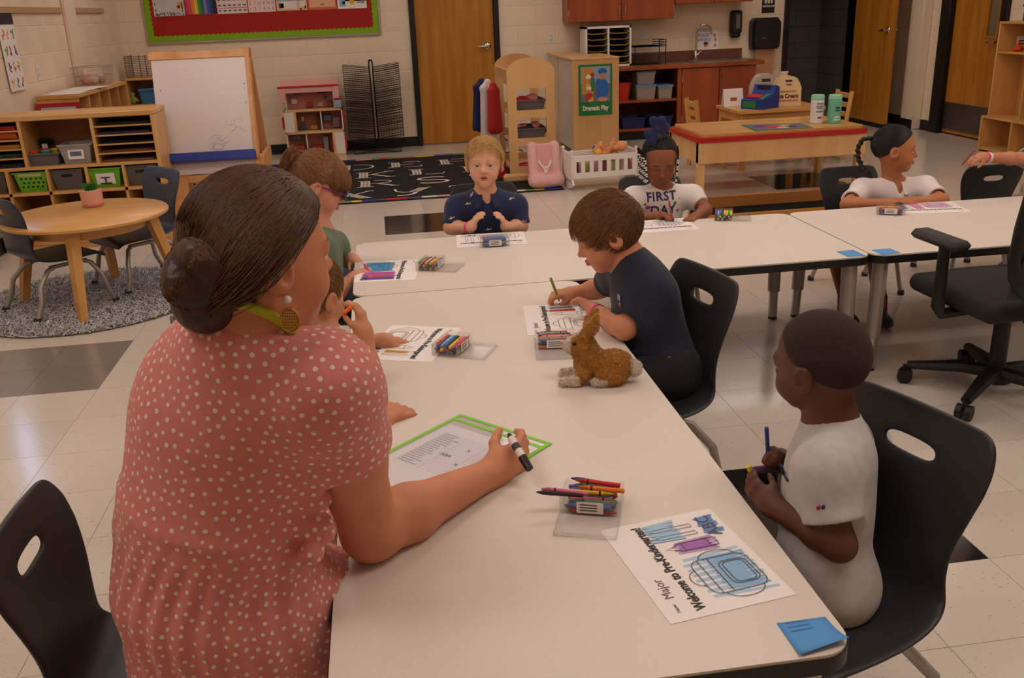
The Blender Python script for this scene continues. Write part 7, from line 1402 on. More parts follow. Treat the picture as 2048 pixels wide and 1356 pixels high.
# ---- boy in the navy tee, colouring
def navyboy():
    hc = W(1213, 463, 2.60); H = .222; R = frame(V(-.90, .12, -.38), V(-.30, .05, .95)); neck = W(1260, 520, 2.59); hip = V(.80, 2.48, .36)
    t = person('brown-haired boy in a navy tee colouring with a green crayon, pink wristband', hip); skin = lin(214, 146, 112); bf = V(-1, .1, 0)
    shL, shR = W(1305, 590, 2.50), W(1238, 545, 2.74); elL, elR = W(1250, 655, 2.46), W(1205, 575, 2.86); wrL, wrR = W(1190, 622, 2.66), W(1145, 588, 2.86)
    s = SDF(.0032); head_prims(s, R, hc, H, lid=.9); s.rc(hc-R[:, 2]*.22*H-R[:, 1]*.03, neck-V(0, 0, .02), .044, .05, k=.02); torso(s, hip, neck, bf, .26, .16, grow=-.012, sh=(shR, shL)); arm(s, shL, elL, wrL, (.036, .034, .023)); arm(s, shR, elR, wrR, (.034, .03, .022))
    hand(s, wrL, W(1163, 598, 2.70)-wrL, V(-.6, .2, -.75), 'L', .105, (.55, .6, .6, .6), .5); hand(s, wrR, W(1110, 588, 2.86)-wrR, V(-.1, .3, -.95), 'R', .108, (.75, .8, .85, .85), 1.0)
    skin_body(t, s, skin, R, hc, H, lin(196, 104, 90), lin(110, 74, 44)); eyes(t, R, hc, H, (70, 60, 50), (0, .9, -.4))
    m = cloth('navy_tee', (30, 38, 58), .3); s = SDF(.0048); torso(s, hip, neck, bf, .285, .185, k=.06, sh=(shR, shL)); s.rc(neck+V(.02, -.05, -.03), shL, .05, .052, k=.05); s.rc(neck+V(.0, .05, -.03), shR, .046, .048, k=.05); sleeve(s, shL, elL, .80, .056, .060); sleeve(s, shR, elR, .66, .05, .052); s.rc(neck+V(-.004, 0, -.002), neck+V(-.03, .01, .08), .050, .055, k=.006, op='s'); sh_ = s.build('tee_shirt', m, t)
    p = skin_cast(sh_, 1238, 596)[0] or Vector(W(1238, 598, 2.60)); b = MB(); b.ball(tuple(p), (.003, .016, .012), 10); wpart(b.build('chest_logo', flatc(150, 150, 150)), t); b = MB(); p = skin_cast(sh_, 1240, 610)[0] or Vector(W(1240, 612, 2.60)); b.ball(tuple(p), (.003, .010, .008), 10); wpart(b.build('chest_logo', flatc(170, 80, 60)), t); p = skin_cast(sh_, 1339, 719)[0] or Vector(W(1339, 721, 2.4)); b = MB(); b.box((p[0], p[1], p[2]), (.010, .003, .018)); wpart(b.build('hem_tag', flatc(214, 170, 70)), t)
    line_ = [(-.6, .20), (-.35, .22), (-.2, .32), (-.10, .50), (.0, .53), (.06, .46), (.10, .50), (.16, .70), (.26, .79), (.34, .81), (.5, .81)]
    s = hair_cap(H, R, hc, line_, .035); s.build('hair', hmat('brown_hair', (92, 60, 36)), t)
    hair_strands(t, s, R, hc, H, m_hair, lin(134, 92, 56), 4800, .27, lambda q: V(0, .75, -.25)+(q-V(0, -.25, .98))*.7, .035, .22, .0012)  # strands lighter than the cap: highlights put into the hair colour
    s = SDF(.008); legs(s, hip+V(0, 0, .03), V(0, 1, 0), (V(.50, 2.58, .36), V(.50, 2.40, .36)), (V(.50, 2.58, .08), V(.50, 2.40, .08)), .066, .052, .04); s.el(hip+V(0, 0, .02), (.105, .12, .09), k=.04); s.build('trousers', cloth('black_trousers', (26, 27, 32)), t); shoes(t, (V(.48, 2.58, 0), V(.48, 2.40, 0)), V(-1, 0, 0), flatc(50, 50, 56))
    band(t, wrL+unit(elL-wrL)*.018, elL-wrL, .0265, m_pinkband); held('lime green crayon held upright by the boy in the navy tee', 'crayon', 'crayon', W(1119, 603, 2.845), W(1101, 556, 2.85), .0046, (150, 160, 50), (110, 120, 40))
navyboy()
# ---- boy in the grey tee, nearest on the right
def greyboy():
    hc = W(1640, 724, 1.52); H = .205; R = frame(V(-.52, .85, -.10), V(-.06, .0, 1)); neck = W(1664, 850, 1.50); hip = V(.775, 1.42, .345)
    t = person('boy with close-cropped hair in a light grey tee, seated nearest on the right', hip); skin = lin(98, 58, 40); bf = V(-1, .25, 0)
    shL, shR = W(1648, 945, 1.39), W(1722, 885, 1.60); elL, elR = W(1678, 1090, 1.33), W(1590, 960, 1.66); wrL, wrR = W(1545, 1012, 1.47), W(1560, 925, 1.60)
    s = SDF(.0032); head_prims(s, R, hc, H, lid=.6); s.rc(hc-R[:, 2]*.22*H-R[:, 1]*.02, neck-V(0, 0, .02), .042, .047, k=.02); torso(s, hip, neck, bf, .24, .15, grow=-.012, sh=(shR, shL)); arm(s, shL, elL, wrL, (.031, .028, .021)); arm(s, shR, elR, wrR, (.031, .028, .021))
    hand(s, wrL, W(1500, 968, 1.52)-wrL, V(.1, .8, .1), 'L', .10, (.5, .5, .55, .6), .6); hand(s, wrR, W(1528, 905, 1.575)-wrR, V(.1, -.8, .1), 'R', .10, (.9, .95, .95, .95), .9)
    skin_body(t, s, skin, R, hc, H, lin(100, 52, 44), lin(20, 14, 12), .05); eyes(t, R, hc, H, (30, 20, 14))
    m = cloth('heather_grey', (198, 194, 194), .45, 14, .12); s = SDF(.0044); torso(s, hip, neck, bf, .255, .165, sh=(shR, shL)); s.rc(neck+V(.0, -.05, -.03), shL, .043, .046, k=.04); s.rc(neck+V(.02, .05, -.03), shR, .042, .045, k=.04); sleeve(s, shL, elL, .66, .049, .053); sleeve(s, shR, elR, .6, .046, .05); s.el(hip+V(.0, 0, .0), (.092, .11, .07), k=.05); s.rc(neck+V(0, 0, -.002), neck+V(-.015, .005, .08), .049, .053, k=.006, op='s'); sh_ = s.build('tee_shirt', m, t)
    p = skin_cast(sh_, 1638, 1015)[0] or Vector(W(1641, 1015, 1.31)); b = MB(); b.ball(tuple(p), (.005, .002, .005), 10); wpart(b.build('sleeve_logo', flatc(190, 40, 60)), t); b = MB(); p = skin_cast(sh_, 1647, 1014)[0] or Vector(W(1647, 1014, 1.31)); b.ball(tuple(p), (.004, .002, .005), 10); wpart(b.build('sleeve_logo', flatc(40, 50, 130)), t)
    p0 = W(1553, 925, 1.47); b = MB(); b.tube([tuple(skin_cast(sh_, px, py)[0] or W(px, py, 1.46)) for px, py in ((1562, 930), (1568, 946), (1577, 962))], .003, 6); wpart(b.build('chest_lettering', flatc(30, 36, 70)), t)
    s = hair_cap(H, R, hc, [(-.6, .28), (-.3, .32), (-.12, .44), (.0, .54), (.10, .60), (.2, .72), (.30, .80), (.5, .80)], .008); s.build('hair', mat('cropped_hair', (58, 35, 26), .75, bump=.8, bscale=700), t)
    s = SDF(.008); legs(s, hip+V(0, 0, .0), V(0, 1, 0), (V(.50, 1.54, .315), V(.50, 1.40, .315)), (V(.50, 1.54, .08), V(.50, 1.40, .08)), .042, .040, .036); s.el(hip+V(-.01, 0, -.01), (.085, .10, .045), k=.03); s.build('trousers', cloth('dark_trousers', (34, 36, 48)), t); shoes(t, (V(.48, 1.54, 0), V(.48, 1.40, 0)), V(-1, 0, 0), flatc(50, 50, 56))
    held('blue pencil held upright by the boy in the grey tee', 'pencil', 'pencil', W(1538, 945, 1.57), W(1533, 855, 1.57), .0042, (50, 66, 140), (40, 50, 100)); held('yellow-capped marker poking from the grey tee boy\'s hands', 'marker', 'marker', W(1512, 968, 1.545), W(1497, 932, 1.55), .0055, (214, 200, 40), (60, 40, 70))
    pc = W(1527, 958, 1.56); tt = thing('pencil_pouch', 'black and purple pouch held between the hands of the boy in grey', 'pouch', tuple(pc)); s = SDF(.003).to(None, pc); s.bx((0, 0, 0), (.026, .018, .026), .012, k=.01); s.build('pouch', cloth('black_pouch', (26, 22, 30)), tt); b = MB(); b.cyl((-.024, 0, .026), (.024, 0, .026), .004, n=8); b.build('zip', flatc(110, 50, 120), tt)
greyboy()
# ---- girl with glasses
def glassesgirl():
    hc = W(640, 366, 3.58); H = .232; R = frame(V(.90, .05, -.42), V(.36, .02, .93)); neck = W(640, 462, 3.56); hip = V(neck[0]-.05, 3.52, .44)
    t = person('girl with glasses and a green shirt at the left end, colouring', hip); skin = lin(224, 156, 130); bf = V(1, .05, 0)
    shR, shL = W(640, 500, 3.44), W(668, 490, 3.70); elR, elL = W(668, 590, 3.40), W(688, 530, 3.70); wrR, wrL = W(708, 556, 3.44), W(704, 518, 3.66)
    s = SDF(.0036); head_prims(s, R, hc, H, lid=.8); s.rc(hc-R[:, 2]*.22*H-R[:, 1]*.03, neck-V(0, 0, .02), .044, .05, k=.02); torso(s, hip, neck, bf, .25, .16, grow=-.012, sh=(shR, shL)); arm(s, shR, elR, wrR, (.036, .032, .023)); arm(s, shL, elL, wrL, (.034, .03, .022))
    hand(s, wrR, W(737, 540, 3.46)-wrR, V(.1, .4, -.85), 'R', .108, (.6, .7, .7, .7), .9); hand(s, wrL, W(724, 530, 3.60)-wrL, V(0, 0, -1), 'L', .108, (.25, .2, .2, .2), .2)
    skin_body(t, s, skin, R, hc, H, lin(200, 100, 96), lin(120, 80, 50)); eyes(t, R, hc, H, (70, 90, 110), (0, .9, -.4))
    m = cloth('sage_jersey', (92, 116, 88)); s = SDF(.0048); torso(s, hip, neck, bf, .275, .18, sh=(shR, shL)); s.rc(neck+V(0, -.05, -.03), shR, .045, .048, k=.04); s.rc(neck+V(0, .05, -.03), shL, .045, .048, k=.04); sleeve(s, shR, elR, .55, .05, .053); sleeve(s, shL, elL, .5, .048, .05); s.rc(neck+V(0, 0, -.006), neck+V(.02, 0, .08), .05, .054, k=.006, op='s'); s.el(hip+V(0, 0, .03), (.11, .13, .12), k=.05); s.build('shirt', m, t)
    line_ = [(-.6, .30), (-.35, .34), (-.2, .44), (-.05, .52), (.06, .56), (.14, .57), (.26, .60), (.34, .62), (.6, .62)]
    def ex(s): s.el((0, .24, .70), (.30, .23, .16), k=.06); s.el((-.0, -.42, .74), (.10, .10, .10), k=.04); s.path([(0, -.50, .76), (.0, -.62, .62), (.02, -.64, .44)], [.085, .085, .03], .03)
    s = hair_cap(H, R, hc, line_, .045, ex); s.build('hair', hmat('light_brown_hair', (110, 74, 44)), t)
    hair_strands(t, s, R, hc, H, m_hair, lin(150, 104, 64), 3800, .3, lambda q: np.where((q[:, 1] > .12)[:, None], V(0, .6, -.7), V(0, -.46, .74)-q), .015, .08, .0011)
    mg = flatc(70, 60, 130, .3)
    for x in (-1, 1):
        ce = V(x*.135, .455, .475); b = MB(); b.tube([tuple(hc+R @ ((ce+V(.105*math.cos(a), 0, .085*math.sin(a))-V(0, 0, .5))*H)) for a in np.linspace(0, 2*PI, 21)], .0028, 6, caps=False); gl = wpart(b.build('glasses_rim', flatc(60, 110, 170, .3)), t)
        b = MB(); b.tube([tuple(hc+R @ ((V(x*.235, .44, .49)-V(0, 0, .5))*H)), tuple(hc+R @ ((V(x*.345, .20, .50)-V(0, 0, .5))*H)), tuple(hc+R @ ((V(x*.372, -.04, .50)-V(0, 0, .5))*H))], .003, 6); wpart(b.build('glasses_temple', flatc(130, 50, 120, .3)), t)
        b = MB(); b.ball((0, 0, 0), 1, 12); b.v = [tuple(hc+R @ ((ce+V(.10*p[0], .006*p[1], .08*p[2])-V(0, 0, .5))*H)) for p in b.v]; wpart(b.build('lens', mat('lens_glass', (200, 210, 220), .05, alpha=.25, spec=.8)), t)
    b = MB(); b.tube([tuple(hc+R @ ((V(x, .46, .49)-V(0, 0, .5))*H)) for x in (-.035, 0, .035)], .0028, 6); wpart(b.build('glasses_bridge', mg), t)
    s = SDF(.008); legs(s, hip+V(0, 0, .0), V(0, -1, 0), (V(-.10, 3.44, .38), V(-.10, 3.62, .38)), (V(-.12, 3.44, .08), V(-.12, 3.62, .08)), .066, .052, .04); s.build('jeans', cloth('denim', (70, 84, 110)), t); shoes(t, (V(-.12, 3.44, 0), V(-.12, 3.62, 0)), V(1, 0, 0), flatc(150, 120, 130))
    held('pink crayon in the fist of the girl with glasses', 'crayon', 'crayon', W(746, 556, 3.44), W(728, 528, 3.47), .0046, (206, 90, 120))
glassesgirl()
# ---- boy in the cream polo beside the teacher
def creamboy():
    hc = W(625, 585, 2.42); H = .215; R = frame(V(.62, .76, -.12), V(.05, .0, 1)); neck = W(645, 672, 2.40); hip = V(-.32, 2.33, .36)
    t = person('boy in a cream polo half hidden behind the teacher, pink wristband raised', hip); skin = lin(212, 148, 112); bf = V(.9, .45, 0)
    shR, shL = W(672, 722, 2.30), W(630, 690, 2.52); elR, elL = W(737, 758, 2.27), W(690, 690, 2.62); wrR, wrL = W(727, 668, 2.30), W(768, 682, 2.60)
    s = SDF(.0036); head_prims(s, R, hc, H, lid=.5); s.rc(hc-R[:, 2]*.22*H-R[:, 1]*.02, neck-V(0, 0, .02), .044, .05, k=.02); torso(s, hip, neck, bf, .24, .15, grow=-.012, sh=(shR, shL)); arm(s, shR, elR, wrR, (.034, .031, .024)); arm(s, shL, elL, wrL, (.034, .029, .022))
    hand(s, wrR, W(722, 630, 2.31)-wrR, V(-.85, .3, .1), 'R', .115, (.6, .65, .7, .75), .7); hand(s, wrL, W(800, 682, 2.62)-wrL, V(0, 0, -1), 'L', .112, (.3, .25, .25, .25), .3, .1)
    skin_body(t, s, skin, R, hc, H, lin(190, 100, 86), lin(130, 90, 56)); eyes(t, R, hc, H, (80, 80, 80))
    m = cloth('cream_pique', (228, 210, 184)); s = SDF(.0048); torso(s, hip, neck, bf, .265, .17, sh=(shR, shL)); s.rc(neck+V(.02, -.05, -.03), shR, .048, .05, k=.05); s.rc(neck+V(0, .05, -.03), shL, .046, .048, k=.05); sleeve(s, shR, elR, .62, .052, .056); sleeve(s, shL, elL, .62, .05, .052); s.rc(neck+V(0, 0, -.006), neck+V(.0, 0, .08), .05, .054, k=.006, op='s'); s.build('polo_shirt', m, t); collar(t, neck+V(0, 0, -.002), frame(V(.9, .45, 0), V(0, 0, 1)), .05, m, .044, .4)
    s = hair_cap(H, R, hc, [(-.6, .24), (-.3, .30), (-.12, .42), (.0, .54), (.10, .58), (.2, .70), (.30, .78), (.5, .78)], .02); s.build('hair', hmat('dark_blond_hair', (140, 100, 60)), t)
    hair_strands(t, s, R, hc, H, m_hair, lin(150, 108, 66), 2000, .2, lambda q: V(0, .5, -.3)+(q-V(0, -.25, .98))*.8, .015, .2, .0011)
    s = SDF(.008); legs(s, hip+V(0, 0, .02), V(.4, -.9, 0), (V(-.06, 2.36, .36), V(-.10, 2.52, .36)), (V(-.06, 2.36, .08), V(-.10, 2.52, .08))); s.build('trousers', cloth('khaki', (150, 130, 100)), t); shoes(t, (V(-.06, 2.36, 0), V(-.10, 2.52, 0)), V(1, .4, 0), flatc(60, 60, 66))
    band(t, W(730, 706, 2.29), elR-wrR, .0275, m_pinkband, .026); held('orange crayon in the raised hand of the cream polo boy', 'crayon', 'crayon', W(684, 629, 2.28), W(706, 612, 2.30), .0055, (230, 100, 30))
creamboy()
# ---- child at the right edge: only the arm reaches into the picture
def armkid():
    hc = W(2130, 225, 4.30); H = .215; R = frame(V(-.8, -.5, -.1), V(0, 0, 1)); neck = W(2125, 295, 4.30); hip = V(neck[0]+.0, 4.38, .38)
    t = person('child in a light blue shirt at the right edge, arm over the chair back', hip); skin = lin(206, 136, 104); bf = V(-.6, -.8, 0)
    shR, shL = W(2085, 312, 4.16), W(2190, 315, 4.40); elR, elL = W(2040, 318, 4.08), W(2200, 380, 4.36); wrR, wrL = W(1966, 314, 4.02), W(2150, 395, 4.20)
    s = SDF(.0036); head_prims(s, R, hc, H); s.rc(hc-R[:, 2]*.22*H-R[:, 1]*.02, neck-V(0, 0, .02), .044, .05, k=.02); torso(s, hip, neck, bf, .24, .15, grow=-.012, sh=(shR, shL)); arm(s, shR, elR, wrR, (.033, .029, .0205)); arm(s, shL, elL, wrL, (.033, .029, .0215))
    hand(s, wrR, W(1936, 320, 3.99)-wrR, V(-.2, .2, -.9), 'R', .105, (.45, .45, .5, .5), .6); hand(s, wrL, W(2120, 400, 4.15)-wrL, V(0, 0, -1), 'L', .105, (.3, .3, .3, .3), .4)
    skin_body(t, s, skin, R, hc, H, lin(190, 100, 86), lin(110, 76, 50)); eyes(t, R, hc, H, (80, 70, 60))
    m = cloth('light_blue_cotton', (150, 190, 200)); s = SDF(.006); torso(s, hip, neck, bf, .265, .17, sh=(shR, shL)); s.rc(neck+V(-.03, -.03, -.03), shR, .045, .048, k=.05); s.rc(neck+V(.03, .03, -.03), shL, .046, .048, k=.05); sleeve(s, shR, elR, .75, .05, .052); sleeve(s, shL, elL, .62, .05, .052); s.rc(neck+V(0, 0, -.006), neck+V(.0, 0, .08), .05, .054, k=.006, op='s'); s.build('tee_shirt', m, t)
    s = hair_cap(H, R, hc, [(-.6, .24), (-.3, .30), (-.12, .42), (.0, .54), (.10, .58), (.2, .70), (.30, .78), (.5, .78)], .02); s.build('hair', hmat('brown_hair', (96, 62, 34)), t)
    s = SDF(.008); legs(s, hip+V(0, 0, .02), V(.6, -.6, 0), (V(hip[0]-.2, 4.3, .36), V(hip[0]-.05, 4.25, .36)), (V(hip[0]-.2, 4.3, .08), V(hip[0]-.05, 4.25, .08))); s.build('trousers', cloth('khaki', (150, 130, 100)), t); shoes(t, (V(hip[0]-.2, 4.3, 0), V(hip[0]-.05, 4.25, 0)), V(-1, -.6, 0), flatc(60, 60, 66))
    p = wrR+unit(elR-wrR)*.02; band(t, p, elR-wrR, .024, m_pinkband, .014); band(t, p+unit(elR-wrR)*.012, elR-wrR, .0245, m_white, .014); held('dark red pencil in the hand reaching over the chair back', 'pencil', 'pencil', W(1922, 332, 3.97), W(1948, 302, 4.0), .0042, (130, 40, 40))
armkid()
# ---- the teacher
def teacher():
    hc = W(526, 503, 1.36); H = .233; R = frame(V(.86, .50, -.05), V(.16, .05, 1)); neck = W(505, 640, 1.36); hip = V(-.36, 1.40, .44)
    t = person('teacher in a pink polka dot dress, hair in a bun, holding a marker', hip); skin = lin(206, 136, 100); bf = V(.45, .9, 0); Rt = frame(bf, neck-hip)
    shR, shL = W(648, 775, 1.31), W(388, 778, 1.46); elR, elL = W(742, 1062, 1.47), W(560, 900, 1.85); wrR, wrL = W(985, 945, 1.695), W(735, 842, 2.04)
    s = SDF(.004); head_prims(s, R, hc, H, lid=.4); s.rc(hc-R[:, 2]*.16*H-R[:, 1]*.035, neck-V(0, 0, .03), .052, .066, k=.03); s.rc(neck, (shR+shL)/2, .07, .09, k=.05); s.rc(shR, shL, .05, .05, k=.05); arm(s, shR, elR, wrR, (.062, .05, .029), .03); arm(s, shL, elL, wrL, (.056, .046, .029), .03)
    kn = W(1050, 902, 1.755); hand(s, wrR, kn-wrR, V(-.60, .70, -.22), 'R', .170, (.50, .60, .68, .74), .62, .04); hand(s, wrL, W(775, 828, 2.07)-wrL, V(.1, .35, -.9), 'L', .168, (.32, .4, .45, .5), .5)
    bo_ = skin_body(t, s, skin, R, hc, H, lin(190, 96, 88), lin(70, 44, 28)); eyes(t, R, hc, H, (70, 80, 70))
    # dress: one soft volume; the dots follow a cloth coordinate wrapped round the body
    s = SDF(.0058); bc = lambda px, py, y: W(px, py, y)
    s.to(Rt, bc(490, 762, 1.39)); s.el((0, 0, 0), (.128, .10, .115), k=.08); s.to(Rt, bc(446, 885, 1.40)); s.el((0, 0, 0), (.152, .125, .155), k=.08); s.to(Rt, bc(436, 1030, 1.41)); s.el((0, 0, 0), (.168, .15, .13), k=.07); s.to(Rt, bc(442, 1170, 1.41)); s.el((0, 0, 0), (.178, .17, .13), k=.07); s.to(Rt, bc(476, 1300, 1.42)); s.el((0, 0, 0), (.185, .18, .13), k=.07); s.to(Rt, bc(490, 1420, 1.43)); s.el((0, 0, 0), (.20, .20, .10), k=.07); s.to()
    s.rc(neck+Rt @ V(.06, 0, -.078), shR, .055, .072, k=.07); s.rc(neck+Rt @ V(-.06, 0, -.055), shL, .05, .058, k=.06); sleeve(s, shR, elR, .36, .076, .084, .05); sleeve(s, shL, elL, .36, .06, .07, .05)
    kR, kL = V(-.02, 1.62, .36), V(-.12, 1.82, .36); s.rc(hip+V(.1, -.02, -.03), kR, .11, .085, k=.08); s.rc(hip+V(-.02, .1, -.03), kL, .11, .085, k=.08)
    for i, (px, py, yy, r) in enumerate(((640, 1000, 1.32, .016), (652, 1060, 1.31, .018), (625, 1110, 1.29, .016))): s.rc(bc(px, py, yy), bc(px-70+18*i, py-30+24*i, yy), r, r*.5, k=.03)
    s.rc((shR+shL)/2, neck+V(-.016, -.012, -.036), .10, .080, k=.05); s.rc(neck+Rt @ V(.030, .050, -.045), neck+R[:, 2]*.10+Rt @ V(.02, .05, 0), .075, .085, k=.01, op='s')
    def folds(v):
        q = (v-hip) @ Rt; a = np.arctan2(q[:, 0], -q[:, 1]); z = q[:, 2]; lower = np.clip((.24-z)/.1, 0, 1)*np.clip((z+.16)/.1, 0, 1)
        amp = .0035*lower*np.sin(a*22+3*np.sin(z*14))+.0018*np.sin(z*46+a*5)*np.clip(1-lower, 0, 1); amp += .004*np.exp(-((z-.245)/.012)**2)
        d = q.copy(); d[:, 2] = 0; d /= np.linalg.norm(d, axis=1, keepdims=True)+1e-6
        arm_ = np.linalg.norm(v-(shR+elR)/2, axis=1) < .16; amp = np.where(arm_, .0016*np.sin((v-shR) @ unit(elR-shR)*95+2*a), amp); return v+(d*amp[:, None]) @ Rt.T
    v, q = s.mesh(); v = folds(v)
    m = cloth('dusty_pink_crepe', (214, 132, 126), .5, 11); dr = mesh_np('dress', v, q, m, t); nn = np.zeros(len(v)*3, np.float32); dr.data.vertices.foreach_get('normal', nn); nn = nn.reshape(-1, 3)
    grid = {}; keep = []; g = .0142
    for i in rng.permutation(len(v)):
        p = v[i]; k3 = tuple((p//g).astype(int)); ok = True
        for a in (-1, 0, 1):
            for b_ in (-1, 0, 1):
                for c_ in (-1, 0, 1):
                    for j in grid.get((k3[0]+a, k3[1]+b_, k3[2]+c_), ()):
                        if (v[j]-p) @ (v[j]-p) < g*g: ok = False; break
                    if not ok: break
                if not ok: break
            if not ok: break
        if ok: grid.setdefault(k3, []).append(i); keep.append(i)
    keep = np.array(keep); pc = v[keep]; nk = nn[keep]; e1 = np.cross(nk, V(.3, .2, 1)); e1 /= np.linalg.norm(e1, axis=1, keepdims=True); e2 = np.cross(nk, e1); ns = 8; rd = rng.uniform(.0033, .0042, (len(keep), 1))
    ring = np.stack([pc+(e1*math.cos(2*PI*j/ns)+e2*math.sin(2*PI*j/ns))*rd+nk*.0003 for j in range(ns)], 1); cen = pc+nk*.0009; vv = np.concatenate([ring, cen[:, None]], 1).reshape(-1, 3); base = np.arange(len(keep))[:, None]*(ns+1)
    tri = np.concatenate([np.stack([base[:, 0]+j, base[:, 0]+(j+1) % ns, base[:, 0]+ns], 1) for j in range(ns)]); o = mesh_np('polka_dots', vv, tri, mat('dot_print', (236, 214, 202), .8), t); o['kind'] = 'stuff'
    # waist tie end and lower legs
    s = SDF(.009); s.rc(kR, V(.0, 1.62, .09), .055, .036, k=.02); s.rc(kL, V(-.06, 1.86, .09), .055, .036, k=.02); s.build('legs', mat('leg_skin_fair', (206, 136, 100), .55), t); shoes(t, (V(.0, 1.62, 0), V(-.06, 1.86, 0)), V(.6, .8, 0), flatc(120, 80, 60), .22)
    # hair, drawn back into a low bun
    bun = V(.10, -.56, .16)
    def ex(s):
        s.el((0, -.24, .36), (.25, .22, .22), k=.12); s.el((.02, -.44, .21), (.14, .12, .12), k=.08)
    line_ = [(-.7, .02), (-.45, .06), (-.3, .14), (-.18, .24), (-.14, .44), (-.10, .57), (.06, .58), (.12, .60), (.2, .68), (.28, .76), (.40, .80), (.6, .80)]
    s = hair_cap(H, R, hc, line_, .045, ex, .004); s.build('hair', mat('dark_brown_hair', (60, 38, 26), .45, bump=.5, bscale=60, stretch=(1, 1, .3)), t)
    v, qd = s.mesh(); q = ((v-hc) @ R)/H+V(0, 0, .5); lev = np.linalg.norm((q-V(0, -.05, .60))/V(.352, .43, .395), axis=1); q = q[(lev > 1.08)]; sel = rng.choice(len(q), 4600); p = q[sel]; n = len(p); tgt = V(.05, -.46, .22)+rng.normal(0, .03, (n, 3)); c0 = V(0, -.05, .55); k = 7; pts = []
    r0 = np.linalg.norm(p-c0, axis=1, keepdims=True); r1 = np.linalg.norm(tgt-c0, axis=1, keepdims=True); u0 = (p-c0)/r0; u1 = (tgt-c0)/r1; om = np.arccos(np.clip(np.sum(u0*u1, 1, keepdims=True), -1, 1)); f_end = rng.uniform(.45, 1, (n, 1))
    for i in range(k):
        f = f_end*i/(k-1); so = np.sin(om)+1e-6; u = np.sin((1-f)*om)/so*u0+np.sin(f*om)/so*u1; rr = np.linalg.norm(p-c0, axis=1, keepdims=True)
        # stay on the outer surface of the hair mass
        d = u; e = V(.352+.05, .43+.05, .395+.05); cc = V(0, -.05, .60)-c0; A = np.sum((d/e)**2, 1, keepdims=True); B = np.sum(d*(-cc)/e**2, 1, keepdims=True)*1.0; C = np.sum((cc/e)**2)-1; tr = (-B+np.sqrt(np.maximum(B*B-A*C, 0)))/A
        w_ = np.clip((d[:, 2:3]+.35)/.5, 0, 1); tr = w_*tr+(1-w_)*(r0*(1-f)+r1*f)*1.02; pts.append(c0+u*(tr+.004*np.sin(6*f)))
    pp = np.stack(pts, 1); lz = np.interp(pp[..., 1], [q_[0] for q_ in line_], [q_[1] for q_ in line_]); okp = (pp[..., 2] > lz-.05).all(1); pp = pp[okp]
    paths = (pp-V(0, 0, .5))*H @ R.T+hc; strands('hair_strands', m_hair, t, paths, .0014, .0006, lin(92, 60, 40))  # strand colour lightened over the dark cap to paint in highlights
    bc_ = W(390, 548, 1.27); axb = unit(V(-.25, -1, .25)); e1 = unit(np.cross(axb, V(0, 0, 1))); e2 = np.cross(axb, e1); s = SDF(.0035); s.rc(bc_+V(.02, .02, 0), hc+R @ ((V(.03, -.40, .26)-V(0, 0, .5))*H), .034, .05, k=.03)
    ringp = [bc_+(e1*math.cos(a)*.022+e2*math.sin(a)*.027)+axb*.010*math.sin(2*a) for a in np.linspace(0, 2*PI, 13)]; s.path(ringp, [.0225]*13, .008); s.el(bc_+V(.01, .02, 0), .026, k=.01); s.build('hair_bun', MATS['dark_brown_hair'], t)
    n = 1300; a0 = rng.uniform(0, 2*PI, n); ph = rng.uniform(0, 2*PI, n); wd = rng.uniform(-.25, .9, n); P0 = np.zeros((n, 7, 3))
    for i in range(7):
        th = a0+i*.32; f_ = ph+i*.21*wd; rt = .0228+rng.uniform(0, .0016, n)+.002*(i == 6); ce = np.cos(th)[:, None]*e1*.022+np.sin(th)[:, None]*e2*.027+(.010*np.sin(2*th))[:, None]*axb; rd_ = np.cos(th)[:, None]*e1+np.sin(th)[:, None]*e2; P0[:, i] = bc_+ce+(np.cos(f_)*rt)[:, None]*rd_+(np.sin(f_)*rt)[:, None]*axb
    strands('bun_strands', m_hair, t, P0, .0012, .0007, lin(96, 60, 38))  # bun strands carry the same painted highlight tone
    # earring, lanyard
    er = hc+R @ ((V(.385, -.03, .285)-V(0, 0, .5))*H); b = MB(); b.ball(tuple(er), .0062, 12); e0 = wpart(b.build('earring', mat('pearl', (236, 226, 216), .2)), t)
    b = MB(); ce = er+V(.0, -.002, -.030); axr = RT
    b.tube([tuple(ce+axr*.0135*math.cos(a)+V(0, 0, 1)*.0175*math.sin(a)) for a in np.linspace(0, 2*PI, 25)], .0018, 6, caps=False)
    for j in range(-3, 4): w_ = math.sqrt(max(0, 1-(j/4)**2)); b.tube([tuple(ce+axr*.0135*w_*u+V(0, 0, .0175*j/4)) for u in (-1, 1)], .0013, 5)
    for j in range(-3, 4): w_ = math.sqrt(max(0, 1-(j/4)**2)); b.tube([tuple(ce+axr*.0135*j/4+V(0, 0, .0175*w_*u)) for u in (-1, 1)], .0013, 5)
    wpart(b.build('earring_disc', mat('gold', (196, 150, 80), .3, .9)), t)
    vis_ = []
    for px, py in ((436, 600), (452, 602), (472, 605), (492, 609), (515, 618), (540, 630), (562, 645), (582, 663)):
        h1 = skin_cast(bo_, px, py, .004)[0]; h2 = skin_cast(dr, px, py, .004)[0]; hs_ = [h for h in (h1, h2) if h is not None]; vis_.append(min(hs_, key=lambda h: h.length) if hs_ else Vector(W(px, py, 1.31)))
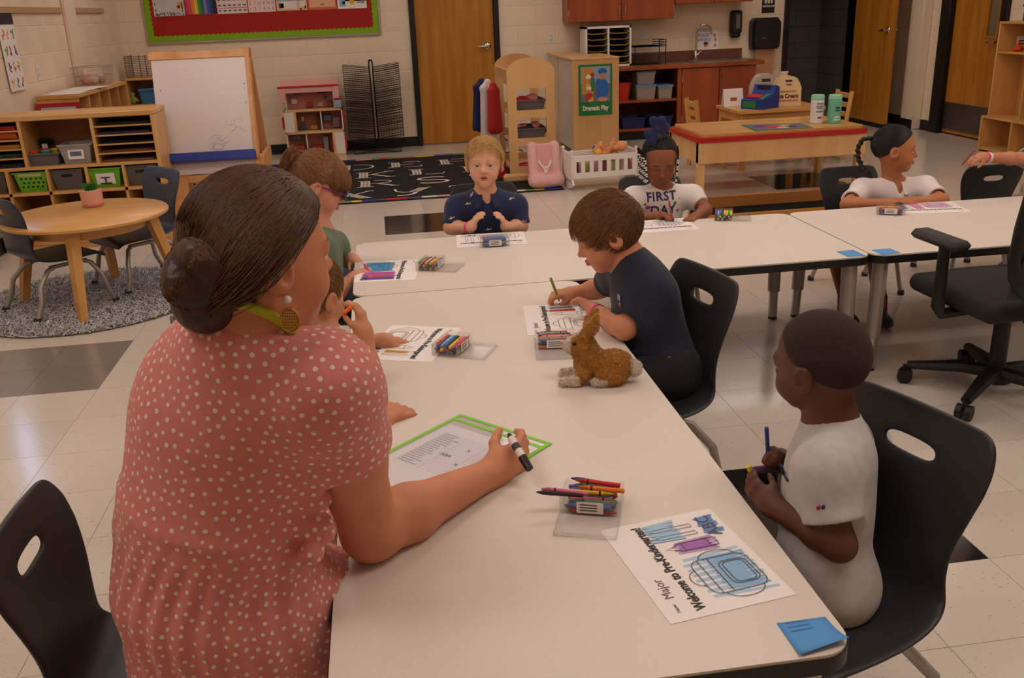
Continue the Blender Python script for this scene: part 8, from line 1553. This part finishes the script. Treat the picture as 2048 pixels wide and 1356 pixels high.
    nb = lambda *a: Vector(neck+Rt @ V(*a)); left_ = [nb(-.02, .14, -.14), nb(-.05, .10, -.06), nb(-.085, .03, .0)]; front_ = [nb(.075, .07, -.035), nb(.05, .13, -.10), nb(.02, .15, -.16)]
    for nm, pts_, mm in (('lanyard', vis_[2:]+front_, flatc(176, 176, 30, .6)), ('lanyard_clasp', vis_[:3], flatc(30, 34, 44, .5)), ('lanyard', left_+vis_[:1], flatc(176, 176, 30, .6))): b = MB(); b.tube([tuple(p) for p in pts_], .0085, 8, flat=.9); wpart(b.build(nm, mm), t)
    # nail and marker
    nl = W(796, 834, 2.09); b = MB(); b.ball(tuple(nl), (.006, .005, .006), 10); wpart(b.build('fingernail', flatc(70, 20, 50, .2)), t)
    a, e = W(1022, 876, 1.728), W(1059, 938, 1.655); d = e-a; mk = thing('marker', 'white dry erase marker with black cap in the teacher\'s hand', 'marker', tuple(a)); b = MB(); b.cyl((0, 0, 0), tuple(d*.62), .0085, .0085, 16); b.build('barrel', m_white, mk); b = MB(); b.cyl(tuple(d*.62), tuple(d), .0095, .0085, 16); b.build('cap', m_blackp, mk); b = MB(); b.cyl(tuple(-d*.14), (0, 0, 0), .003, .008, 12); b.build('tip', m_ink, mk); b = MB(); b.cyl(tuple(d*.22), tuple(d*.40), .0087, .0087, 16); b.build('wrap_label', flatc(70, 66, 70), mk)
teacher()
# ---- the chairs
chair('charcoal shell chair of the teacher at the lower left', -.475, 1.475, 0, .93); chair('charcoal shell chair of the boy in the grey tee', .755, 1.40, 197, 1.0); chair('charcoal shell chair of the boy in the navy tee', .69, 2.42, 192, 1.0); chair('charcoal shell chair under the girl in white polo', 2.33, 4.22, -90, .86); chair('charcoal shell chair under the girl with the bow', 1.30, 4.25, -90, .88); chair('charcoal shell chair under the blond boy', .47, 4.26, -90, .9)
chair('charcoal shell chair turned backwards at the right end of the table', 2.97, 4.33, 90, .88); chair('charcoal shell chair under the girl with glasses', -.34, 3.52, 0, 1.0); chair('charcoal shell chair under the boy in cream polo', -.34, 2.36, 20, 1.0)
